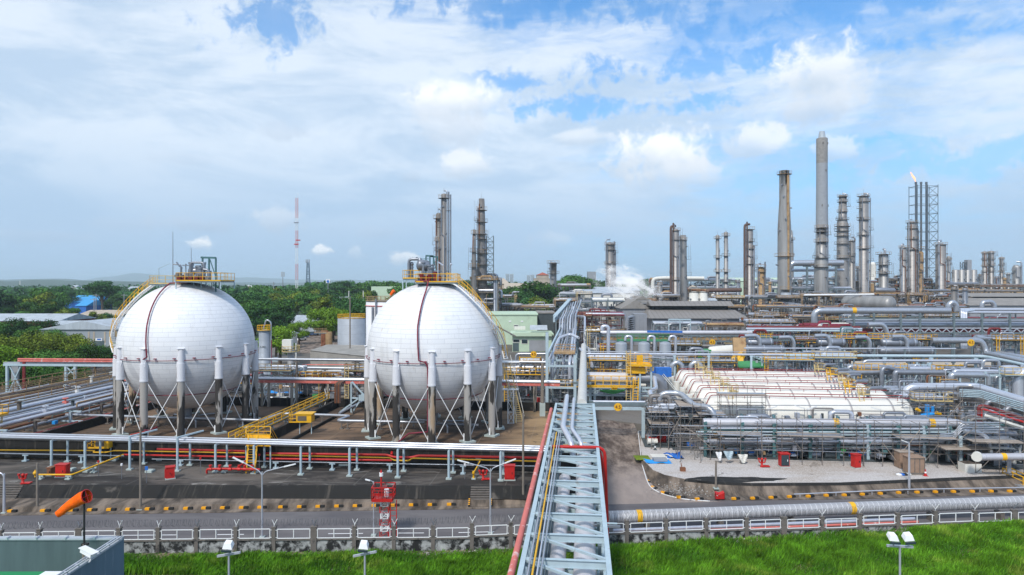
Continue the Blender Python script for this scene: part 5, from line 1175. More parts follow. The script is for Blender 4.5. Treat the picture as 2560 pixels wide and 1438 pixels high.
    for j in range(rails):
        i0 = r.randrange(max(1, nb)); i1 = min(nb, i0+r.choice([1, 1, 2])); z = r.choice(zs) if r.random() < .8 else zg+hgt*.5
        b = B(); e = B(); e.beam(W(u0+bw*i0, w-.7, z-.05), W(u0+bw*i1, w-.7, z-.05), 1.2, .08); p = e.build('platform', fm, t)
        b.railing([W(u0+bw*i0, w-1.3, z), W(u0+bw*i1, w-1.3, z), W(u0+bw*i1, w, z)], 1.15, .045*k_, 1.1); b.railing([W(u0+bw*i0, w-1.3, z), W(u0+bw*i0, w, z)], 1.15, .045*k_, 1.1)
        if r.random() < .6: b.ladder(W(u0+bw*i0+.4, w-1.4, zg), W(u0+bw*i0+.4, w-1.4, z+.9), .6, .05*k_)
        b.build('railing', rail_m if r.random() < .75 else 'paleyellow', p)
    for mi, (pmn, cnt_) in enumerate(((pm[0], 46), (fm, 34), (('brightpipe', 'rust', 'offwhite', 'ochre')[seed % 4], 16))):
        b = B()
        for j in range(int(cnt_*dens*min(2.2, max(.6, (u1-u0)/16)))):
            p = Vector((r.uniform(u0, u1), w+r.uniform(-.5, dep), zg+hgt*r.random()**.8)); rad = r.choice([.03, .04, .05, .07])*k_
            ax = r.choice([0, 0, 0, 2, 2, 1]); q = p.copy()
            for st_ in range(r.choice([1, 1, 2, 3])):
                o = q.copy(); ln = r.uniform(.8, 5 if ax == 0 else 2.6)*r.choice([-1, 1])*min(2, k_)
                q[ax] += ln; q.x = min(u1+.3, max(u0-.3, q.x)); q.y = min(w+dep, max(w-.8, q.y)); q.z = min(zt+.7, max(zg+.1, q.z)); b.beam(W(*o), W(*q), rad*1.8); ax = r.choice([a for a in (0, 2, 1) if a != ax])
            if r.random() < .25: b.box(W(*q), (rad*7, rad*7, rad*9))
        o_ = b.build('small_pipework', pmn, t); o_['kind'] = 'stuff'
    for j in range(int(7*dens)):
        a = r.uniform(u0, u1); z = r.choice([zg]+zs[:-1]) if nf > 1 else zg; s = r.uniform(.4, .9)*k_; b = B(); c = W(a, w+r.uniform(-.6, dep*.5), z+s*.6)
        if r.random() < .5: b.box(c, (s*1.3, s, s*1.2))
        else: b.tube(c-Vector((s*.7, 0, 0)), c+Vector((s*.7, 0, 0)), s*.45, n=8); b.beam(c-Vector((0, 0, s*.6)), c, s*.5)
        b.build('equipment', r.choice(['steel', 'silver', 'offwhite', fm, 'blue' if r.random() < .3 else 'steel', 'red' if r.random() < .3 else 'steel', 'green' if r.random() < .3 else 'brightpipe']), t)
    return t
# ---- between and behind the spheres
module('pipe and valve skid behind the red beam rack, left of the gap between spheres', 640, 735, 925, 112, 5, 31, 'c', 3, dens=1.2, vess=0)
module('pipe manifold with pale rails just left of the right sphere', 868, 935, 926, 112, 6, 32, 'b', 3, dens=1.3, vess=0, rail_m='paleyellow')
module('row of motor operated valves with orange handwheels in the gap between spheres', 740, 868, 944, 114, 4, 33, 'b', 3, fl=1, dens=1.5, vess=1)
module('grey process skid seen between the legs of the left sphere', 300, 640, 955, 118, 5, 34, 'n', 2, dens=1.2, vess=2)
module('grey process skid behind the legs of the right sphere', 935, 1150, 950, 116, 5, 35, 'n', 2, dens=1.2, vess=2)
module('cluttered pump skid between the stair tower and the dark pole', 1262, 1372, 935, 113, 8, 36, 'd', 1, dens=1.6, vess=3)
module('small frame with white canopy right of the stair tower', 1300, 1352, 908, 122, 5, 37, 'n', 1, dens=.7, vess=0, fl=1)
segs('grey pipe loop on the portal in front of the green building', 'silver', .22, 128, [(1290, 930), (1290, 885), (1370, 885)], bend=.7)
segs('silver pipe turning up beside the pipeway left of the cream pipe', 'brightpipe', .28, 116, [(1285, 906), (1366, 907), (1376, 895, 118), (1398, 845, 135), (1425, 835, 137), (1447, 845, 134)], bend=1.)
def vcol(label, px, ptop, pbase, wpx, w, m, plats=(), prad=1.9, zb=1.0, dome=.5, railm='yellow', name='column_vessel'):
    q = V(px, ptop, w); r = wpx/2*q.y/F; t = thing(name, label, 'vessel', (q.x, q.y, zb)); h = q.z-zb
    b = B(); b.lathe((q.x, q.y, zb), [(r*1.03, 0), (r*1.03, .3), (r, .32), (r, h-r*dome)]+[(max(.01, r*math.cos(a*math.pi/10)), h-r*dome+r*dome*math.sin(a*math.pi/10)) for a in range(1, 6)], 24); b.build('shell', m, t)
    for py in plats:
        z = V(px, py, w).z; R2 = r*prad; b = B(); ring = [(q.x+R2*math.cos(a*math.pi/8), q.y+R2*math.sin(a*math.pi/8)) for a in range(16)]
        b.poly(ring, z-.12, z); p = b.build('platform', 'frame', t); b = B(); g = [Vector((x, y, z)) for x, y in ring]; b.railing(g+[g[0]], 1.1, .045*max(1, w/150), 1.2); b.build('railing', railm, p)
    return t, q, r
t, q, r = vcol('pale grey column vessel with yellow rail on top, right of the left sphere', 661, 824, 955, 27, 140, 'ringtank', (826,), 1.25)
b = B(); b.pipe([(q.x+1.4, q.y, 1), (q.x+1.4, q.y, q.z+1.6), (q.x+.4, q.y, q.z+2.2), (q.x-.2, q.y, q.z+.2)], .16, 8, .9); b.build('gooseneck', 'silver', t)
lettering('marking', 'V-A-R01', .55, 'dframe', t, (-.1, -r-.06, V(661, 864, 140).z-1.2))
b = B(); b.tube((q.x+1.7, q.y-.5, 1), (q.x+1.7, q.y-.5, V(677, 850, 140).z), .08, n=6); b.build('fire_riser', 'maroon', t)
t, q, r = vcol('brown grey column with two round pale yellow platforms between the spheres', 727, 872, 960, 17, 128, 'tower', (879, 929), 2.5, railm='paleyellow')
b = B(); b.box((q.x-.6, q.y, q.z+.9), (1.8, 1.4, 1.8)); b.build('cabinet', 'offwhite', t)
vcol('flat topped grey storage tank with yellow roof rail, left of the right sphere', 879, 794, 878, 68, 196, 'ringtank', (795,), 1.0, dome=.06, name='storage_tank')
t, q, r = vcol('large white cylindrical tank half hidden behind the right sphere', 975, 752, 900, 118, 172, 'shellwhite', (752,), 1.02, dome=.05, railm='ochre', name='storage_tank')
b = B(); b.pipe([(q.x-r*.55, q.y-r*.9, 1), (q.x-r*.55, q.y-r*.9, q.z-1.5)], .3, 8); b.pipe([(q.x-r*.4, q.y-r*1.0, 1), (q.x-r*.4, q.y-r*1.0, q.z+.6)], .2, 8); b.build('riser', 'steel', t); b = B(); b.sweep([Vector((q.x+(r+.1)*math.cos(a/24*6.2832), q.y+(r+.1)*math.sin(a/24*6.2832), q.z-1.2)) for a in range(25)], .12, 5); b.build('ring_pipe', 'fadedred', t)
t = thing('cooling_unit', 'rusty brown twin stack unit left of the grey tank', 'process unit', V(818, 868, 196)); b = B()
for px in (806, 811, 817): q = V(px, 826, 196); b.tube((q.x, q.y, 1), q, .45, n=8)
b.build('stack', 'rust', t); b = B(); q = V(822, 830, 196); b.tube((q.x, q.y, 1), q, 1.0, n=14); b.build('vessel', 'ochre', t); platform(t, [(V(802, 1, 195).x, 195), (V(831, 1, 195).x, 195), (V(831, 1, 198).x, 198), (V(802, 1, 198).x, 198)], V(818, 828, 196).z, 'ochre')
b = B(); p = [(V(752, 1, 150).x, 163), (V(925, 1, 150).x, 150), (V(925, 1, 150).x, 175), (V(752, 1, 150).x, 178)]; b.poly(p, .9, 4.9); b.poly([(x, y-.2) for x, y in p[:2]]+p[2:], 4.9, 5.0); tag(b.build('retaining_wall', 'concrete'), 'dark stained concrete embankment wall below the grey tank', 'wall')
b = B(); a = [V(755, 930, 128), V(935, 931, 126)]; b.beam(a[0], a[1], 3.5, .3); b.build('slab', 'offwhite'); bpy.data.objects[-1] if False else None
o = [x for x in bpy.data.objects if x.name == 'slab'][0]; o.name = 'pipe_trench_cover'; tag(o, 'long pale concrete slab behind the silver pipes between the spheres', 'slab')
segs('maroon pipe row behind the valve manifold between the spheres', 'darkred', .3, 121, [(735, 934), (935, 936)]); segs('thin red rail pipe before the dark embankment wall', 'fadedred', .1, 130, [(755, 912), (905, 912)])
for px, lb in ((770, 'left'), (850, 'right')):
    p = G(px, 990, 1.0); b = B(); b.box((p.x, p.y+4, 1.02), (5.5, 13, .08), -R_(ANG)); tag(b.build('concrete_slab', 'concrete'), 'clean pale concrete slab behind the red beam rack, '+lb+' one', 'slab')
# blue tarpaulins
def tarp(px, py, w_, d_, z, seed, label, m='brightblue', h=.35):
    r = random.Random(seed); p = G(px, py, z); b = B(); n = 9; vs = []
    for j in range(n):
        for i in range(n):
            e = 1+.12*math.sin(i*1.7+seed)+.1*math.sin(j*2.3+seed); vs.append((p.x+(i/(n-1)-.5)*w_*e, p.y+(j/(n-1))*d_*e, z+.03+h*max(0, math.sin(i*1.3+j*.7+seed))*r.uniform(.3, 1)))
    b.add(vs, [(j*n+i, j*n+i+1, (j+1)*n+i+1, (j+1)*n+i) for j in range(n-1) for i in range(n-1)])
    t = tag(b.build('tarpaulin', m), label, 'tarpaulin'); return t
tarp(697, 989, 6.5, 3.5, 1.0, 1, 'crumpled blue tarpaulin on the slab between the spheres')
tarp(1650, 1160, 2.6, 1.6, .9, 2, 'blue tarpaulin in the gravel beside the side road', 'brightblue', .15)
tarp(1690, 1148, 2.0, 2.6, .9, 5, 'darker blue tarpaulin beside the scaffold legs', 'blue', .3)
b = B(); p = G(1652, 1157, .98); b.box((p.x+.1, p.y+.9, 1.12), (1.5, 1.0, .25)); tag(b.build('covered_pallet', 'grey'), 'grey mat heaped on the blue tarpaulin', 'mat')
b = B(); p = G(1655, 1142, .92); b.box((p.x, p.y, .93), (2.4, 2.2, .05)); tag(b.build('ground_sheet', 'offwhite'), 'pale ground sheet behind the blue tarpaulin', 'sheet')
b = B(); p = G(1605, 1145, .9); b.box((p.x, p.y, .93), (1.7, 1.9, .06)); tag(b.build('ground_sheet', 'leafo'), 'olive green mat at the edge of the side road', 'mat')

# ---- structure along the bridge axis: pipeway going back, left of the cream pipe
t = thing('pipeway', 'tall pipeway of parallel silver pipes running back left of the cream pipe', 'pipe rack', BR(-3, 180, 1)); rp = random.Random(5)
for lv, (z, us) in enumerate(((4.6, (-4.9, -4.3, -3.6, -3.0, -2.3, -1.7)), (8.0, (-4.8, -4.2, -3.7, -3.1, -2.6, -2.0, -1.5)))):
    for k, u in enumerate(us):
        b = B(); w0 = 108+rp.uniform(0, 14); r_ = rp.choice([.12, .17, .22, .28]); w1 = 245; b.pipe([BR(u, w0, z-2.5), BR(u, w0, z+r_), BR(u, w1, z+r_+(3 if lv else 0))] if rp.random() < .6 else [BR(u, w0, z+r_), BR(u, w1, z+r_)], r_, 8, .8); b.build('pipe', rp.choice(['silver', 'brightpipe', 'steel']), t)
for k, w in enumerate([108, 116, 126, 138, 152, 168, 186, 206, 228, 246]):
    zt = 9.6 if k == 0 else 8.0
    for u in (-5.5, -1.1): b = B(); b.beam(BR(u, w, 1), BR(u, w, zt+(3.6 if k == 0 and u < -2 else 0)), .45 if k < 3 else .4); b.build('post', 'cyan' if k < 4 else 'frame', t)
    b = B()
    for z in (4.5, 7.9): b.beam(BR(-5.7, w, z), BR(-.9, w, z), .3, .3)
    b.build('beam', 'cyan' if k < 4 else 'frame', t)
b = B(); b.beam(BR(-5.5, 108, 9.5), BR(-5.5, 190, 9.5), .3, .5); b.beam(BR(-5.5, 108, 4.4), BR(-5.5, 190, 4.4), .2, .3); b.build('beam', 'cyan', t)
b = B(); b.railing([BR(-4.6, 117, 9), BR(-1.2, 117, 9)], 1.1, .05, .8); b.railing([BR(-4.6, 122, 9), BR(-1.2, 122, 9)], 1.1, .05, .8); b.beam(BR(-3, 117, 8.9), BR(-3, 122, 8.9), 3.6, .1); b.build('railing', 'ochre', t)
t = thing('pipe_bundle', 'bundle of silver pipes dropping steeply left of the cream pipe farther back', 'pipe bundle', V(1420, 835, 175))
for k in range(7): px = 1400+k*6.5; b = B(); b.pipe([V(px-2, 852-k*1.5, 168), V(px, 800-k*2, 172), V(px+8, 786-k*3, 190), V(px+14, 762-k*2, 235)], .22, 8, 2.); b.build('pipe', ('silver', 'brightpipe', 'steel')[k % 3], t)
t = thing('cable_bridge', 'sloping pale blue cable ladder rising left of the pipe bundle', 'cable bridge', V(1400, 790, 190))
b = B(); b.beam(V(1388, 790, 185), V(1425, 748, 240), 1.2, .4); b.beam(V(1385, 800, 180), V(1422, 757, 235), .5, 1.2); b.build('tray', 'cyan', t)
for px, py in ((1390, 800), (1405, 780), (1420, 765)): q = V(px, py, 195); b = B(); b.beam((q.x, q.y, 1), q, .4); b.build('post', 'frame', t)
segs('pale silver pipe hooking down from the tall frame left of the cream pipe', 'brightpipe', .3, 150, [(1434, 768, 200), (1432, 790, 190), (1462, 792, 185), (1462, 866, 160), (1472, 872, 150), (1480, 915, 125)], bend=1.)
# centre front: cream pipe with yellow catwalk, portal, frames
q = segs('cream insulated pipe with yellow catwalk right of the great cream pipe', 'bigpipe', .9, 112, [(1463, 944), (1590, 946)], 'insulated_pipe', n=18)
b = B(); b.railing([V(1468, 965, 109.5), V(1588, 966, 109.5)], 1.6, .07, 1.3); b.beam(V(1465, 967, 110), V(1590, 968, 110), 1., .12); b.build('catwalk', 'yellow', q)
segs('great grey elbow pipe turning down right of the yellow catwalk', 'steel', .88, 112, [(1588, 945), (1656, 947), (1657, 1000)], 'insulated_pipe', n=18, bend=2.4)
t = thing('access_platform', 'bright yellow railed platform on pale blue legs above the catwalk', 'platform', V(1602, 1000, 112))
A, C = V(1574, 912, 110), V(1630, 912, 110); platform(t, [(A.x, A.y), (C.x, C.y), (C.x+.2, C.y+3.5), (A.x+.2, A.y+3.5)], V(1600, 912, 111).z, 'yellow', 'yellow', 1.5)
for px in (1578, 1600, 1628):
    q = V(px, 913, 111); b = B(); b.beam((q.x, q.y, 1), q, .28); b.build('leg', 'cyan', t)
b = B(); b.box(V(1590, 925, 111.5), (2.8, 1.5, 1.0)); b.build('cabinet', 'yellow', t); q = V(1571, 905, 110); b = B(); b.ladder((q.x, q.y, 1), q+Vector((0, 0, 1.8)), .7, .06); b.build('ladder', 'paleyellow', t)
for k, px in enumerate((1596, 1603)): b = B(); q = V(px, 900, 111); b.box(q, (.5, .5, 1.5)); b.build('cabinet', 'yellow', t)
t = thing('pipe_rack', 'pale blue truss frame under the yellow catwalk with dark columns', 'pipe rack', V(1560, 1000, 111)); w = 112
for py, th in ((970, .3), (979, .25), (990, .25)): b = B(); b.beam(V(1466, py-2, w), V(1640, py, w), th, th); b.build('beam', 'cyan', t)
b = B()
for k in range(6): a = 1475+k*27; b.beam(V(a, 971, w), V(a+13, 989, w), .14); b.beam(V(a+13, 989, w), V(a+26, 971, w), .14)
b.build('brace', 'cyan', t)
for px, m in ((1476, 'cyan'), (1487, 'cyan'), (1572, 'dframe'), (1578, 'cyan'), (1632, 'cyan')): q = V(px, 969, w); b = B(); b.beam((q.x, q.y, 1), q, .4); b.build('column', m, t)
b = B(); b.ladder(V(1588, 1004, 109), V(1590, 945, 109), .8, .08); b.build('caged_ladder', 'yellow', t)
for k in range(4): b = B(); b.tube(V(1468, 974+k*5, w+1+k*.6), V(1632, 976+k*5, w+1+k*.6), .14, n=7); b.build('pipe', ('steel', 'silver', 'brightpipe', 'steel')[k], t)
b = B(); q0, q1 = V(1500, 975, 111.2), V(1563, 974, 111.2); vs = []
for i in range(11):
    f = i/10; p = q0.lerp(q1, f); s = math.sin(f*math.pi)
    vs += [p, p-Vector((0, 0, .15+.55*s)), p+Vector((0, .8, -.1-.4*s))]
b.add(vs, [(i*3, i*3+3, i*3+4, i*3+1) for i in range(10)]+[(i*3, i*3+3, i*3+5, i*3+2) for i in range(10)]); tag(b.build('safety_net', 'green'), 'dark green net sagging under the truss frame', 'net')
module('dark pump shelter full of small equipment below the yellow catwalk', 1480, 1572, 988, 114, 6, 41, 'd', 0, dens=2.2, vess=3, fl=1)
module('pipe manifold left of the great cream pipe at the slab edge', 1382, 1446, 965, 112, 7, 42, 'n', 1, dens=1.6, vess=1)
def disc(px, py, w, r, label, txt):
    p = V(px, py, w); t = thing('height_sign', label, 'sign', p); b = B(); b.tube(p, p+Vector((0, .06, 0)), r, n=20); b.build('disc', 'yellow', t)
    lettering('numerals', txt, r*1.15, 'darkred', t, (0, -.03, 0))
disc(1545, 1018, 89.0, .52, 'round yellow height sign on the near portal beam', '4.5'); disc(1536, 970, 111.4, .5, 'round yellow height sign on the truss below the catwalk', '4.5'); disc(1334, 886, 127.6, .6, 'round yellow height sign on the portal before the green building', '4.5'); disc(2428, 857, 146, .7, 'round yellow height sign below the paired elbow pipes', '4.5'); disc(1781, 856, 160, .7, 'round yellow height sign on the truss above the lorry', '4.5')
t = thing('portal_frame', 'pale blue portal beam beside the bridge end with one corner leg', 'portal', V(1606, 1100, 89)); w = 89.5
b = B(); b.beam(V(1478, 1021, w), V(1614, 1022, w), .3, .38); b.build('beam', 'cyan', t); b = B(); b.beam(V(1478, 1010, w+1), V(1690, 1012, w+1), .5, .45); b.build('beam', 'frame', t)
q = V(1608, 1020, w); b = B(); b.beam((q.x, q.y, .9), q, .42, .42); b.build('leg', 'cyan', t)
for k, (py, r_) in enumerate(((1004, .16), (1008, .12), (1014, .12))): b = B(); b.tube(V(1478, py, w+2+k*.5), V(1690, py+2, w+2+k*.5), r_, n=8); b.build('pipe', 'brightpipe' if k != 1 else 'steel', t)
# three vessels with green platform
for k, (px, lb) in enumerate(((1553, 'left'), (1610, 'middle'), (1663, 'right'))):
    t, q, r = vcol('round topped grey vessel under the green platform, %s one of three' % lb, px, 854, 900, 29, 143, 'ringtank', (), dome=.45)
    t['group'] = 'three vessels under the green platform'
    segs('grey hooked pipe dropping right of the %s round topped vessel' % lb, 'brightpipe', .3, 148, [(px+10, 852), (px+12, 841), (px+26, 841), (px+26, 893)], bend=.9)
t = thing('vessel_platform', 'long green railed platform with blue edge above three round topped vessels', 'platform', V(1610, 852, 150)); A, C = V(1543, 852, 148), V(1674, 852, 148)
platform(t, [(A.x, A.y), (C.x, C.y), (C.x+.4, C.y+3), (A.x+.4, A.y+3)], A.z, 'green', 'teal', 1.3)
for px in (1545, 1580, 1637, 1672): q = V(px, 852, 150); b = B(); b.beam((q.x, q.y, 1), q, .25); b.build('leg', 'frame', t)
segs('tall silver pipe shaped like a walking stick behind the yellow ladder', 'brightpipe', .38, 140, [(1505, 825), (1506, 816), (1521, 816), (1521, 895)], bend=1.2, bands=())
# long white clad pipe on a truss
t = segs('long white clad pipe on a steel truss in front of the grey warehouse', 'cladpipe', .52, 165, [(1462, 850), (1470, 832), (1880, 832)], 'insulated_pipe', n=14, bend=1.5)
b = B(); w = 163
b.beam(V(1470, 839, w), V(1880, 840, w), .3); b.beam(V(1490, 853, w), V(1880, 854, w), .3)
for k in range(18): a = 1495+k*21.; b.beam(V(a, 840, w), V(a+10.5, 853, w), .16); b.beam(V(a+10.5, 853, w), V(a+21, 840, w), .16)
b.build('truss', 'frame', t)
for px in (1490, 1560, 1640, 1715, 1790, 1872): q = V(px, 853, w); b = B(); b.beam((q.x, q.y, 1), q, .4); b.build('column', 'frame', t)
b = B(); b.beam(V(1490, 846, w+2.5), V(1880, 847, w+2.5), .2, .8); b.build('duct', 'ochre', t); b = B(); b.beam(V(1618, 829, w-1), V(1706, 830, w-1), .8, .45); b.build('tarpaulin_cover', 'blue', t)
module('yellow railed access frame left of the walking stick pipe', 1467, 1500, 828, 158, 4, 43, 'n', 3, dens=.6, vess=0)
module('process frame with loops of pipe below the white clad pipe', 1500, 1545, 872, 145, 6, 44, 'm', 1, dens=1.2, vess=1)
module('pipe frame in front of the three round topped vessels, left half', 1465, 1570, 900, 130, 6, 45, 'n', 2, dens=1.2, vess=1)
module('pipe frame in front of the three round topped vessels, right half', 1570, 1690, 896, 132, 6, 46, 'n', 2, dens=1.2, vess=1, rail_m='yellow')
module('open frame with ladder tower right of the three round topped vessels', 1672, 1752, 862, 152, 6, 47, 'd', 3, dens=1.2, vess=1, rail_m='ochre')
module('dark frame sheltering the lorry under the truss', 1752, 1872, 870, 152, 6, 48, 'd', 1, dens=.7, vess=0)
segs('thin pale pipe along posts crossing before the three vessels', 'brightpipe', .2, 124, [(1448, 870), (1460, 885), (1960, 887)], posts=(1690, 1775, 1880), pm='cyan', bend=.5, pr=.16)
segs('second thin pale pipe just above, crossing before the three vessels', 'silver', .08, 125, [(1460, 879), (2120, 881)])
# lorry, crane, green roof
t = thing('lorry', 'dark green and white tanker lorry under the truss frame', 'lorry', V(1800, 895, 146))
A, C = V(1752, 877, 146), V(1840, 872, 146); b = B(); b.capsule(A+Vector((2, 0, -.3)), C+Vector((-.5, 0, -.3)), 1.15, 14, .4); b.build('tank', 'offwhite', t); b = B(); b.box(A+Vector((.8, 0, -.8)), (2.2, 2.2, 2.2)); b.build('cab', 'green', t)
b = B(); b.beam(A+Vector((0, 0, -2)), C+Vector((0, 0, -2)), 1.6, .4); b.build('chassis', 'black', t)
for f in (.08, .3, .72, .85): c = A.lerp(C, f); b = B(); b.tube((c.x, c.y-1.2, c.z-2.2), (c.x, c.y-.8, c.z-2.2), .5, n=12); b.build('wheel', 'black', t)
b = B(); b.box(A+Vector((.6, -1.12, -.5)), (1.4, .05, .8)); b.build('windscreen', 'glass', t)
t = thing('conveyor', 'orange yellow inclined boom rising beside the green roof', 'crane', V(1838, 920, 140))
b = B(); b.beam(V(1847, 920, 138), V(1845, 896, 139), 1.8, 1.2); b.beam(V(1840, 905, 139), V(1852, 882, 140), 1.8, 1.2); b.build('base', 'yellow', t); b = B(); b.beam(V(1849, 885, 140), V(1847, 846, 141), 2.4, 1.2); b.build('boom', 'ochre', t)
t = thing('shed', 'small shed with a bright green sloping roof behind the bullet tanks', 'shed', V(1878, 925, 128)); a = [V(1841, 903, 132), V(1904, 902, 132), V(1916, 917, 126), V(1846, 918, 126)]
b = B(); b.add(a+[p-Vector((0, 0, .15)) for p in a], [(0, 1, 2, 3), (7, 6, 5, 4), (0, 4, 5, 1), (1, 5, 6, 2), (2, 6, 7, 3), (3, 7, 4, 0)]); b.build('roof', 'green', t); b = B()
for p in a: b.beam((p.x, p.y, 1), p, .2)
b.build('posts', 'darkred', t)
# ---- rows behind the bullet tanks
A_ = [('A', 1690, 1840, 905, 128, 5, 51, 'n', 3), ('B', 1905, 2030, 898, 127, 7, 52, 'c', 4), ('C', 2030, 2135, 893, 127, 7, 53, 'c', 4), ('D', 2135, 2260, 925, 121, 5, 54, 'c', 1), ('E', 2260, 2400, 928, 119, 5, 55, 'c', 1), ('F', 2400, 2600, 935, 112, 6, 56, 'c', 1)]
L_A = ['low pipe frame directly behind the left ends of the bullet tanks', 'pale blue pipe frame with yellow platforms behind the bullet tank middles', 'pale blue pipe frame with yellow stairs behind the bullet tank right parts', 'pale blue pipe frame behind the arched silver pipe corner', 'pale blue pipe frame under the tan awning, right part', 'pale blue pipe frame at the right edge behind the arched pipes']
for (k, a, c, py, w, dp, sd_, pl_, rl), lb in zip(A_, L_A): module(lb, a, c, py, w, dp, sd_, pl_, rl, dens=1.2, vess=1)
for a, c, w, lb in ((2128, 2272, 132, 'tan roofed pipe shelter with yellow edge, left of the pair'), (2318, 2478, 130, 'tan roofed pipe shelter with yellow edge, right of the pair')):
    t = thing('shelter', lb, 'shelter', V((a+c)/2, 960, w)); b = B(); p = [V(a, 903, w+4), V(c, 903, w+4), V(c, 914, w), V(a, 914, w)]
    b.add(p+[x-Vector((0, 0, .12)) for x in p], [(0, 1, 2, 3), (7, 6, 5, 4), (0, 4, 5, 1), (1, 5, 6, 2), (2, 6, 7, 3), (3, 7, 4, 0)]); b.build('roof', 'beige', t); b = B(); b.beam(V(a, 916, w-.1), V(c, 916, w-.1), .15, .3); b.build('gutter', 'ochre', t)
    for k in range(5): x = a+(c-a)*k/4; q = V(x, 914, w); b = B(); b.beam((q.x, q.y, 1), q, .25); b.build('post', 'frame', t)
segs('long pale blue beam pipe on tall posts at the right, upper one', 'cyan', .28, 128, [(1960, 889), (2460, 891), (2560, 912, 118), (2640, 930, 112)], posts=(2105, 2215, 2330, 2440), pm='cyan', pr=.2, bend=1.5)
segs('bright silver pipe on the tan shelter front with a left drop leg', 'brightpipe', .24, 127, [(2158, 930), (2158, 902), (2480, 902)], bend=.8, posts=(2272, 2385))
segs('blue grey pipe with raised left elbow crossing behind the bullet tanks', 'steel', .42, 116, [(2238, 985), (2238, 930), (2252, 931), (2530, 933), (2560, 934)], bend=1.2, posts=(2330, 2430, 2510), pm='cyan', n=12)
segs('blue grey pipe rising left beside the first then slanting away behind', 'steel', .36, 117, [(2205, 965), (2205, 916), (2262, 931, 118)], bend=1.1, n=12)
segs('short blue grey pipe across posts just above the bullet tanks', 'steel', .36, 118, [(2095, 932), (2235, 931)], n=12)
segs('large arched silver pipe with tall left leg at the right of the bullet tanks', 'brightpipe', .5, 99.5, [(2262, 1110), (2262, 967), (2440, 966), (2560, 1003, 88), (2640, 1028, 84)], 'insulated_pipe', n=16, bend=1.5, posts=(2350, 2430), pm='cyan')
segs('pair of fat grey elbow pipes descending to the right, nearer one', 'silver', .62, 150, [(2330, 851), (2455, 851), (2466, 884), (2560, 904, 130), (2640, 920, 120)], n=14, bend=3., posts=(2380, 2430), pm='frame')
segs('pair of fat grey elbow pipes descending to the right, farther one', 'silver', .55, 155, [(2440, 843), (2470, 848), (2478, 880), (2580, 899, 133)], n=14, bend=3.)
segs('arched pale pipe loop at the right edge, large one', 'brightpipe', .75, 112, [(2545, 990), (2545, 930), (2620, 925)], n=14, bend=2.5)
segs('arched pale pipe loop at the right edge, lower left of the large one', 'brightpipe', .5, 118, [(2490, 960), (2490, 925), (2515, 920), (2550, 922), (2552, 950)], n=12, bend=1.8)
segs('pale inverted pipe loop behind the arched silver pipe', 'silver', .45, 112, [(2378, 965), (2378, 938), (2390, 937), (2470, 938), (2470, 962)], n=12, bend=1.4)
# row B: exchangers with yellow platforms
for k, (a, c, py, w, s, lb) in enumerate(((1868, 1985, 848, 152, 61, 'exchanger frame with yellow rails, leftmost behind the bullet tanks'), (1985, 2085, 850, 152, 62, 'exchanger frame with yellow rails, second behind the bullet tanks'), (2085, 2215, 846, 152, 63, 'exchanger frame with yellow rails, third behind the bullet tanks'), (2215, 2335, 848, 152, 64, 'exchanger frame with yellow rails, left of the fat elbow pipes'), (2480, 2600, 850, 152, 65, 'teal steel frame behind the fat elbow pipes'))):
    module(lb, a, c, py, w, 7, s, 't', 4, dens=1.3, vess=2)
for k, (a, c, py, w, lb) in enumerate(((1860, 1958, 874, 146, 'long grey heat exchanger drum, leftmost of the row'), (2045, 2110, 856, 149, 'grey heat exchanger drum, upper middle of the row'), (2048, 2100, 877, 146, 'grey heat exchanger drum, lower middle of the row'), (2205, 2290, 857, 149, 'grey heat exchanger drum, upper right of the row'), (2200, 2335, 877, 146, 'long grey heat exchanger drum, lower right of the row'), (1870, 1930, 856, 149, 'grey heat exchanger drum, upper left of the row'))):
    A, C = V(a, py, w), V(c, py, w); t = thing('heat_exchanger', lb, 'heat exchanger', (A.lerp(C, .5).x, A.y, 1)); b = B(); b.capsule(A, C, .85, 18, .35); b.build('shell', 'steel', t)
    for f in (.08, .5, .93): p = A.lerp(C, f); b = B(); d = (C-A).normalized()*.12; b.tube(p-d, p+d, .98, n=18); b.build('flange', 'silver', t)
    for f in (.2, .8): p = A.lerp(C, f); b = B(); b.beam((p.x, p.y, 1), (p.x, p.y, p.z-.6), .6, .4); b.build('saddle', 'frame', t)
for k, (a, py, lb) in enumerate(((1900, 838, 'leftmost'), (1985, 842, 'second'), (2075, 838, 'third'), (2175, 842, 'fourth'), (2268, 840, 'rightmost'))):
    segs('grey gooseneck pipe curving down among the exchangers, %s' % lb, 'silver', .42, 148, [(a-38, py+2), (a-8, py+1), (a, py+14), (a, py+36)], n=12, bend=2.2)
segs('thin pale rail pipe crossing in front of the exchangers', 'brightpipe', .14, 138, [(1860, 871), (2390, 872)], posts=(1965, 2035, 2110, 2190, 2265, 2340), pm='frame')
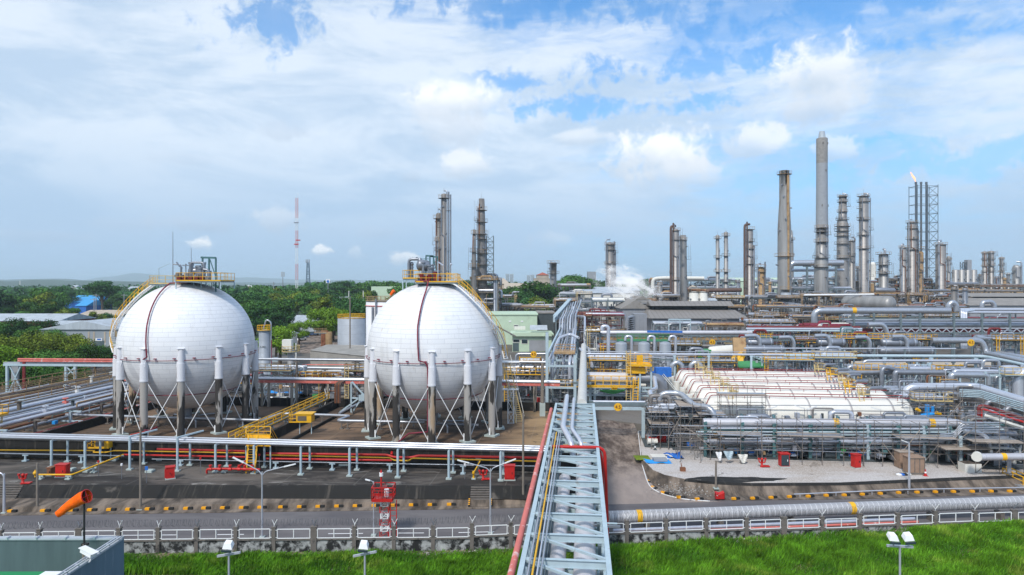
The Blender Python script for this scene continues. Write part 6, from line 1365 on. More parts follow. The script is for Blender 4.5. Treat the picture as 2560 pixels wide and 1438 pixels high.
# row C
module('grey frame behind the leftmost exchangers', 1885, 2010, 822, 188, 8, 71, 'm', 1, dens=1.4, vess=1); module('grey frame with cooler boxes behind the middle exchangers', 2010, 2135, 818, 190, 8, 72, 'm', 2, dens=1.4, vess=1)
segs('white pipe and pale blue beam crossing above the exchangers', 'brightpipe', .3, 178, [(1865, 822), (2155, 823)], posts=(1905, 1960, 2015, 2070, 2125), pm='rust'); segs('pale blue beam under the white pipe above the exchangers', 'cyan', .22, 177.5, [(1868, 827), (2155, 828)])
segs('row of maroon pipe just above the white pipe', 'darkred', .35, 183, [(1868, 818), (2150, 819)])
t = thing('pipe_rack', 'three level pipe rack with teal trusses at the upper right', 'pipe rack', V(2330, 860, 185)); w = 185
for py in (797, 832, 845): b = B(); b.beam(V(2100, py, w), V(2640, py+1, w), .35, .35); b.build('beam', 'frame', t); b = B(); b.beam(V(2100, py, w+7), V(2640, py+1, w+7), .35, .35); b.build('beam', 'frame', t)
for px in (2135, 2185, 2252, 2300, 2385, 2455, 2525, 2600): q = V(px, 783, w); b = B(); b.beam((q.x, q.y, 1), q, .45); b.build('column', 'frame', t)
b = B()
for k in range(20): a = 2190+k*22; b.beam(V(a, 822, w), V(a+11, 832, w), .2); b.beam(V(a+11, 832, w), V(a+22, 822, w), .2)
b.beam(V(2185, 820, w), V(2640, 821, w), .25); b.build('truss', 'brightpipe', t)
for k, (py, dw, r_, m) in enumerate(((801, 1, .35, 'brightpipe'), (806, 3, .2, 'silver'), (800, 5, .3, 'silver'), (812, 2, .62, 'silver'), (815, 5, .3, 'steel'), (825, 3, .45, 'darkred'), (829, 4.5, .45, 'maroon'), (827, 6, .3, 'steel'), (838, 2, .2, 'brightpipe'), (841, 4, .3, 'steel'))):
    b = B(); b.tube(V(2110+k*6, py, w+dw), V(2640, py+1, w+dw), r_, n=10); b.build('pipe', m, t)
segs('big grey header pipe bending down at its left end, upper right', 'silver', .95, 215, [(2036, 812), (2036, 777), (2375, 777)], 'insulated_pipe', n=16, bend=3.5, posts=(2100, 2185, 2300), bands=(2136,)); segs('pale double pipe continuing right from the header pipe', 'brightpipe', .45, 212, [(2400, 774), (2640, 774)], posts=(2460, 2540, 2610)); segs('lower of the pale double pipes at the upper right edge', 'brightpipe', .4, 211, [(2400, 781), (2640, 782)])
t = thing('pipe_bundle', 'four vertical pale pipes with a yellow band at the upper right', 'pipe bundle', V(2411, 845, 195))
for k in range(4): b = B(); b.pipe([V(2404+k*4, 872, 190), V(2404+k*4, 776+k, 192), V(2420+k*5, 776, 205)], .26, 8, .8); b.build('pipe', 'brightpipe', t)
b = B(); b.beam(V(2402, 802, 189), V(2419, 802, 189), .8, .5); b.build('yellow_band', 'paleyellow', t)
segs('pale hooped pipe standing above the header pipe right end', 'silver', .8, 225, [(2372, 778), (2372, 762), (2382, 755), (2391, 762), (2391, 778)], n=12, bend=2.5); segs('grey hooped pipe beside the dark roofed building at upper right', 'silver', .7, 240, [(2455, 770), (2456, 756), (2478, 754), (2486, 762), (2486, 772)], n=12, bend=2.5)
segs('fat pale pipe crossing left of the three level rack', 'offwhite', .6, 195, [(2050, 818, 190), (2050, 813), (2120, 812)], n=12, bend=1.2); segs('grey hook pipe dropping at the left end of the three level rack', 'silver', .6, 180, [(2170, 812), (2210, 810), (2220, 840), (2220, 850)], n=12, bend=2.5)
for a, c, py, w, s, p_, lb in ((1885, 1960, 790, 230, 81, 'b', 'brownish pipe frame left of the great tapered stack foot'), (1990, 2060, 795, 225, 82, 'b', 'brownish pipe frame right of the great tapered stack foot'), (2060, 2180, 772, 245, 83, 'b', 'tan edged process frame left of the round drum'), (2245, 2420, 768, 245, 84, 'b', 'tan edged process frame right of the round drum'), (2420, 2640, 800, 235, 85, 't', 'pipe frame below the dark roofed building at the right')): module(lb, a, c, py, w, 10, s, p_, 3, dens=1.1, vess=2, rail_m='ochre')
q = V(2224, 760, 240); t = thing('storage_drum', 'great round grey drum end facing the camera, upper right', 'drum', (q.x, q.y, 1)); b = B(); b.capsule(q, q+Vector((-6, 16, 0)), 2.6, 24, .6); b.build('shell', 'tower', t); b = B(); b.beam((q.x-1, q.y+3, 1), (q.x-1, q.y+3, q.z-1), 3, 1); b.build('saddle', 'frame', t)
t = thing('pipe_gantry', 'tan gantry with grey drum and orange box above the round drum', 'gantry', V(2210, 745, 262)); b = B(); b.beam(V(2150, 733, 262), V(2245, 733, 262), 3, .4); b.build('deck', 'ochre', t); b = B(); b.capsule(V(2190, 725, 262), V(2235, 726, 262), .9, 12); b.build('drum', 'steel', t); b = B(); b.box(V(2181, 719, 262), (.9, .8, 3)); b.build('box', 'ochre', t)
for px in (2152, 2195, 2243): q = V(px, 733, 262); b = B(); b.beam((q.x, q.y, 1), q, .5); b.build('leg', 'towerd', t)
for a, c, py, w, s, p_, lb in ((1880, 2000, 745, 300, 91, 'd', 'dark braced steel frame behind the great tapered stack'), (2000, 2085, 740, 305, 92, 'b', 'brown process frame at the foot of the capped chimney'), (2085, 2200, 742, 300, 93, 'b', 'brown process frame under the twin ribbed towers'), (2200, 2330, 738, 320, 94, 'b', 'brown process frame under the short rounded tower'), (2330, 2430, 742, 310, 95, 'b', 'brown process frame left of the dark roofed building'),
        (1640, 1700, 740, 330, 96, 'b', 'rusty frame at the foot of the pair of brown columns'), (1790, 1870, 745, 330, 97, 'b', 'rusty frame right of the two white silos'), (1480, 1560, 752, 262, 98, 'n', 'silver multi level pipe frame behind the bridge axis'), (1440, 1560, 790, 205, 99, 'm', 'dark maroon frame left of the louvred tower'), (1385, 1440, 752, 270, 100, 'b', 'brown pipe frame behind the green building, right part'), (1190, 1300, 765, 262, 101, 'b', 'brown low pipe frame behind the green building, left part'), (1300, 1385, 768, 262, 102, 'b', 'low pipe frame with white covers behind the green building'),
        (1395, 1475, 714, 380, 103, 'b', 'tan pipe frame right of the small silver column'), (1560, 1640, 752, 300, 104, 'b', 'low brown frame in the steam beside the louvred building')): module(lb, a, c, py, w, 12, s, p_, 2, dens=1.2, vess=2, rail_m='ochre', thick=1.15)
for a, c, py, w, s, p_, lb in ((1870, 1990, 806, 208, 121, 'n', 'low pipe frame just right of the grey warehouse'), (1640, 1760, 812, 205, 122, 'n', 'low pipe frame before the grey warehouse wall, left'), (1770, 1865, 815, 203, 123, 'b', 'low pipe frame before the grey warehouse wall, right'), (2130, 2260, 792, 222, 124, 'n', 'pipe frame under the big grey header pipe, left'), (2260, 2400, 790, 222, 125, 't', 'pipe frame under the big grey header pipe, right'), (1900, 2060, 768, 262, 126, 'b', 'brown frame before the stout skirted column'), (2330, 2560, 728, 360, 127, 'b', 'long brown frame behind the dark roofed building'), (1960, 2130, 722, 365, 128, 'n', 'high frame between tallest chimney foot and twin towers'), (1700, 1790, 728, 365, 129, 'b', 'brown frame behind the two white silos'), (1400, 1480, 735, 320, 130, 'n', 'silver frame right of the small silver column'), (1245, 1330, 742, 340, 131, 'b', 'brown low frame before the canteen roof')): module(lb, a, c, py, w, 10, s, p_, 2, dens=1.2, vess=2, rail_m='ochre')
for a, c, py, w, s, p_, lb in ((1628, 1700, 700, 430, 111, 'b', 'distant elevated pipe frame left of the brown columns'), (1720, 1850, 702, 440, 112, 'n', 'distant long pipe rack behind the two thin stacks'), (1880, 1950, 705, 430, 113, 'n', 'distant scaffolded frame left of the tapered stack'), (1985, 2110, 698, 440, 114, 'n', 'distant pipe racks behind the capped chimney foot'), (2110, 2200, 705, 440, 115, 'b', 'distant frame between the twin ribbed towers and rounded tower'), (2200, 2330, 700, 450, 116, 'b', 'distant frame around the flare stack foot'), (2330, 2450, 712, 450, 117, 'b', 'distant frame right of the flare stack'), (2430, 2640, 716, 450, 118, 'b', 'distant long brown rack at the right edge')): module(lb, a, c, py, w, 14, s, p_, 1, dens=1.4, vess=2, rail_m='ochre', thick=1.3)
segs('distant pale pipe with round end bend behind the brown columns', 'offwhite', 1.1, 420, [(1632, 720), (1632, 697), (1660, 695), (1760, 696)], n=12, bend=6); segs('fat white overhead duct between the tapered stack and the ribbed tower', 'silver', 1.7, 400, [(1972, 672), (1980, 658), (2108, 657)], n=16, bend=8, posts=(2018, 2090), pr=.5); segs('rusty duct linking the two silos area to the brown column', 'rustpipe', .9, 310, [(1765, 740), (1768, 726), (1854, 725)], n=12, bend=3); segs('distant pale horizontal pipe behind the capped chimney', 'brightpipe', .9, 405, [(1972, 676), (2110, 675)], n=10)
segs('long thin white pipe across in front of the capped column foot', 'white', .3, 250, [(2010, 738), (2185, 736)], n=8)
mat('flaresteel', (.12, .145, .17), .6, .2)
# ================================================================== bullet tanks and the rack in front of them
mat('redrail', (.26, .03, .03), .5)
UL, UR = 17.2, 41.5
for k, w in enumerate((94, 100.6, 107.2, 113.8, 120.4)):
    lb = ('nearest', 'second', 'middle', 'fourth', 'farthest')[k]; zc = 3.5
    t = thing('bullet_tank', 'long cream white horizontal tank with red pipes, %s of the row of five' % lb, 'storage tank', W((UL+UR)/2, w, 1), 'row of five horizontal tanks')
    b = B(); b.capsule(W(UL, w, zc), W(UR, w, zc), 2.5, 32, .5); b.build('shell', 'bullet', t)
    for q in (-1.0, 1.0):
        b = B(); b.pipe([W(UL-1.2, w+q*1.3-.3, zc+.8), W(UL-.2, w+q*1.05, zc+2.62), W(UR+.6, w+q*1.05, zc+2.62)], .06, 6, .4)
        for i in range(8): b.beam(W(UL+1+i*3.2, w+q*1.05, zc+2.1), W(UL+1+i*3.2, w+q*1.05, zc+2.62), .05)
        b.build('red_pipe', 'redrail', t)
    for u in (UL+3, UL+9.2, UL+15.4, UL+21.5): b = B(); b.beam(W(u, w-1.6, .9), W(u, w-1.6, zc-1.2), .8, .5); b.beam(W(u, w+1.6, .9), W(u, w+1.6, zc-1.2), .8, .5); b.build('saddle', 'concrete', t)
    b = B(); b.tube(W(UL-1.8, w, zc-1.8), W(UL-1.8, w, zc+1.4), .5, n=8); b.build('end_pipe', 'offwhite', t)
    for j, (px, pw) in enumerate((((1835, 1812, 1790, 1772, 1752)[k], 17), ((2160, 2125, 2110, 2080, 2050)[k], 20))):
        A = V(px-pw/2, 1, w); C = V(px+pw/2, 1, w); z = zc+2.9; ua, uc = UW(A.x, A.y)[0], UW(C.x, C.y)[0]
        b = B(); b.poly([tuple(W(ua, w-.6)[:2]), tuple(W(uc, w-.6)[:2]), tuple(W(uc, w+.8)[:2]), tuple(W(ua, w+.8)[:2])], z-.1, z); p = b.build('platform', 'frame', t)
        b = B(); g = [W(ua, w-.6, z), W(uc, w-.6, z), W(uc, w+.8, z), W(ua, w+.8, z), W(ua, w-.6, z)]; b.railing(g, 1.0, .025, .9); b.ladder(W(ua-.2, w-1.8, zc+.6), W(ua-.2, w-.6, z+.9), .6, .05); b.build('railing', 'yellow' if j and k % 2 else 'paleyellow', p)
        if j: b = B(); [b.tube(W(ua-.4-.5*i, w-.2, zc+2.2), W(ua-.5-.5*i, w+.1, zc+3.1), .09, n=6) for i in range(4)]; b.pipe([W(uc, w, zc+2.3), W(uc, w, zc+3.7), W(uc+2, w+.5, zc+3.7)], .22, 8); b.build('nozzles', 'steel', t)
segs('thin grey rail in front of the nearest bullet tank', 'silver', .06, 91, [(1690, 1013), (2262, 1014)], n=6)
for k, (px, py, s) in enumerate(((1930, 1020, 1), (2000, 1018, -1), (2030, 1020, 1), (2190, 1022, -1), (1720, 1072, 1))):
    q = V(px, py, 90.5); t = thing('tube_lamp', 'white tube lamp on a bracket before the nearest bullet tank, %s from left' % ordn((1, 2, 3, 4, 0)[k]), 'lamp', q); b = B(); b.beam(q+Vector((-.65, 0, -.2*s)), q+Vector((.65, 0, .2*s)), .12); b.build('tube', 'white', t); b = B(); b.beam(q+Vector((.6*s*-1, 0, -1.5)), q+Vector((.6*s*-1, 0, -.1)), .05); b.build('bracket', 'steel', t)
segs('silver pipe snaking down left of the bullet tanks over the scaffold', 'silver', .36, 84, [(1648, 1000, 88), (1651, 990, 88), (1663, 983, 88), (1700, 983, 88), (1737, 1016, 85), (1768, 1017, 84), (1785, 1032, 83.5), (1786, 1062, 83.5)], n=12, bend=1.)
segs('bright pipe elbow above the dark scaffold left of the snaking pipe', 'brightpipe', .33, 92, [(1636, 945, 108), (1640, 972, 104), (1624, 980, 97), (1636, 1004, 92)], n=12, bend=1.)
segs('slim pale handrail slanting down past the bullet tank ends', 'offwhite', .06, 95, [(1656, 932, 118), (1700, 985, 96)], n=5); segs('second slim pale handrail slanting past the bullet tank ends', 'offwhite', .06, 95, [(1652, 934, 118), (1735, 1032, 86)], n=5)
b = B(); b.box(V(1657, 930, 117), (2.6, 1.6, 1.5)); tag(b.build('valve_actuator', 'blue'), 'blue actuator box beside the grey elbow pipe', 'actuator')
b = B(); b.box(V(1643, 932, 117.5), (2.4, .4, .5)); tag(b.build('valve_actuator', 'blue'), 'flat blue bar left of the blue actuator box', 'actuator')
for px, lb in ((1693, 'left'), (1740, 'right')): segs('shiny hooped pipe behind the far bullet tank, %s one' % lb, 'silver', .42, 124, [(px-14, 930), (px-13, 912), (px, 905), (px+12, 912), (px+14, 935)], n=10, bend=1.6)
# near rack
t = segs('long bright silver pipe with yellow bands on top of the near rack', 'cladpipe', .46, 81.5, [(1758, 1056), (2398, 1058), (2425, 1075, 80.6)], 'insulated_pipe', n=18, bend=1., bands=(2095, 2331))
t = thing('pipe_rack', 'near teal pipe rack with many pipes before the bullet tanks', 'pipe rack', V(2080, 1160, 81)); rr_ = random.Random(9)
for px in (1763, 1855, 1935, 2025, 2095, 2170, 2245, 2310, 2370, 2420):
    for dw in (0, 5): q = V(px, 1070, 81+dw); b = B(); b.beam((q.x, q.y, .9), (q.x, q.y, 4.9), .32); b.build('column', 'teal' if px % 2 else 'cyan', t)
    b = B(); a = V(px, 1, 81); c = V(px, 1, 86)
    for z in (1.9, 3.0, 4.0, 4.85): b.beam((a.x, a.y-.5, z), (c.x, c.y+.3, z), .2, .22)
    b.build('beam', 'teal', t)
for k, (py, dw, r_, m) in enumerate(((1071, -.1, .1, 'brightpipe'), (1076, .3, .12, 'teal'), (1080, .0, .1, 'cyan'), (1083, .6, .13, 'silver'), (1087, .2, .1, 'cyan'), (1091, 1, .12, 'teal'), (1094, -.2, .08, 'silver'), (1098, .6, .2, 'brightpipe'), (1103, 0, .22, 'brightpipe'), (1109, .4, .16, 'silver'), (1113, 1.2, .2, 'steel'), (1117, .2, .1, 'frame'), (1121, .8, .2, 'brightpipe'), (1124, 1.6, .14, 'steel'), (1075, 2.5, .25, 'steel'), (1085, 3.2, .3, 'silver'), (1095, 2.8, .3, 'steel'), (1062, 3, .3, 'steel'))):
    x0 = 1760+rr_.uniform(-20, 60); x1 = 2410+rr_.uniform(-60, 20); b = B(); pts = [V(x0, py, 81+dw), V(x1, py+1, 81+dw)]
    if x1 > 2380 and k < 9: pts += [V(x1+30, py-14, 80.5+dw), V(x1+110, py-13, 80+dw)]
    b.pipe(pts, r_, 8, .6); b.build('pipe', m, t)
for k in range(26):
    px = 1775+k*24+rr_.uniform(-6, 6); py = rr_.choice([1126, 1130, 1122]); b = B(); q = V(px, py, 82+rr_.uniform(-.5, 2)); rdd = rr_.uniform(.14, .3); b.tube(q-Vector((0, 0, .35)), q+Vector((0, 0, .3)), rdd*.7, n=7); b.tube(q-Vector((.3, 0, 0)), q+Vector((.3, 0, 0)), rdd, n=8); b.build('valve', rr_.choice(['silver', 'brightblue', 'teal', 'frame', 'brightblue', 'ochre', 'green', 'steel']), t)
for a, c, s7, lb in ((1785, 1990, 171, 'left'), (1990, 2200, 172, 'middle'), (2200, 2420, 173, 'right')): module('dark packed pipework inside the near rack, %s part' % lb, a, c, 1074, 81.6, 5, s7, 'd', 0, dens=2.6, vess=2, zg=.95)  # dark palette and slab added so the rack interior looks shaded
for a, c, py, m in ((2070, 2262, 1138, 'ochre'), (1990, 2060, 1140, 'green'), (1850, 1960, 1143, 'teal'), (2330, 2420, 1110, 'frame')): b = B(); q, p = V(a, py, 84), V(c, py, 84); b.beam(q, p, 1.2, .8); b.build('equipment', m, t)
def scaffold(label, px0, px1, w0, w1, ptop, seed, z0=.9, st=2.1, zs=(1.5, 3.1, 4.7, 6.3), planks=(1,), ex=.9, density=.5):
    r = random.Random(seed); A, C = V(px0, ptop, w0), V(px1, ptop, w0); u0, u1 = UW(A.x, A.y)[0], UW(C.x, C.y)[0]; zt = A.z; n = max(1, round((u1-u0)/st)); R = .034
    t = thing('scaffold', label, 'scaffold', W((u0+u1)/2, w0, z0)); us = [u0+(u1-u0)*i/n for i in range(n+1)]
    for u in us:
        for w in (w0, w1):
            top = zt+r.uniform(-.3, ex); b = B(); b.tube(W(u+r.uniform(-.08, .08), w, z0), W(u+r.uniform(-.05, .05), w, top), R, n=5); b.tube(W(u, w, z0), W(u, w, z0+.04), .09, n=5); b.build('standard', 'scaff', t)
    for z in zs:
        if z0+z > zt+.4: continue
        for w in (w0, w1):
            b = B(); b.tube(W(u0-r.uniform(0, .8), w+.05, z0+z+r.uniform(-.1, .1)), W(u1+r.uniform(0, .8), w+.05, z0+z), R, n=5)
            if r.random() < .7: b.tube(W(u0-.2, w-.05, z0+z+1.0), W(u1+.4, w-.05, z0+z+1.), R*.85, n=5)
            b.build('ledger', 'scaff' if r.random() < .7 else 'silver', t)
        b = B()
        for u in us: b.tube(W(u, w0-.3, z0+z-.06), W(u, w1+.3, z0+z-.06), R, n=5)
        b.build('transom', 'scaff', t)
    for i in range(n):
        if r.random() < density*.8+.25:
            z = z0+r.choice([0, 1.5, 3.0]); s = r.choice([0, 1]); b = B(); b.tube(W(us[i+s], w0-.1, z), W(us[i+1-s], w0-.1, min(zt, z+2.6)), R, n=5); b.build('brace', 'scaff' if r.random() < .7 else 'plank', t)
    for zi in planks:
        if z0+zs[zi] > zt: continue
        i0 = r.randrange(max(1, n-1)); i1 = min(n, i0+r.choice([2, 3, 4]))
        for j in range(4): b = B(); q = w0+(w1-w0)*(j+.5)/4; b.beam(W(us[i0]-.2, q, z0+zs[zi]+.04), W(us[i1]+.2, q, z0+zs[zi]+.05), (w1-w0)/4*.85, .05); b.build('plank', 'plank' if r.random() < .6 else 'silver', t)
    return t
scaffold('long tube scaffold along the near pipe rack, left third', 1700, 1905, 78.2, 80.2, 1062, 1, planks=(1, 2))
scaffold('long tube scaffold along the near pipe rack, middle third', 1905, 2160, 78.4, 80.4, 1058, 2, planks=(1,))
scaffold('long tube scaffold along the near pipe rack, right third', 2160, 2440, 78.6, 80.6, 1060, 3, planks=(1,))
scaffold('tall narrow scaffold against the nearest bullet tank', 1803, 1915, 88.2, 90.2, 985, 4, zs=(1.6, 3.2, 4.8, 6.0), planks=(3,), density=.8)
scaffold('small scaffold around the snaking silver pipe end', 1752, 1812, 83, 86, 1008, 5, zs=(1.5, 3, 4.4), planks=(2,))
scaffold('dark dense scaffold at the corner of the side road', 1628, 1672, 84, 88, 1012, 6, zs=(1.7, 3.0, 4.4, 5.6), planks=(1, 2, 3), st=1.2, density=.9)
scaffold('dense scaffold with plank decks between side road and rack', 1672, 1762, 84, 89, 1010, 7, zs=(1.5, 2.8, 4.0, 5.2), planks=(1, 2, 3), st=1.3, density=.95)
scaffold('light scaffold standing in the gravel left of the near rack', 1700, 1775, 79.5, 82.5, 1085, 8, zs=(1.4, 2.9), planks=(1,), density=.8)
scaffold('scaffold around the pipes at the right edge above the blind flange', 2440, 2560, 77, 80, 1010, 9, zs=(1.6, 3.2, 4.8, 6.0), planks=(0, 1), density=.8)
scaffold('scaffold behind the arched silver pipe', 2275, 2450, 90, 92, 975, 10, zs=(3.2, 4.8, 6.4), planks=(), density=.8)
module('dark pipe tangle inside the corner scaffold', 1630, 1700, 1025, 86, 6, 141, 'd', 0, dens=2., vess=1, zg=.95); module('dark pipe tangle behind the scaffold left of the near rack', 1700, 1775, 1040, 85, 5, 142, 'd', 0, dens=1.8, vess=1, zg=.95)
module('pale pipe tangle right of the bullet tanks behind the arched pipe', 2275, 2370, 1000, 96, 9, 143, 'n', 1, dens=1.6, vess=1); module('pipe tangle with ochre beams right of the bullet tanks', 2370, 2470, 990, 98, 10, 144, 'b', 1, dens=1.8, vess=1)
module('dark pipe tangle under the slanting silver pipe at the right edge', 2470, 2600, 1060, 84, 8, 145, 'd', 0, dens=2., vess=1); module('dark frame at the right edge above the blind flange', 2430, 2560, 1100, 80, 5, 146, 'd', 0, dens=1.8, vess=0)
segs('bright red square pipe pair slanting at the right edge', 'darkred', .2, 84, [(2447, 1058, 84), (2447, 1016, 84), (2462, 1015, 84), (2580, 1054, 78)], n=8, bend=.3); segs('second bright red pipe slanting below the first at the right edge', 'red', .12, 83, [(2455, 1058, 83.5), (2455, 1022, 83.5), (2580, 1062, 77.6)], n=8, bend=.3)
segs('dark grey pipe slanting down at the right edge above the red pair', 'towerd', .6, 90, [(2400, 992, 92), (2445, 993, 90), (2580, 1030, 82)], n=12, bend=2.); segs('pale beam slanting down at the right edge below the red pair', 'offwhite', .22, 82, [(2465, 1040, 83), (2580, 1078, 77)], n=6)
for k in range(5): segs('thin pale blue pipe slanting at the right edge, %s from top' % ordn(k), 'cyan', .09, 86, [(2400, 975+k*4, 91), (2450, 977+k*4, 89), (2580, 1015+k*5, 81)], n=6)
for k in range(4): segs('thin grey stepped pipe over the platform at the right, %s from top' % ordn(k), 'silver', .09, 80, [(2350, 1086+k*5), (2384, 1084+k*5), (2405, 1058+k*6), (2500, 1057+k*6)], n=6)
segs('grey pipe curving down above the blind flange', 'silver', .24, 79, [(2410, 1078), (2450, 1082), (2470, 1096), (2473, 1116)], n=12, bend=1.2)
t = segs('horizontal silver pipe at the right edge ending in a blind flange', 'cladpipe', .36, 75, [(2446, 1143), (2640, 1141)], n=14, bands=(2509,)); q = V(2443, 1141, 75); b = B(); b.tube(q-Vector((.25, .3, 0)), q+Vector((.1, .1, 0)), .48, n=20); b.build('blind_flange', 'offwhite', t)
segs('pair of short posts under the flanged silver pipe', 'silver', .2, 76, [(2523, 1182), (2523, 1150)], n=8)
t = thing('pipe_support', 'grey column with wide plank platform above the concrete block', 'support', G(2402, 1168, .9)); q = G(2402, 1168, .9); b = B(); b.tube(q, q+Vector((0, 0, 3.4)), .2, n=8); b.build('column', 'cyan', t); b = B(); b.beam(q+Vector((-2.4, 0, 2.2)), q+Vector((2.6, 0, 2.2)), 2.4, .1); b.build('deck', 'plank', t); b = B(); b.tube(q, q+Vector((0, 0, .12)), .45, n=8); b.build('base', 'pad', t)
t = thing('concrete_block', 'pale concrete block below the blind flange', 'block', G(2434, 1182, .9)); q = G(2434, 1182, .9); b = B(); b.box(q+Vector((0, .6, .45)), (1.75, 1.2, .9)); b.build('block', 'offwhite', t); b = B(); b.box(q+Vector((0, .6, .94)), (1.6, 1.05, .06)); b.build('cap', 'apron', t)
t = thing('footbridge', 'small footbridge with yellow rails over the ditch at the right edge', 'footbridge', G(2520, 1205, .5)); A, C = D(2468, 1176, 74), D(2575, 1224, 69); b = B(); b.beam(A, C, 1.0, .12); b.beam(A+Vector((-.4, -.4, -.1)), C+Vector((-.4, -.4, -.1)), .15, .3); b.build('deck', 'silver', t)
b = B(); A2, C2 = D(2507, 1193, 72), D(2585, 1228, 69); b.railing([A2, C2], .95, .04, 1.); b.railing([A2+Vector((.9, .7, 0)), C2+Vector((.9, .7, 0))], .95, .04, 1.); b.build('railing', 'yellow', t); b = B(); b.beam(C-Vector((.4, 0, 2)), C-Vector((.4, 0, 0)), .2); b.build('post', 'cyan', t)
t = thing('wooden_crate', 'tall banded wooden crate standing in the gravel beside a cone', 'crate', G(2292, 1186, .9)); q = G(2294, 1188, .9)
b = B(); b.box(q+Vector((0, .7, .95)), (1.55, 1.3, 1.6)); b.build('panels', 'wood', t); b = B()
for dx in (-.78, -.26, .26, .78): b.box(q+Vector((dx, .04, .95)), (.07, .05, 1.66))
for dz in (.18, 1.72): b.box(q+Vector((0, .03, dz)), (1.66, .06, .09))
b.build('bands', 'post', t); b = B(); b.box(q+Vector((0, .7, .07)), (1.6, 1.35, .12)); b.build('pallet', 'pole', t); b = B(); b.box(q+Vector((0, .7, 1.79)), (1.7, 1.45, .07)); b.build('lid', 'wood', t)
p = G(2284, 1178, .9); t = thing('wooden_crate', 'second wooden crate half hidden behind the tall banded one', 'crate', p); b = B(); b.box(p+Vector((-.2, 1.5, .9)), (1.5, 1.1, 1.7)); b.build('panels', 'wood', t); b = B(); b.box(p+Vector((-.2, 1.5, 1.78)), (1.6, 1.2, .07)); b.build('lid', 'plank', t)
def cone(px, py, lb, m='red'):
    p = G(px, py, .9); t = thing('traffic_cone', lb, 'cone', p); b = B(); b.lathe(p, [(.15, .03), (.03, .7)], 12); b.build('cone', m, t); b = B(); b.box(p+Vector((0, 0, .02)), (.4, .4, .05)); b.build('base', m, t); b = B(); b.lathe(p+Vector((0, 0, .3)), [(.115, 0), (.085, .15)], 12); b.build('band', 'white', t)
cone(2314, 1190, 'red traffic cone right of the tall wooden crate'); cone(1638, 1125, 'small dark traffic cone near the side road scaffold', 'dframe')
t = thing('litter_heap', 'crumpled white and navy cloth lying on the gravel by the crate', 'cloth', G(2260, 1189, .9)); p = G(2260, 1189, .9); r5 = random.Random(5)
for k, m in enumerate(('white', 'blue', 'black', 'offwhite')): b = B(); b.ball(p+Vector((-.5+k*.35, r5.uniform(-.2, .2), .08)), .34, 8, .14); b.build('cloth', m, t)
p = G(1800, 1248, .15); t = thing('red_bin', 'red folded sheet bin behind the right kerb blocks at the brown pole', 'bin', p); b = B(); x, y, z = p
b.add([(x-.42, y, z), (x+.42, y, z), (x+.42, y+.35, z), (x-.42, y+.35, z), (x-.42, y, z+.55), (x, y, z+.40), (x+.42, y, z+.62), (x+.42, y+.35, z+.72), (x, y+.35, z+.55), (x-.42, y+.35, z+.68)], [(0, 1, 6, 5, 4), (1, 2, 7, 6), (2, 3, 9, 8, 7), (3, 0, 4, 9), (4, 5, 8, 9), (5, 6, 7, 8), (3, 2, 1, 0)]); b.build('sheet', 'red', t); b = B(); b.beam((x-.45, y-.03, z), (x-.45, y-.03, z+.6), .05); b.beam((x+.45, y-.03, z), (x+.45, y-.03, z+.65), .05); b.build('frame', 'darkred', t)
for k, (px, py, m, lb) in enumerate(((1796, 1140, 'white', 'white and blue printed cloth hanging on the scaffold, left of three'), (1820, 1138, 'cyan', 'pale turquoise cloth hanging on the scaffold, middle of three'), (1856, 1146, 'offwhite', 'white triangular cloth hanging on the scaffold, right of three'))):
    q = V(px, py, 78); b = B(); n = 6; vs = []
    for j in range(n):
        for i in range(n): f = j/(n-1); vs.append((q.x+(i/(n-1)-.5)*(1.1 if k else .7)*(1-f*.5)+.2*f, q.y-.05+.08*math.sin(i*2+j), q.z+.45-f*(.9+.1*math.sin(i))))
    b.add(vs, [(j*n+i, j*n+i+1, (j+1)*n+i+1, (j+1)*n+i) for j in range(n-1) for i in range(n-1)]); tag(b.build('hanging_cloth', m), lb, 'cloth')
b = B(); b.box(G(1707, 1178, .9)+Vector((0, 0, .2)), (.55, .4, .4)); b.beam(G(1707, 1178, .9)+Vector((-.1, 0, .4)), G(1707, 1178, .9)+Vector((-.2, 0, .9)), .08); tag(b.build('fire_bucket', 'rust'), 'small rusty red box on the gravel below the blue tarpaulin', 'box')
t = thing('pump', 'light blue pump with yellow motor right of the bullet tanks', 'pump', V(2316, 1035, 92)); q = V(2318, 1030, 92)
b = B(); b.tube(q-Vector((0, 0, .9)), q+Vector((0, 0, .9)), .28, n=10); b.tube(q+Vector((.7, 0, -.3)), q+Vector((.7, 0, .7)), .2, n=8); b.tube(q-Vector((.8, 0, .5)), q+Vector((.8, 0, -.2)), .25, n=8); b.build('casing', 'brightblue', t); b = B(); b.tube(q+Vector((1.1, 0, -.1)), q+Vector((1.7, 0, -.3)), .22, n=8); b.tube(q-Vector((1.4, 0, -.4)), q-Vector((.9, 0, -.1)), .2, n=8); b.build('motor', 'yellow', t)
for k in range(30):     # clutter of small loose things is left out on purpose: only the two rock heaps the yard shows
    break
b = B(); rk = random.Random(12)
for k in range(260):
    px = rk.gauss(1700, 38); py = 1226+rk.gauss(0, 8)+(px-1700)*.06; c = G(px, py, .65); r = rk.uniform(.04, .13); vs = [c+Vector((rk.uniform(-1, 1), rk.uniform(-1, 1), rk.uniform(-.2, .9)))*r for _ in range(6)]; b.add(vs, [(0, 1, 2), (0, 2, 3), (0, 3, 4), (0, 4, 5), (1, 2, 5), (2, 3, 5), (1, 4, 3)])
o = b.build('broken_stone', 'stone', None, (0, 0, 0)); o['kind'] = 'stuff'; o['label'] = 'broken grey stone on the yard corner'; o['category'] = 'stones'

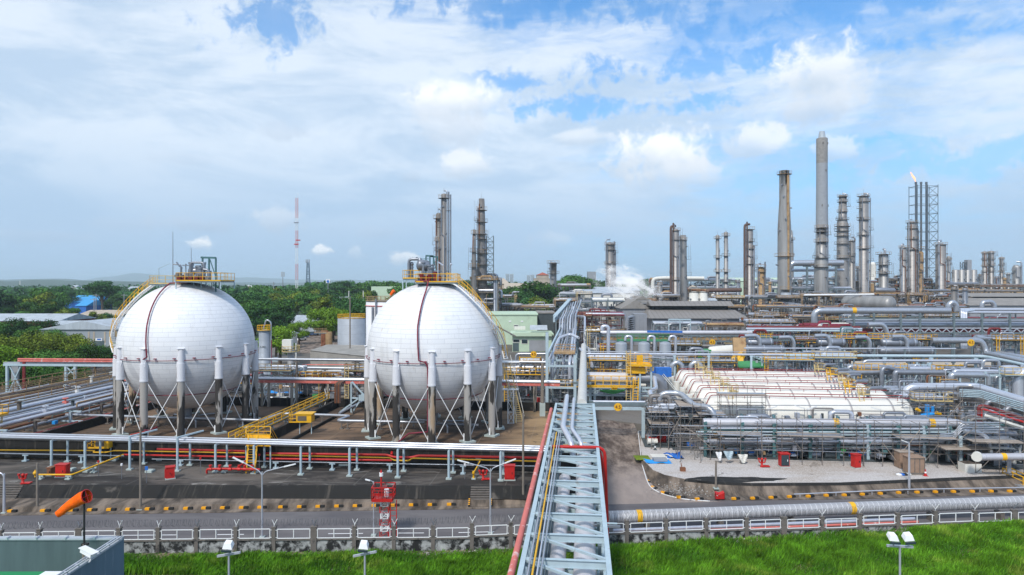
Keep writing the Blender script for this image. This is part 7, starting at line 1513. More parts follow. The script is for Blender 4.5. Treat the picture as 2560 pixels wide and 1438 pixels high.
# ================================================================== towers and chimneys
def Dz(py, Y): return H-(py-HY)/F*Y
def tower(label, px, ptop, wpx, Y, m='tower', plats=(), pipes=(), segs_=None, ladder=1, goose=False, zb=1., rail='brownframe', name='distillation_column', cat='tower', dome=.6, prad=1.7, mast=0, half=False, pipem='steel'):
    wpx *= 1.12
    if segs_ and name != 'chimney': segs_ = [(a, c*1.15) for a, c in segs_]
    X = (px-1280)/F*Y; r = wpx/2*Y/F; zt = Dz(ptop, Y); t = thing(name, label, cat, (X, Y, zb)); K = Y/F
    prof = [(r*1.25, 0), (r*1.25, .5), (r, .6)]
    if segs_:
        prof = [(segs_[-1][1]/2*K, 0)]+[(w_/2*K, Dz(p_, Y)-zb) for p_, w_ in segs_[::-1]]; r = segs_[0][1]/2*K
    h = zt-zb; b = B(); b.lathe((X, Y, zb), prof+[(r, h-r*dome)]+[(max(.02, r*math.cos(a*math.pi/10)), h-r*dome+r*dome*math.sin(a*math.pi/10)) for a in range(1, 6)], 20); b.build('shell', m, t)
    def rad(z):
        if not segs_: return r
        for (p0, w0), (p1, w1) in zip(segs_, segs_[1:]):
            if Dz(p1, Y) <= z <= Dz(p0, Y): f = (z-Dz(p1, Y))/(Dz(p0, Y)-Dz(p1, Y)+1e-6); return (w1+(w0-w1)*f)/2*K
        return r
    th = K*1.05
    for i, py in enumerate(plats):
        z = Dz(py, Y); R2 = rad(z)*prad+.3; b = B(); n = 12; ring = [(X+R2*math.cos(a*2*math.pi/n+.26), Y+R2*math.sin(a*2*math.pi/n+.26)) for a in range(n)]
        b.poly(ring, z-th*.5, z); p = b.build('platform', rail, t); b = B(); g = [Vector((x, y, z)) for x, y in ring]+[Vector((*ring[0], z))]
        b.sweep([q+Vector((0, 0, 1.3)) for q in g], th*.22, 4); 
        for q in g[:-1]: b.beam(q, q+Vector((0, 0, 1.3)), th*.3)
        b.build('railing', rail if i % 2 else 'ochre' if rail != 'frame' else 'frame', p)
    for i, (dx, top, wp_) in enumerate(pipes):
        rp_ = max(.12, wp_/2*K); x = X+dx*K; z = Dz(top, Y); b = B(); y = Y-(max(c for a, c in segs_)/2*K*.85 if name == 'chimney' else r*.6); pts = [(x, y, zb), (x, y, z)]
        if goose: pts += [(X, Y, z+.2)] if i == 0 else []
        b.pipe(pts, rp_, 8, rp_*3); b.build('side_pipe', ('silver', pipem, 'steel')[i % 3] if pipem == 'steel' or i else pipem, t)
    if ladder: b = B(); b.ladder((X+r*.75*ladder, Y-r*.8, zb+2), (X+r*.75*ladder, Y-r*.8, zt-.5), .8*max(1, K*5), th*.16, (1, 0, 0), 1.2); b.build('ladder', rail, t)
    if mast: b = B(); b.tube((X, Y, zt), (X, Y, zt+mast*K), th*.22, n=4); b.build('lightning_rod', 'steel', t)
    b = B()
    for k in range(int(h/5)): a = k*1.9; z = zb+3+k*5; rr2 = rad(z); b.tube((X+rr2*math.cos(a), Y-abs(rr2*math.sin(a)), z), (X+rr2*1.35*math.cos(a), Y-abs(rr2*1.35*math.sin(a)), z), .35*max(1, K*5), n=6)
    if h > 5: b.build('nozzles', 'steel', t)
    if h > 25 and name == 'distillation_column':
        rq = random.Random(int(px)); n_ = int(h/7)
        for k in range(n_):
            z = zb+4+(h-6)*(k+rq.random()*.6)/n_; s = rq.choice([-1, 1]); rr2 = rad(z); b = B(); x = X+s*rr2*.9; w_ = rr2*.9+.4
            b.beam((x, Y-rr2*.8, z), (x+s*w_, Y-rr2*.8, z), w_*.8, th*.45); b.beam((x+s*w_, Y-rr2*.8, z), (x+s*w_, Y-rr2*.8, z+1.4), th*.35); b.beam((x, Y-rr2*.8, z+1.4), (x+s*w_, Y-rr2*.8, z+1.4), th*.3); b.ladder((x+s*w_*.5, Y-rr2-.4, z), (x+s*w_*.5, Y-rr2-.4, min(zt, z+(h/n_))), .9, th*.2, (1, 0, 0), 1.4); b.build('service_balcony', 'brownframe' if k % 2 else 'towerd', t)
        b = B(); a0 = rq.uniform(0, 6); b.pipe([(X+r*.2, Y-r*1.15, zb+h*rq.uniform(.2, .4)), (X+r*.2, Y-r*1.15, zb+h*.7), (X-r*.8, Y-r*1.15, zb+h*.72), (X-r*.8, Y-r*1.1, zt-2)], max(.2, K*.9), 6); b.build('side_pipe', 'rust' if rq.random() < .3 else 'steel', t)
    return t
tower('tall dark slender column with pipes down its right side above the right sphere', 1110, 484, 13, 250, 'towerd', (496,), [(7, 478, 4), (12, 480, 4), (17, 487, 3.5), (-3, 500, 3)], goose=True, mast=14, name='distillation_column')
tower('shorter fat dark column left of the slender one above the right sphere', 1097, 532, 13, 256, 'towerd', (547,), [(7, 524, 5)], mast=8, goose=True); tower('thin brown column with small platforms left of the dark pair', 1092, 590, 4, 248, 'tower', (603, 627), [(3, 600, 1.5)], mast=5)
t = tower('tall weathered column with many platforms right of the right sphere', 1204, 497, 15, 250, 'towerd', (526, 556, 586, 598, 634, 662, 700, 722), [(-9, 518, 5), (9, 600, 4), (-6, 640, 3)], segs_=[(497, 12), (540, 15), (600, 17), (680, 22), (760, 26)], goose=True, mast=16, prad=1.5); tower('slim column with narrow top left of the weathered column', 1185, 574, 7, 246, 'towerd', (585, 630, 668), [(4, 580, 2)], mast=6, segs_=[(574, 5), (600, 7), (690, 12), (770, 14)])
q = D(1225, 760, 252); t = thing('lattice_scaffold', 'open lattice scaffold tower right of the weathered column', 'scaffold', (q.x, q.y, 1)); b = B(); b.lattice((q.x, q.y, 1), (q.x, q.y, Dz(590, 252)), 2.6, .14, 2.2); b.build('lattice', 'frame', t)
tower('fat grey pipe column low right of the weathered column', 1237, 690, 7, 246, 'steel', (), [(5, 700, 3)], goose=True); module('dark cluttered frame at the foot of the weathered column', 1180, 1245, 700, 244, 10, 151, 'b', 2, dens=1.6, vess=2, rail_m='ochre', thick=1.2)
tower('small silver column standing alone in mid distance', 1383, 656, 14, 380, 'tower', (658, 684), [(-6, 652, 3)], segs_=[(656, 15), (690, 14), (745, 16)], mast=8)
tower('fat ribbed column rising out of the steam cloud', 1525, 606, 18, 420, 'towerd', (612, 625, 660), [(-11, 600, 3), (10, 604, 4), (13, 625, 3)], goose=True, mast=12, prad=1.3)
tower('brown column with rusty pipe and ochre cap, left of the smooth one', 1689, 572, 15, 330, 'ringtower', (577, 600, 700), [(-13, 566, 6), (-7, 558, 4), (-4, 560, 3), (8, 590, 4)], goose=True, mast=0, prad=1.25, pipem='rustpipe'); tower('smooth grey column with dark head right of the ochre capped one', 1708, 588, 14, 335, 'tower', (601,), (), segs_=[(588, 12), (600, 14), (700, 17), (735, 19)], prad=1.15)
tower('thin pale stack with round platform, shorter left one', 1794, 587, 8, 380, 'tower', (597, 645, 680), [(4, 620, 2)], mast=9, prad=1.8, name='thin_stack', ladder=0); tower('thin pale stack with round platform, taller right one', 1815, 579, 9, 380, 'tower', (590, 640, 680, 705), [(4, 610, 2)], mast=9, prad=1.8, name='thin_stack', ladder=0)
tower('tall brown column with rusty pipe and ochre cap near the tapered stack', 1874, 572, 15, 330, 'ringtower', (574, 604, 622, 660), [(-14, 562, 6), (-8, 555, 4), (-7, 565, 3), (9, 615, 5)], goose=True, prad=1.3, pipem='rustpipe'); tower('short brown column with hooked pipe near the tapered stack', 1902, 667, 15, 328, 'ochre', (668, 680), [(-9, 660, 3), (9, 655, 4)], goose=True, mast=14, prad=1.3)
t = tower('great tapered grey stack with rust stained duct and two platforms', 1961, 427, 27, 300, 'tower', (436, 641), [(4, 440, 7)], segs_=[(427, 24), (500, 24), (570, 32), (795, 33)], name='chimney', cat='chimney', dome=.02, prad=1.35, ladder=1, pipem='ochre', rail='ochre')
tower('pale blue grey cylinder with small canopy at the foot of the tapered stack', 1965, 731, 22, 296, 'ringtank', (724,), (), dome=.1, prad=1.0, ladder=0, name='column_vessel', cat='vessel'); tower('slim grey stack half hidden behind the tapered stack', 1979, 576, 7, 430, 'tower', (600,), (), segs_=[(576, 3), (595, 7), (660, 9)], name='thin_stack')
X, Y = (2055-1280)/F*600, 600.; t = thing('chimney', 'tallest concrete chimney with olive band and pale conical cap', 'chimney', (X, Y, 1)); K = Y/F
b = B(); b.lathe((X, Y, 1), [(15*K, 0), (15*K, Dz(640, Y)), (13.5*K, Dz(480, Y)), (13.3*K, Dz(409, Y)-1)], 28); b.build('shaft', 'grey', t); b = B(); b.lathe((X, Y, Dz(409, Y)), [(13.3*K, 0), (13.4*K, Dz(348, Y)-Dz(409, Y)), (12.6*K, Dz(346, Y)-Dz(409, Y))], 28); b.build('upper_band', 'brownband', t) if 'brownband' in MATS else b.build('upper_band', 'roofbrown', t)
b = B(); b.lathe((X, Y, Dz(347, Y)), [(9*K, 0), (6.5*K, (347-329)*K)], 24); b.build('cap', 'roofgrey', t)
for py, dx in ((360, -3), (360, 10), (428, 4), (515, -5), (515, 12)): b = B(); b.box((X+dx*K, Y-13.3*K*math.sqrt(max(.05, 1-(dx/13.5)**2)), Dz(py, Y)), (1., .6, 2.)); b.build('vent', 'post', t)
tower('stout column with flared skirt in front of the tallest chimney', 2053, 563, 20, 330, 'tower', (570, 580, 605, 645, 668), [(11, 566, 4), (14, 566, 3)], segs_=[(563, 17), (640, 20), (652, 27), (668, 27), (672, 29), (740, 29)], prad=1.45, goose=True, rail='brownframe')
tower('tall ribbed column, left one of the twin ribbed towers', 2106, 488, 15, 400, 'ringtower', (492, 505, 530, 550, 566, 578, 590, 610, 645), [(8, 485, 3), (12, 560, 3), (-10, 560, 3), (3, 590, 3)], segs_=[(488, 14), (545, 15), (556, 22), (725, 24)], goose=True, mast=14, prad=1.35); tower('tall ribbed column, right one of the twin ribbed towers', 2159, 488, 19, 400, 'ringtower', (491, 505, 550, 588, 622), [(8, 485, 5), (14, 495, 2), (-9, 520, 3)], goose=True, mast=16, prad=1.3)
tower('short grey column between the twin ribbed towers', 2129, 600, 12, 410, 'tower', (603, 640), [(6, 594, 4)], goose=True, prad=1.2); tower('short rounded tower on a splayed brown deck', 2209, 633, 20, 400, 'tower', (636, 662, 684), [(0, 624, 6)], goose=True, mast=0, prad=1.5); tower('white domed vessel behind the right ribbed tower', 2182, 655, 14, 430, 'offwhite', (), (), dome=1., ladder=0, name='column_vessel')
tower('silver column with brown head left of the flare stack', 2280, 553, 19, 420, 'ringtower', (557, 572, 598, 625), [(-11, 550, 3), (12, 575, 4)], goose=True, mast=16, prad=1.25); tower('low silver column with hooked pipe left of the flare stack', 2258, 616, 14, 420, 'ringtower', (620, 650), [(-6, 612, 5)], goose=True, prad=1.2); tower('ochre railed squat column in front of the flare stack foot', 2300, 628, 14, 425, 'ochre', (622, 655, 680), (), prad=1.3, ladder=0)
tower('silver column with a wide platform right of the flare stack', 2352, 608, 21, 420, 'ringtower', (612,), [(-9, 603, 6)], goose=True, prad=1.2); tower('thin grey column behind the wide platform column', 2372, 640, 8, 460, 'tower', (650,), (), prad=1.3)
X, Y = (2310-1280)/F*520, 520.; K = Y/F; t = thing('flare_stack', 'triple pipe flare stack in a lattice frame with one burning tip', 'flare stack', (X, Y, 1)); zt = Dz(460, Y)
for px in (2290, 2303, 2316): x = (px-1280)/F*Y; b = B(); b.tube((x, Y, 1), (x, Y, zt), 2.3*K, n=12); b.tube((x, Y, zt), (x, Y, zt+1.5), 2.8*K, n=12); b.build('flare_pipe', 'flaresteel', t)
b = B(); xa, xb = (2286-1280)/F*Y, (2337-1280)/F*Y; ya, yb = Y-4, Y+7
cs = [(xa, ya), ((xa+xb)/2, ya), (xb, ya), (xb, yb), (xa, yb)]
for x, y in cs: b.beam((x, y, 1), (x, y, zt-1), .35)
nl = 12
for k in range(nl+1):
    z = 12+(zt-14)*k/nl
    for (p, q) in zip(cs, cs[1:]+cs[:1]): b.beam((*p, z), (*q, z), .3)
    if k < nl:
        z2 = 12+(zt-14)*(k+1)/nl
        for (p, q) in ((cs[1], cs[2]), (cs[2], cs[3])): b.beam((*(p if k % 2 else q), z), (*(q if k % 2 else p), z2), .22)
b.build('lattice', 'flaresteel', t)
X = (2290-1280)/F*520; t = thing('flame', 'small orange flame above the left flare tip', 'flame', (X-1, 520, zt+3)); b = B(); b.sweep([Vector((X-.3, 520, zt+1.8)), Vector((X-.8, 520, zt+3.5)), Vector((X-1.6, 520, zt+5)), Vector((X-2.6, 520, zt+6.2)), Vector((X-3.4, 520, zt+7.8)), Vector((X-4., 520, zt+9))], [.2, .55, .65, .5, .35, .1], 8); b.build('flame_body', 'flame', t)
for px, pt, wp, lb in ((2462, 628, 10, 'far ribbed column at the right edge, left of three'), (2478, 627, 12, 'far ribbed column at the right edge, middle of three'), (2504, 642, 8, 'far slim column at the right edge, right of three')): tower(lb, px, pt, wp, 620, 'ringtower', (pt+6, pt+22, pt+38, pt+52), (), prad=1.25, mast=6)
tower('far domed vessel with hooked pipe at the right edge', 2541, 662, 16, 560, 'tower', (), [(9, 655, 4)], goose=True, dome=1.); tower('far small column left of the domed vessel', 2521, 683, 8, 600, 'tower', (686,), ())
for k, px in enumerate((2389, 2404, 2419, 2434)): tower('far grey silo, %s of four below the dark block' % ordn(k), px, 674, 14, 520, 'tower', (), (), dome=.2, ladder=0, name='silo', cat='silo')
q = D(2420, 650, 520); t = thing('silo_house', 'dark boxy tower on top of the far silos', 'tower', (q.x, q.y, 1)); b = B(); b.box((q.x, q.y, (Dz(650, 520)+1)/2), (3.2, 4, Dz(650, 520)-1)); b.build('house', 'grey', t); b = B(); b.lattice((q.x-3.4, q.y, 1), (q.x-3.4, q.y, Dz(655, 520)), 3, .2, 3); b.build('stair_frame', 'flaresteel', t)
for px, lb in ((1735, 'white silo with a side ladder, left one'), (1757, 'white silo with a side ladder, right one')): tower(lb, px, 729, 21, 300, 'offwhite', (730,), (), dome=.25, prad=1.0, name='silo', cat='silo')
r8 = random.Random(77)
nm = ('silver', 'slim grey', 'brown', 'squat', 'pale')
for k, (px, pt, wp, Y) in enumerate(((1650, 706, 7, 400), (1845, 700, 6, 420), (1925, 704, 6, 400), (2000, 700, 8, 420), (2085, 690, 6, 440), (2145, 665, 7, 440), (2232, 700, 9, 430), (2240, 692, 5, 500), (2385, 718, 12, 260), (2440, 690, 7, 640), (2450, 684, 5, 650), (2492, 690, 8, 600), (2512, 694, 6, 600), (1760, 742, 9, 320), (1782, 735, 8, 350), (1800, 738, 7, 330), (2412, 720, 9, 265))):
    tower('%s minor column in the plant skyline, %s from the left' % (nm[k % 5], ordn(k)), px, pt, wp, Y, ('tower', 'steel', 'ochre', 'towerd', 'offwhite')[k % 5], (pt+6,), [(wp*.6, pt-3, 2)], goose=True, prad=1.3, ladder=0)
# ================================================================== buildings
def bld(label, X0, X1, Y0, Y1, zt, m, roof='roofgrey', kind='flat', rise=1.5, oh=.6, zb=0., name='building', cat='building', door=(), win=(), yaw=0):
    t = thing(name, label, cat, ((X0+X1)/2, (Y0+Y1)/2, zb)); b = B(); b.box(((X0+X1)/2, (Y0+Y1)/2, (zt+zb)/2), (X1-X0, Y1-Y0, zt-zb)); b.build('wall', m, t); b = B()
    if kind == 'gable':    # ridge along X
        ym = (Y0+Y1)/2; b.add([(X0-oh, Y0-oh, zt+.02), (X1+oh, Y0-oh, zt+.02), (X1+oh, ym, zt+rise), (X0-oh, ym, zt+rise), (X0-oh, Y1+oh, zt+.02), (X1+oh, Y1+oh, zt+.02)], [(0, 1, 2, 3), (3, 2, 5, 4), (0, 3, 4), (1, 5, 2), (0, 4, 5, 1)])
    elif kind == 'gabley':  # ridge along Y
        xm = (X0+X1)/2; b.add([(X0-oh, Y0-oh, zt+.02), (xm, Y0-oh, zt+rise), (X1+oh, Y0-oh, zt+.02), (X0-oh, Y1+oh, zt+.02), (xm, Y1+oh, zt+rise), (X1+oh, Y1+oh, zt+.02)], [(0, 1, 4, 3), (1, 2, 5, 4), (0, 2, 1), (3, 4, 5), (0, 3, 5, 2)])
    elif kind == 'hip': xm, ym = (X0+X1)/2, (Y0+Y1)/2; b.add([(X0-oh, Y0-oh, zt+.02), (X1+oh, Y0-oh, zt+.02), (X1+oh, Y1+oh, zt+.02), (X0-oh, Y1+oh, zt+.02), (xm, ym, zt+rise)], [(0, 1, 4), (1, 2, 4), (2, 3, 4), (3, 0, 4), (3, 2, 1, 0)])
    else: b.box(((X0+X1)/2, (Y0+Y1)/2, zt+.2), (X1-X0+oh, Y1-Y0+oh, .4))
    b.build('roof', roof, t)
    for i, (x0, x1, z0, z1, mm) in enumerate(door): b = B(); b.box(((x0+x1)/2, Y0-.04, (z0+z1)/2), (x1-x0, .16, z1-z0)); b.build('door', mm, t)
    for i, (x0, x1, z0, z1) in enumerate(win):
        b = B(); b.box(((x0+x1)/2, Y0-.03, (z0+z1)/2), (x1-x0, .12, z1-z0)); f = b.build('window', 'offwhite', t); b = B(); b.box(((x0+x1)/2, Y0-.08, (z0+z1)/2), (x1-x0-.3, .1, z1-z0-.3)); b.build('pane', 'glass', f)
    return t
PX = lambda px, Y: (px-1280)/F*Y
def pbld(label, px0, px1, pt, Y, dep, m, roof='roofgrey', kind='gable', rise=1.5, pb=None, **k):
    zt = Dz(pt, Y); return bld(label, PX(px0, Y), PX(px1, Y), Y, Y+dep, zt, m, roof, kind, rise, **k)
Y = 199.; z = lambda py: Dz(py, Y)
bld('pale green front building with garage door and parapet', PX(1281, Y), PX(1379, Y), Y, Y+12, z(838), 'palegreen', 'palegreen', 'flat', zb=1., door=((PX(1323, Y), PX(1367, Y), 1.2, z(851), 'grey'), (PX(1282, Y), PX(1297, Y), 1.2, z(858), 'darkwall'), (PX(1322, Y)-.3, PX(1368, Y)+.3, z(850), z(845), 'palegreen')), win=((PX(1282, Y), PX(1300, Y), z(857), z(848)), (PX(1303, Y), PX(1320, Y), z(860), z(848))), oh=1.2)
b = B(); b.beam((PX(1281, Y), Y-.9, z(836)), (PX(1379, Y), Y-.9, z(836)), .3, 1.0); tag(b.build('parapet_fascia', 'palegreen'), 'deep pale green fascia along the front building roof', 'fascia')
b = B(); A = Vector((PX(1325, 205), 204, z(828))); b.add([A, A+Vector((5.2, 0, 0)), A+Vector((5.2, 2.4, 1.3)), A+Vector((0, 2.4, 1.3)), A+Vector((0, 2.4, 0)), A+Vector((5.2, 2.4, 0))], [(0, 1, 2, 3), (0, 3, 4), (1, 5, 2), (3, 2, 5, 4)]); tag(b.build('solar_panel', 'roofgrey'), 'pale tilted panel on the green front building roof', 'panel')
for k, px in enumerate((1289, 1296, 1303, 1310)): b = B(); b.box((PX(px, 206), 206, z(824)), (.8, .9, 1.)); b.tube((PX(px, 206), 205.5, z(824)), (PX(px, 206), 205.6, z(824)), .35, n=10); tag(b.build('air_conditioner', 'offwhite'), 'small air conditioner on the green front building roof, %s of four' % ordn(k), 'air conditioner')
Y = 222.; bld('tall pale green windowless block behind the front building', PX(1215, Y), PX(1343, Y), Y, Y+22, Dz(788, Y), 'palegreen', 'palegreen', 'flat', zb=1., win=((PX(1284, Y), PX(1296, Y), Dz(820, Y), Dz(812, Y)),), door=((PX(1272, Y), PX(1278, Y), Dz(805, Y), Dz(802, Y), 'white'), (PX(1302, Y), PX(1308, Y), Dz(805, Y), Dz(802, Y), 'white')))
b = B(); b.beam(Vector((PX(1240, 195), 196, z(810)+1)), Vector((PX(1288, 195), 198, z(826))), 1., .3); tag(b.build('covered_stair', 'roofbrown'), 'sloping brown covered stair beside the right sphere', 'stair')
t = bld('dark open shed with slatted wall right of the green block', PX(1345, 230), PX(1386, 230), 230, 245, Dz(784, 230), 'dframe', 'roofbrown', 'flat', zb=1.)
Y = 232.; t = thing('warehouse', 'long grey warehouse with brown roof and raised ridge vent', 'warehouse', (PX(1745, Y), Y+12, 1)); x0, x1 = PX(1630, Y), PX(1862, Y)
b = B(); b.box(((x0+x1)/2, Y+12, (Dz(797, Y)+1)/2), (x1-x0, 24, Dz(797, Y)-1)); b.build('wall', 'corrug', t)
b = B(); zl, zu = Dz(796, Y), Dz(775, Y+8); b.add([(x0-1.2, Y-1.2, zl), (x1+1.2, Y-1.2, zl), (x1-.5, Y+9, zu), (x0+.5, Y+9, zu), (x0+.5, Y+15, zu), (x1-.5, Y+15, zu), (x0-1.2, Y+25, zl), (x1+1.2, Y+25, zl)], [(0, 1, 2, 3), (4, 5, 7, 6), (0, 3, 4, 6), (1, 7, 5, 2), (3, 2, 5, 4)]); b.build('roof', 'corrugroof', t)
b = B(); b.box(((x0+x1)/2, Y+12, zu+.7), (x1-x0-5, 4, 1.6)); v = b.build('ridge_vent', 'black', t)
b = B(); zv = zu+1.5; b.add([(x0+1, Y+7.5, zv-.1), (x1-1, Y+7.5, zv-.1), (x1-1, Y+12, zv+1.5), (x0+1, Y+12, zv+1.5), (x0+1, Y+16.5, zv-.1), (x1-1, Y+16.5, zv-.1)], [(0, 1, 2, 3), (3, 2, 5, 4), (0, 3, 4), (1, 5, 2), (0, 4, 5, 1)]); b.build('vent_roof', 'corrugroof', v)
b = B(); b.box((PX(1812, Y), Y-.05, Dz(818, Y)), (1.0, .2, 2.4)); b.build('door', 'black', t)
t = thing('teal_frame', 'open teal goal frame with lamps before the grey warehouse', 'frame', (PX(1700, 200), 200, 1)); b = B()
for px in (1672, 1700, 1726): b.beam((PX(px, 200), 200, 1), (PX(px, 200), 200, Dz(799, 200)), .3)
b.beam((PX(1671, 200), 200, Dz(799, 200)), (PX(1727, 200), 200, Dz(799, 200)), .4, .4); b.beam((PX(1671, 200), 200, Dz(804, 200)), (PX(1727, 200), 200, Dz(804, 200)), .2, .2); b.build('frame', 'cyan', t)
for px in (1674, 1722): b = B(); b.beam((PX(px-3, 199), 199, Dz(813, 199)), (PX(px+4, 199), 199, Dz(810, 199)), .25); b.build('lamp', 'white', t)
t = thing('louvred_tower', 'grey cladding tower with stacked louvres left of the warehouse', 'tower', (PX(1597, 222), 222, 1)); xa, xb = PX(1577, 220), PX(1618, 220); b = B(); b.box(((xa+xb)/2+.6, 223, (Dz(785, 220)+1)/2), (xb-xa-1.2, 5, Dz(785, 220)-1)); b.build('wall', 'corrug', t)
for k in range(7): zz_ = Dz(789+k*5.4, 220); b = B(); b.add([(xa-.5, 220.2, zz_-.7), (xa+1.4, 220.2, zz_), (xa+1.4, 225.5, zz_), (xa-.5, 225.5, zz_-.7), (xa+1.4, 220.2, zz_-.7), (xa+1.4, 225.5, zz_-.7)], [(0, 1, 2, 3), (0, 4, 1), (3, 2, 5)]); b.build('louvre', 'steel', t)
bld('grey gabled hall between the steam and the warehouse', PX(1556, 245), PX(1622, 245), 245, 262, Dz(772, 245), 'corrug', 'roofbrown', 'gabley', 3.2, zb=1.)
t = bld('dark hall with banded louvre front beside the warehouse ridge', PX(1602, 250), PX(1640, 250), 248, 262, Dz(756, 250), 'black', 'roofbrown', 'flat', zb=1.)
for k in range(4): b = B(); b.box((PX(1621, 248), 247.8, Dz(758+k*5.5, 248)), (PX(1642, 248)-PX(1600, 248), .8, .35)); b.build('louvre', 'grey', t)
bld('small roof cupola hall in front of the steam', PX(1590, 275), PX(1622, 275), 275, 282, Dz(750, 275), 'roofbrown', 'roofbrown', 'gabley', 1.6, zb=1.)
bld('white low building behind the steam cloud', PX(1462, 330), PX(1585, 330), 330, 350, Dz(733, 330), 'offwhite', 'roofgrey', 'gable', 1.8, zb=1.)
bld('pale hall with hazy roof behind the steam', PX(1495, 360), PX(1600, 360), 360, 385, Dz(727, 360), 'greywall', 'roofgrey', 'gable', 2., zb=1.)
bld('dark long hall with brown roof at the upper right edge', PX(2425, 262), PX(2640, 262), 262, 285, Dz(764, 262), 'grey', 'roofbrown', 'gable', 2.6, zb=1.); bld('upper dark roof band of the long hall at the right edge', PX(2425, 300), PX(2650, 300), 300, 318, Dz(742, 300), 'black', 'roofbrown', 'gable', 1.5, zb=1.)
bld('small grey house with gabled roof between silos and brown column', PX(1795, 330), PX(1845, 330), 330, 342, Dz(757, 330), 'grey', 'roofbrown', 'gable', 1.8, zb=1.); bld('white cabin right of the two white silos', PX(1768, 315), PX(1790, 315), 315, 322, Dz(752, 315), 'offwhite', 'roofgrey', 'gable', 1.2, zb=1.)
bld('red roofed hut behind the white silos', PX(1700, 420), PX(1730, 420), 420, 432, Dz(722, 420), 'beige', 'roofred', 'hip', 2.2, zb=1.); bld('cream roofed hut behind the white silos', PX(1727, 415), PX(1748, 415), 415, 425, Dz(722, 415), 'beige', 'beige', 'hip', 2.2, zb=1.)
bld('pale blocky house at the foot of the tapered stack, left', PX(1928, 290), PX(1948, 290), 290, 296, Dz(768, 290), 'roofgrey', 'roofgrey', 'flat', zb=1.); bld('pale blocky house at the foot of the tapered stack, right', PX(1978, 286), PX(2000, 286), 286, 292, Dz(762, 286), 'roofgrey', 'roofgrey', 'flat', zb=1.); bld('beige wall block right of the tapered stack foot', PX(1976, 262), PX(2012, 262), 262, 268, Dz(785, 262), 'beige', 'beige', 'flat', zb=1.)
bld('long pale green warehouse roof on the plant skyline', PX(1815, 560), PX(1975, 560), 560, 600, Dz(703, 560), 'palegreen', 'palegreen', 'gable', 3, zb=1.)
bld('teal glazed building in the gap of the pipe frame', PX(1640, 470), PX(1676, 470), 470, 480, Dz(705, 470), 'bluewall', 'roofgrey', 'flat')
bld('long cream canteen roof left of the treed hill', PX(1262, 420), PX(1340, 420), 420, 440, Dz(722, 420), 'bluewall', 'beige', 'gable', 3.5); bld('beige pointed roof hall behind the weathered column', PX(1245, 430), PX(1272, 430), 430, 445, Dz(710, 430), 'beige', 'beige', 'hip', 4)
t = bld('beige hillside villa with red roof', PX(1342, 700), PX(1372, 700), 700, 716, Dz(688, 700), 'beige', 'roofred', 'hip', 3); bld('beige hillside block below the villa', PX(1335, 660), PX(1378, 660), 660, 680, Dz(697, 660), 'beige', 'beige', 'flat'); bld('plain grey square building on the skyline', PX(1470, 900), PX(1490, 900), 900, 912, Dz(680, 900), 'grey', 'grey', 'flat', oh=0)
for k, (a, c, pt, Y, lb) in enumerate(((1264, 1273, 685, 3000, 'far blue apartment tower, leftmost of the skyline four'), (1274, 1284, 685, 3000, 'far blue apartment tower, second of the skyline four'), (1317, 1327, 688, 3100, 'far blue apartment tower, third of the skyline four'), (1327, 1336, 687, 3100, 'far blue apartment tower, rightmost of the skyline four'))): bld(lb, PX(a, Y), PX(c, Y), Y, Y+20, Dz(pt, Y), 'roofgrey', 'roofgrey', 'flat', win=[(PX(a, Y)+2+i*5, PX(a, Y)+4+i*5, 6, Dz(pt, Y)-3) for i in range(3)])
# left side
t = bld('blue grey warehouse with gabled front and small blue sign at the left', -140, -115, 203, 228, 7.2, 'greywall', 'roofgrey', 'gabley', 2.6, .5); t2 = t
x = PX(248, 203); b = B(); b.box((x, 202.8, Dz(849, 203)), (2.0, .1, .8)); s_ = b.build('sign', 'white', t); b = B(); b.box((x+.1, 202.72, Dz(848.4, 203)), (1.1, .06, .38)); b.build('sign_mark', 'blue', s_)
b = B(); b.box((PX(248, 203), 202.9, 1.9), (3.2, .2, 4.0)); b.build('door', 'darkwall', t)
for px in (222, 235, 262, 275): b = B(); b.box((PX(px, 203), 202.95, 3.8), (.5, .1, 5.5)); b.build('buttress', 'beige', t)
bld('long pale roofed shed at the left edge above the trees', PX(-60, 262), PX(145, 262), 262, 285, Dz(803, 262), 'darkred', 'roofgrey', 'gable', 2.4); bld('small white roofed annex between shed and warehouse', PX(130, 250), PX(196, 250), 250, 262, Dz(812, 250), 'greywall', 'roofgrey', 'gable', 1.2); bld('beige roofed hall behind the left sphere stair', PX(190, 340), PX(300, 340), 340, 365, Dz(790, 340), 'offwhite', 'beige', 'gable', 2.5)
for k, (a, c, pt, Y, lb) in enumerate(((180, 236, 756, 500, 'bright blue roofed hall far left, front one'), (160, 210, 752, 530, 'bright blue roofed hall far left, rear one'), (190, 215, 765, 470, 'small bright blue shed far left below the halls'))): pbld(lb, a, c, pt, Y, 22, 'blue', 'roofblue', 'gable', 4)
for k, (a, c, pt, Y) in enumerate(((40, 58, 738, 700), (178, 198, 728, 800), (196, 216, 722, 1000), (178, 190, 718, 1100), (320, 342, 722, 900), (350, 365, 730, 800), (905, 930, 720, 700))): pbld('tiny pale roofed house far off at the left, %s from left' % ordn(k), a, c, pt, Y, 15, 'offwhite', 'roofgrey', 'gable', 3)
t = pbld('pale blue house with grey roofs behind the grey column vessel', 712, 790, 812, 262, 16, 'roofgrey', 'roofgrey', 'gable', 2.6, zb=.5); pbld('taller rear part of the pale blue house with grey roofs', 732, 790, 802, 282, 14, 'greywall', 'roofgrey', 'gable', 2., zb=.5); pbld('small white canopy by the car park', 692, 722, 838, 205, 8, 'offwhite', 'white', 'gable', .8, zb=.5)
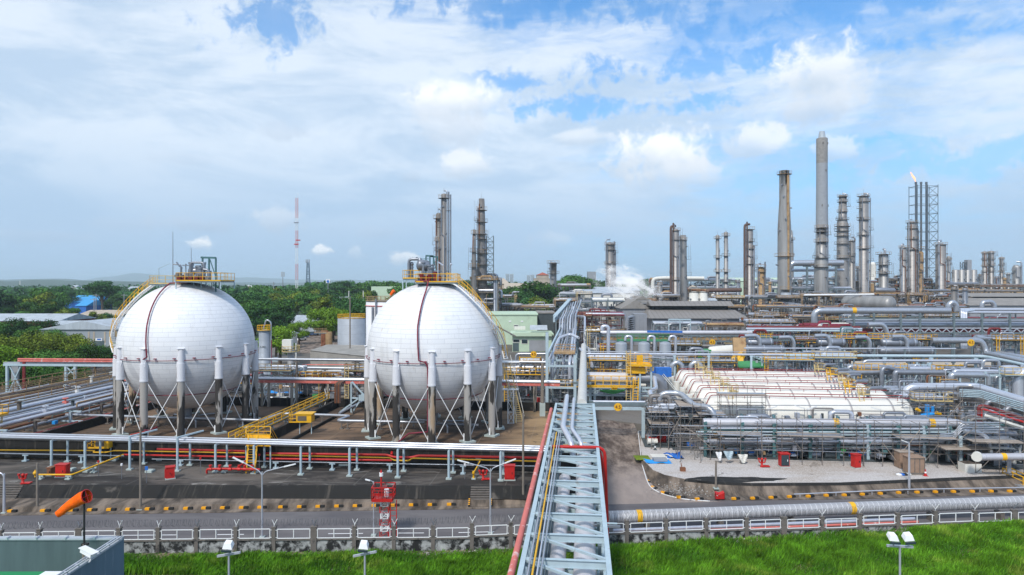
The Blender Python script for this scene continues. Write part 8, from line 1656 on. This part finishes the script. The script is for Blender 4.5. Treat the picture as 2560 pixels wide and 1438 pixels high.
t = pbld('long grey wall building with teal panel behind the trees', 775, 870, 745, 380, 14, 'greywall', 'roofgrey', 'flat'); b = B(); b.box((PX(793, 380), 379.7, Dz(756, 380)), (6, .2, 4.6)); p_ = b.build('teal_panel', 'tealsign', t) if 'tealsign' in MATS else b.build('teal_panel', 'teal', t); b = B(); y9 = 379.5; q = Vector((PX(794, 380), y9, Dz(750, 380))); b.add([q+Vector((-1.6, 0, 0)), q+Vector((1.6, 0, -.3)), q+Vector((1.6, 0, 1.4))], [(0, 1, 2)]); b.box(q+Vector((.4, 0, -1.4)), (2.4, .1, .35)); b.box(q+Vector((.2, 0, -2.2)), (2., .1, .35)); b.build('panel_mark', 'white', p_)
pbld('pale green roofed shelter edge beyond the right sphere', 928, 1025, 718, 480, 10, 'palegreen', 'palegreen', 'flat', oh=0.)
Y = 520; q = D(820, 703, Y); t = thing('billboard', 'white square billboard with a blue drop above the trees', 'billboard', (q.x, q.y, 0)); b = B(); b.box((q.x, q.y, q.z), (3, .4, 3.)); b.build('board', 'white', t); b = B(); b.tube((q.x, q.y-.25, q.z-.3), (q.x, q.y-.32, q.z-.3), 1.0, n=16); b.add([(q.x-.7, q.y-.3, q.z+.3), (q.x+.7, q.y-.3, q.z+.3), (q.x, q.y-.3, q.z+1.3)], [(0, 1, 2)]); b.build('drop_emblem', 'blue', t); b = B(); b.beam((q.x, q.y+.2, 0), (q.x, q.y+.2, q.z), .6); b.build('post', 'steel', t)
Y = 900; q = D(624, 722, Y); t = thing('billboard', 'small white round sign board far off right of the left sphere', 'billboard', (q.x, q.y, 0)); b = B(); b.box((q.x, q.y, q.z+2), (6, .6, 5)); b.build('board', 'white', t); b = B(); b.tube((q.x, q.y-.4, q.z+2), (q.x, q.y-.5, q.z+2), 1.5, n=12); b.build('round_emblem', 'rust', t); b = B(); b.beam((q.x, q.y, 0), (q.x, q.y, q.z), .8); b.build('post', 'steel', t)
# masts
Y = 600.; X = PX(742, Y); t = thing('radio_mast', 'very tall red and white lattice radio mast on the left skyline', 'mast', (X, Y, 0)); edges = [495, 545, 576, 620, 660, 700, 790]
for k, (a, c) in enumerate(zip(edges, edges[1:])): b = B(); b.lattice((X, Y, max(0, Dz(c, Y))), (X, Y, Dz(a, Y)), 1.7, .075, 2.4); b.build('red_section' if k % 2 == 0 else 'white_section', 'fadedred' if k % 2 == 0 else 'white', t)
b = B(); b.tube((X+1, Y, Dz(495, Y)), (X+1, Y, Dz(482, Y)), .15, n=4); b.tube((X-1, Y, Dz(495, Y)), (X-1, Y, Dz(489, Y)), .15, n=4); b.build('antenna', 'white', t)
for py in (557, 601, 611): b = B(); b.box((X+(1.5 if py == 601 else 0), Y-1.4, Dz(py, Y)), (4., .6, .9)); b.build('dish_bracket', 'red' if py > 590 else 'steel', t)
Y = 620.; X = PX(770, Y); t = thing('cell_mast', 'grey lattice mast with antenna head right of the red and white mast', 'mast', (X, Y, 0)); b = B(); b.lattice((X, Y, 0), (X, Y, Dz(655, Y)), (4.2, 1.6), .2, 3.5); b.build('lattice', 'bluewall', t); b = B()
for dx in (-1.4, 0, 1.4): b.box((X+dx, Y-1, Dz(653, Y)), (.7, .5, 3))
b.build('antenna', 'grey', t)
Y = 560.; X = PX(707, Y); t = thing('cell_mast', 'short monopole with antenna head left of the red and white mast', 'mast', (X, Y, 0)); b = B(); b.tube((X, Y, 0), (X, Y, Dz(688, Y)), .45, .25, 6); b.build('pole', 'grey', t); b = B()
for dx in (-1.1, 0, 1.1): b.box((X+dx, Y, Dz(686, Y)), (.7, .6, 4.))
b.build('antenna', 'roofgrey', t)
for k, (px, pt, pb_, Y, s) in enumerate(((263, 858, 905, 190, 0), (240, 735, 790, 420, 1), (150, 735, 800, 400, 1), (235, 745, 790, 350, 1), (310, 735, 770, 420, 1), (740, 858, 900, 150, 0), (684, 705, 740, 520, 1), (50, 702, 712, 1500, 0), (872, 727, 790, 280, 0), (908, 727, 790, 290, 0))):
    X = PX(px, Y); t = thing('utility_pole', 'distant pale utility pole left of the right sphere, %s of ten by number' % ordn(k), 'pole', (X, Y, 0)); t['label'] = ['pale pole with two marks beside the far left warehouse', 'power pole right of the blue roofs', 'power pole left of the blue roofs', 'power pole just in front of the blue roofs', 'power pole beside the left sphere stair', 'curved lamp pole before the round yellow platforms', 'slim aerial pole in the treeline left of the radio mast', 'tiny pylon on the far left ridge', 'thin pale rod behind the grey storage tank', 'thin pale rod left of the white tank'][k]
    b = B(); b.tube((X, Y, 0), (X, Y, Dz(pt, Y)), .16*max(1, Y/250), n=5); b.build('pole', 'offwhite' if s == 0 else 'grey', t)
    if s: b = B(); b.beam((X-2, Y, Dz(pt, Y)-.8), (X+2, Y, Dz(pt, Y)-.8), .25); b.build('crossarm', 'grey', t)
# orange windsock behind the white tank
t = thing('windsock', 'small orange windsock above the white tank behind the right sphere', 'windsock', (PX(978, 260), 260, 1)); q = D(981, 732, 260); b = B(); b.sweep([q+Vector((.8, 0, .8)), q+Vector((.2, 0, .3)), q+Vector((-.7, 0, -1.0))], [.75, .7, .5], 12); b.build('sock', 'orange', t); b = B(); b.tube((q.x+.9, 260, 1), (q.x+.9, 260, q.z+.8), .1, n=5); b.build('pole', 'steel', t)
# car park and cars
b = B(); b.poly([(PX(690, 195), 195), (PX(852, 195), 195), (PX(860, 262), 262), (PX(690, 262), 262)], -.2, 1.06); struct('car_park', b, 'sideroad')
b = B(); b.poly([(PX(150, 130), 128), (PX(420, 130), 128), (PX(420, 230), 240), (PX(262, 235), 240)], -.4, .2); struct('side_lane', b, 'asphalt')
def car():
    t = thing('parked_car', 'x', 'car', (0, 0, 0)); b = B(); b.box((0, 0, .62), (4.3, 1.75, .6)); b.box((1.75, 0, .72), (.7, 1.7, .35)); b.build('body', 'white', t)
    b = B(); b.add([(-1.6, -.8, .92), (1.2, -.8, .92), (.7, -.65, 1.42), (-1.2, -.65, 1.42), (-1.6, .8, .92), (1.2, .8, .92), (.7, .65, 1.42), (-1.2, .65, 1.42)], [(0, 1, 2, 3), (5, 4, 7, 6), (3, 2, 6, 7), (0, 3, 7, 4), (1, 5, 6, 2)]); b.build('cabin', 'glass', t)
    for x in (-1.35, 1.35):
        for y in (-.82, .82): b = B(); b.tube((x, y-.1, .33), (x, y+.1, .33), .33, n=10); b.build('wheel', 'black', t)
    return t
c0 = car(); fst = True
mat('carblue', (.05, .08, .16), .3); mat('cargrey', (.25, .26, .28), .3)
for k, (px, py, m, rz, lb) in enumerate(((780, 832, 'white', .2, 'white car parked nearest the light green tree'), (768, 838, 'cargrey', .1, 'grey car in the car park, front row left'), (777, 839, 'carblue', .1, 'dark blue car in the car park, front row middle'), (787, 838, 'cargrey', .1, 'silver grey car in the car park, front row right'), (757, 845, 'carblue', .3, 'dark car by the pale yellow railing of the car park'), (752, 852, 'white', 1.2, 'white van like car beside the round platforms'))):
    p = G(px, py, 1.07); o = c0 if fst else copytree(c0, p, rz); o.location = p; o.rotation_euler = (0, 0, rz); o['label'] = lb; o['group'] = 'cars parked behind the spheres'; fst = False
    for ch in o.children:
        if ch.name.startswith('body'): ch.data = ch.data.copy(); ch.data.materials[0] = MATS[m]

# ================================================================== trees
def tree_proto(name, seed, h, cr, ch, nleaf, ls, leaf='leaf', flat=.7, gaps=.0, nclump=16, trunk=.25):
    r = random.Random(seed); t = thing(name, 'x', 'tree', (0, 0, 0)); cz = h-ch*.5
    b = B(); b.sweep([Vector((0, 0, -.5)), Vector((r.uniform(-.2, .2), 0, h*.3)), Vector((r.uniform(-.4, .4), r.uniform(-.3, .3), h*.6))], [trunk*1.4, trunk, trunk*.7], 7)
    cl = []
    for k in range(nclump):
        a = r.uniform(0, 6.283); q = math.sqrt(r.uniform(.0, 1)); zz_ = r.uniform(-1, 1); rr2 = cr*q*.78*math.sqrt(max(.15, 1-zz_*zz_*.6)); c = Vector((rr2*math.cos(a), rr2*math.sin(a), cz+zz_*ch*.36)); cl.append((c, r.uniform(.26, .42)*cr))
    for c, s in cl[:9]: b.sweep([Vector((0, 0, h*.35)), Vector((c.x*.4, c.y*.4, (h*.35+c.z)*.5)), c], [trunk*.55, trunk*.35, trunk*.12], 5)
    b.build('trunk', 'bark', t); b = B(); vs = []; fs = []
    for i in range(nleaf):
        c, s = cl[r.randrange(len(cl))]; d = Vector((r.gauss(0, 1), r.gauss(0, 1), r.gauss(0, 1))).normalized(); q = s*(r.random()**.35)*(1+r.gauss(0, .08)); p = c+Vector((d.x*q, d.y*q, d.z*q*flat))
        nrm = (d+Vector((r.gauss(0, .5), r.gauss(0, .5), r.gauss(.35, .5)))).normalized(); a = nrm.cross(Vector((r.gauss(0, 1), r.gauss(0, 1), r.gauss(0, 1)))).normalized()*ls*r.uniform(.6, 1.2)*.5; e = nrm.cross(a).normalized()*ls*r.uniform(.5, 1.)*.5; o = len(vs)
        vs += [p-a, p-e*.8, p+a, p+e*.8]; fs.append((o, o+1, o+2, o+3))
    b.v = [tuple(x) for x in vs]; b.f = fs; b.sm = [False]*len(fs); b.build('crown', leaf, t); return t
pr = {'n1': tree_proto('broadleaf_tree', 1, 9, 5.5, 6.5, 9000, .42, 'leafo'), 'n2': tree_proto('broadleaf_tree', 2, 8, 5, 5.5, 9000, .40, 'leaf', nclump=20), 'n3': tree_proto('light_green_tree', 3, 7, 4, 4.6, 7000, .36, 'leafy', nclump=14), 'sp': tree_proto('sparse_tree', 4, 9, 5, 4.5, 2600, .42, 'leafd', .6, nclump=12),
      'f1': tree_proto('broadleaf_tree', 5, 13, 7.5, 9, 4200, .85, 'leaf', nclump=20), 'f2': tree_proto('broadleaf_tree', 6, 15, 7, 11, 4200, .85, 'leafd', nclump=22), 'f3': tree_proto('broadleaf_tree', 7, 11, 6, 7.5, 3400, .8, 'leafo', nclump=15), 'um': tree_proto('umbrella_tree', 8, 17, 8, 8.5, 4500, .8, 'leafd', .5, nclump=26, trunk=.5), 'pa': tree_proto('slim_tree', 9, 12, 3, 6, 1400, .6, 'leafd', nclump=8)}
cnt = {}; used = set()
kindlab = {'n1': 'broad olive green tree', 'n2': 'dense mid green tree', 'n3': 'fresh light green tree', 'sp': 'sparse dark tree', 'f1': 'green broadleaf tree', 'f2': 'dark tall broadleaf tree', 'f3': 'olive rounded tree', 'um': 'dark umbrella shaped tree', 'pa': 'slim dark tree'}
def tr(kd, px, Y, ptop, where, z=0., sx=1., group=None):
    P = pr[kd]; X = PX(px, Y); zt = Dz(ptop, Y); h0 = {'n1': 9, 'n2': 8, 'n3': 7, 'sp': 9, 'f1': 13, 'f2': 15, 'f3': 11, 'um': 17, 'pa': 12}[kd]; s = (zt-z)/h0; cnt[(kd, where)] = cnt.get((kd, where), 0)+1; i = cnt[(kd, where)]
    o = P if kd not in used else copytree(P, (0, 0, 0)); used.add(kd); o.location = (X, Y, z); o.scale = (s*sx, s*sx, s); o.rotation_euler = (0, 0, (px*13.7+Y) % 6.28)
    lab = kindlab[kd]+' '+where+('' if i == 1 else ', ' + (ordn(i-1) if i <= 20 else 'number %d' % i)+' from left'); 
    o['label'] = lab; o['group'] = group or where; return o
w_ = 'behind the blue portal frame at the left'
for kd, px, Y, pt in (('n1', 10, 140, 838), ('n1', 62, 146, 832), ('n1', 118, 150, 836), ('n1', 172, 152, 842), ('n2', 212, 152, 862), ('n2', 90, 136, 880), ('n2', 30, 134, 885), ('n2', 150, 138, 880), ('n2', 200, 140, 905), ('n3', 0, 130, 868), ('n2', 60, 158, 850), ('n1', 140, 160, 830), ('n2', 262, 170, 864), ('n2', 290, 172, 858), ('sp', 238, 160, 862), ('n2', -40, 140, 850), ('n2', 100, 128, 905), ('n2', 170, 130, 920), ('n2', 45, 126, 915)): tr(kd, px, Y, pt, w_, .2, 1.1)
w_ = 'over the pale shed roofs at the left'
for kd, px, Y, pt in (('sp', 62, 215, 792), ('sp', 100, 218, 796), ('f2', 30, 225, 812), ('f1', 75, 205, 816), ('n2', 120, 190, 826), ('f1', -10, 215, 806), ('f3', 150, 300, 772), ('f2', 215, 290, 790), ('f3', 245, 295, 778), ('f2', 270, 300, 780), ('f3', 180, 310, 782)): tr(kd, px, Y, pt, w_)
w_ = 'in the grove beyond the left sheds'
r4 = random.Random(44)
for kd, px, Y, pt in (('f2', -10, 330, 722), ('f1', 22, 350, 735), ('f1', 60, 340, 740), ('f3', 95, 330, 730), ('f1', 118, 360, 720), ('f2', 140, 340, 742), ('f1', 75, 320, 755), ('f2', 30, 310, 765), ('f1', 110, 310, 760), ('f2', 150, 320, 765), ('f1', 175, 330, 770), ('f2', 0, 300, 775), ('f1', 60, 300, 778), ('f1', 130, 295, 785), ('f2', 160, 500, 712), ('f1', 280, 520, 728), ('f1', 300, 480, 735), ('f2', 325, 500, 738), ('f1', 345, 520, 735), ('f2', 265, 470, 748)): tr(kd, px, Y, pt, w_)
tr('um', 256, 430, 697, 'standing tall left of the left sphere', 0, 1.0)
w_ = 'in the wooded belt between the two spheres'
for k in range(58):
    f = r4.random(); Y = r4.uniform(255, 300) if k < 16 else r4.uniform(300, 470); px = r4.uniform(585, 740) if (k < 16 and r4.random() < .65) else r4.uniform(575, 930); pt = (r4.uniform(742, 775) if Y < 300 else r4.uniform(722, 745)) if Y < 420 else r4.uniform(712, 725)
    if 700 < px < 800 and Y < 300: pt += 12; px -= 80
    tr(r4.choice(['f1', 'f2', 'f3', 'f1', 'f2']), px, Y, pt, w_)
for kd, px, Y, pt, wh in (('n3', 748, 222, 806, 'at the car park left of the grey house'), ('n3', 805, 228, 777, 'at the car park left of the storage tank'), ('n3', 832, 236, 772, 'rising just left of the grey storage tank'), ('n3', 690, 185, 818, 'beside the grey column vessel'), ('n3', 700, 165, 820, 'low beside the grey column vessel'), ('f2', 905, 245, 745, 'behind the grey storage tank'), ('f2', 880, 255, 738, 'left behind the grey storage tank'), ('f2', 850, 262, 742, 'behind the light green trees')): tr(kd, px, Y, pt, wh, 1.)
w_ = 'on the skyline beyond the spheres'
for kd, px, Y, pt in (('um', 858, 520, 697), ('f1', 930, 560, 702), ('f2', 960, 560, 706), ('f1', 985, 540, 703), ('f2', 1010, 560, 707), ('um', 1162, 600, 696), ('f1', 1150, 560, 712), ('pa', 940, 560, 700), ('f1', 1000, 420, 715), ('f2', 880, 540, 712), ('f1', 905, 520, 708), ('f1', 1060, 520, 710), ('f2', 1100, 520, 712)): tr(kd, px, Y, pt, w_)
w_ = 'among the buildings right of the weathered column'
for kd, px, Y, pt in (('f2', 1322, 330, 722), ('f1', 1352, 335, 704), ('f2', 1368, 340, 708), ('f1', 1300, 400, 716), ('f2', 1330, 310, 735), ('f3', 1340, 300, 742), ('f1', 1262, 420, 722), ('f2', 1280, 400, 725), ('um', 1432, 480, 682), ('f1', 1418, 470, 692), ('f1', 1450, 470, 694), ('f2', 1470, 480, 698), ('f1', 1490, 470, 702), ('f2', 1440, 450, 704), ('f1', 1410, 440, 706), ('pa', 1600, 600, 692), ('pa', 1612, 610, 690), ('pa', 1622, 600, 694), ('f2', 1300, 600, 708), ('f2', 1390, 600, 704)): tr(kd, px, Y, pt, w_)
tr('n3', 2545, 64, 1300, 'at the right end of the block wall', -.4, 1.1) if False else None
# right end bush by the wall
b = B(); rb = random.Random(66); vs = []; fs = []
for i in range(9000):
    u = rb.random(); cx, cy = rb.choice([(44.5, 55.2), (43.2, 55.3), (46, 54.2), (42, 54.6), (45, 53.2)]); d = Vector((rb.gauss(0, 1), rb.gauss(0, 1), abs(rb.gauss(0, 1)))).normalized()*rb.random()**.4; p = Vector((cx, cy, -.1))+Vector((d.x*1.3, d.y*1.2, d.z*(1.9 if cx > 44 else 1.2))); a = Vector((rb.gauss(0, 1), rb.gauss(0, 1), rb.gauss(0, 1))).normalized()*.1; e = a.cross(Vector((rb.gauss(0, 1), rb.gauss(0, 1), rb.gauss(0, 1)))).normalized()*.07; o = len(vs); vs += [tuple(p-a), tuple(p-e), tuple(p+a), tuple(p+e)]; fs.append((o, o+1, o+2, o+3))
b.v = vs; b.f = fs; b.sm = [False]*len(fs); tag(b.build('bush', 'leaf'), 'leafy green bush against the right end of the block wall', 'bush')
# far woods as one mass, and hills
b = B(); rw = random.Random(9); vs = []; fs = []
for i in range(2600):
    Y = rw.uniform(520, 1500); X = rw.uniform(-.85*Y, .22*Y)
    if rw.random() < .35: X = rw.uniform(-.5*Y, -.1*Y)
    s = rw.uniform(4, 8); c = Vector((X, Y, 5+rw.uniform(0, 6)+(4 if X > -.3*Y else 0)))
    if c.z+s > 21+5*Y/F: continue
    for j in range(22):
        d = Vector((rw.gauss(0, 1), rw.gauss(0, 1), rw.gauss(0, .7))).normalized()*s; p = c+d; a = Vector((rw.gauss(0, 1), rw.gauss(0, 1), rw.gauss(0, 1))).normalized()*2.2; e = a.cross(Vector((rw.gauss(0, 1), rw.gauss(0, 1), rw.gauss(0, 1)))).normalized()*1.7; o = len(vs); vs += [tuple(p-a), tuple(p-e), tuple(p+a), tuple(p+e)]; fs.append((o, o+1, o+2, o+3))
b.v = vs; b.f = fs; b.sm = [False]*len(fs); o = b.build('woodland', 'leafd', None, (0, 0, 0)); o['kind'] = 'stuff'; o['label'] = 'distant woodland across the plain'; o['category'] = 'woods'
from mathutils import noise
mat('hill', (.045, .075, .045), .95, 0, .3, .003)
for k, (Y, pts) in enumerate(((3200, [(-600, 708), (0, 703), (120, 700), (200, 702), (300, 704), (420, 707), (560, 712), (700, 715)]), (6000, [(-900, 704), (-100, 701), (150, 697), (240, 702), (420, 705), (700, 707), (1100, 706), (1400, 709)]), (12000, [(-900, 696), (-20, 697), (60, 703), (180, 704), (270, 692), (340, 683), (400, 687), (470, 695), (620, 694), (800, 700), (1300, 703)]))):
    b = B(); vs = []; n = 160
    for i in range(n+1):
        px = -900+(2300)*i/n; py = 716.
        for a, c in zip(pts, pts[1:]):
            if a[0] <= px <= c[0]: f = (px-a[0])/(c[0]-a[0]); f = f*f*(3-2*f); py = a[1]+(c[1]-a[1])*f
        py += noise.noise(Vector((px*.02, k*7, 0)))*1.5; X = PX(px, Y); zt = max(-2, Dz(py, Y)); dp = Y*.12
        vs += [(X*.92, Y-dp, -2), (X*.97, Y-dp*.4, zt*.6), (X, Y, zt), (X*1.05, Y+dp, -2)]
    b.add(vs, [(i*4+j, i*4+4+j, i*4+5+j, i*4+1+j) for i in range(n) for j in range(3)], True); struct('hills', b, 'hill')
# steam
t = bpy.data.objects.new('steam', None); bpy.data.objects.remove(t)
for k, (px, py, Y, rx, rz_, lb) in enumerate(((1572, 703, 300, 9, 6.5, 'white'), (1612, 728, 292, 8, 5.0, 'w'), (1540, 690, 306, 7, 5, 'w'))):
    pass
me = bpy.data.meshes.new('steam'); vsx = [(x, y, z) for z in (-1, 1) for x, y in ((-1, -1), (1, -1), (1, 1), (-1, 1))]
me.from_pydata(vsx, [], [(3, 2, 1, 0), (4, 5, 6, 7), (0, 1, 5, 4), (1, 2, 6, 5), (2, 3, 7, 6), (3, 0, 4, 7)]); me.materials.append(MATS['steam']); o = bpy.data.objects.new('steam', me); COL.objects.link(o)
q = D(1572, 712, 300); o.location = q; o.scale = (15.5, 7, 8.); o.rotation_euler = (0, R_(24), 0); o['kind'] = 'stuff'; o['label'] = 'white steam cloud drifting over the grey halls'; o['category'] = 'steam'
# air
hb = bpy.data.meshes.new('haze'); hx = 16000.
hb.from_pydata([(x, y, z) for z in (-3, 195) for x, y in ((-hx, -30), (hx, -30), (hx, 14500), (-hx, 14500))], [], [(3, 2, 1, 0), (4, 5, 6, 7), (0, 1, 5, 4), (1, 2, 6, 5), (2, 3, 7, 6), (3, 0, 4, 7)])
hm = bpy.data.materials.new('haze'); hm.use_nodes = True; ht = hm.node_tree; ht.nodes.remove(ht.nodes['Principled BSDF']); pv = ht.nodes.new('ShaderNodeVolumePrincipled'); pv.inputs['Density'].default_value = .00012; pv.inputs['Color'].default_value = (.74, .88, 1, 1); pv.inputs['Anisotropy'].default_value = 0
ht.links.new(pv.outputs[0], ht.nodes['Material Output'].inputs['Volume']); hb.materials.append(hm); ho = bpy.data.objects.new('haze', hb); COL.objects.link(ho); ho['kind'] = 'stuff'; ho['label'] = 'pale haze'; ho['category'] = 'haze'
for o in bpy.data.objects:
    if '_w' in o: del o['_w']
print('OBJS', len(bpy.data.objects), 'TOP', sum(1 for o in bpy.data.objects if o.parent is None))
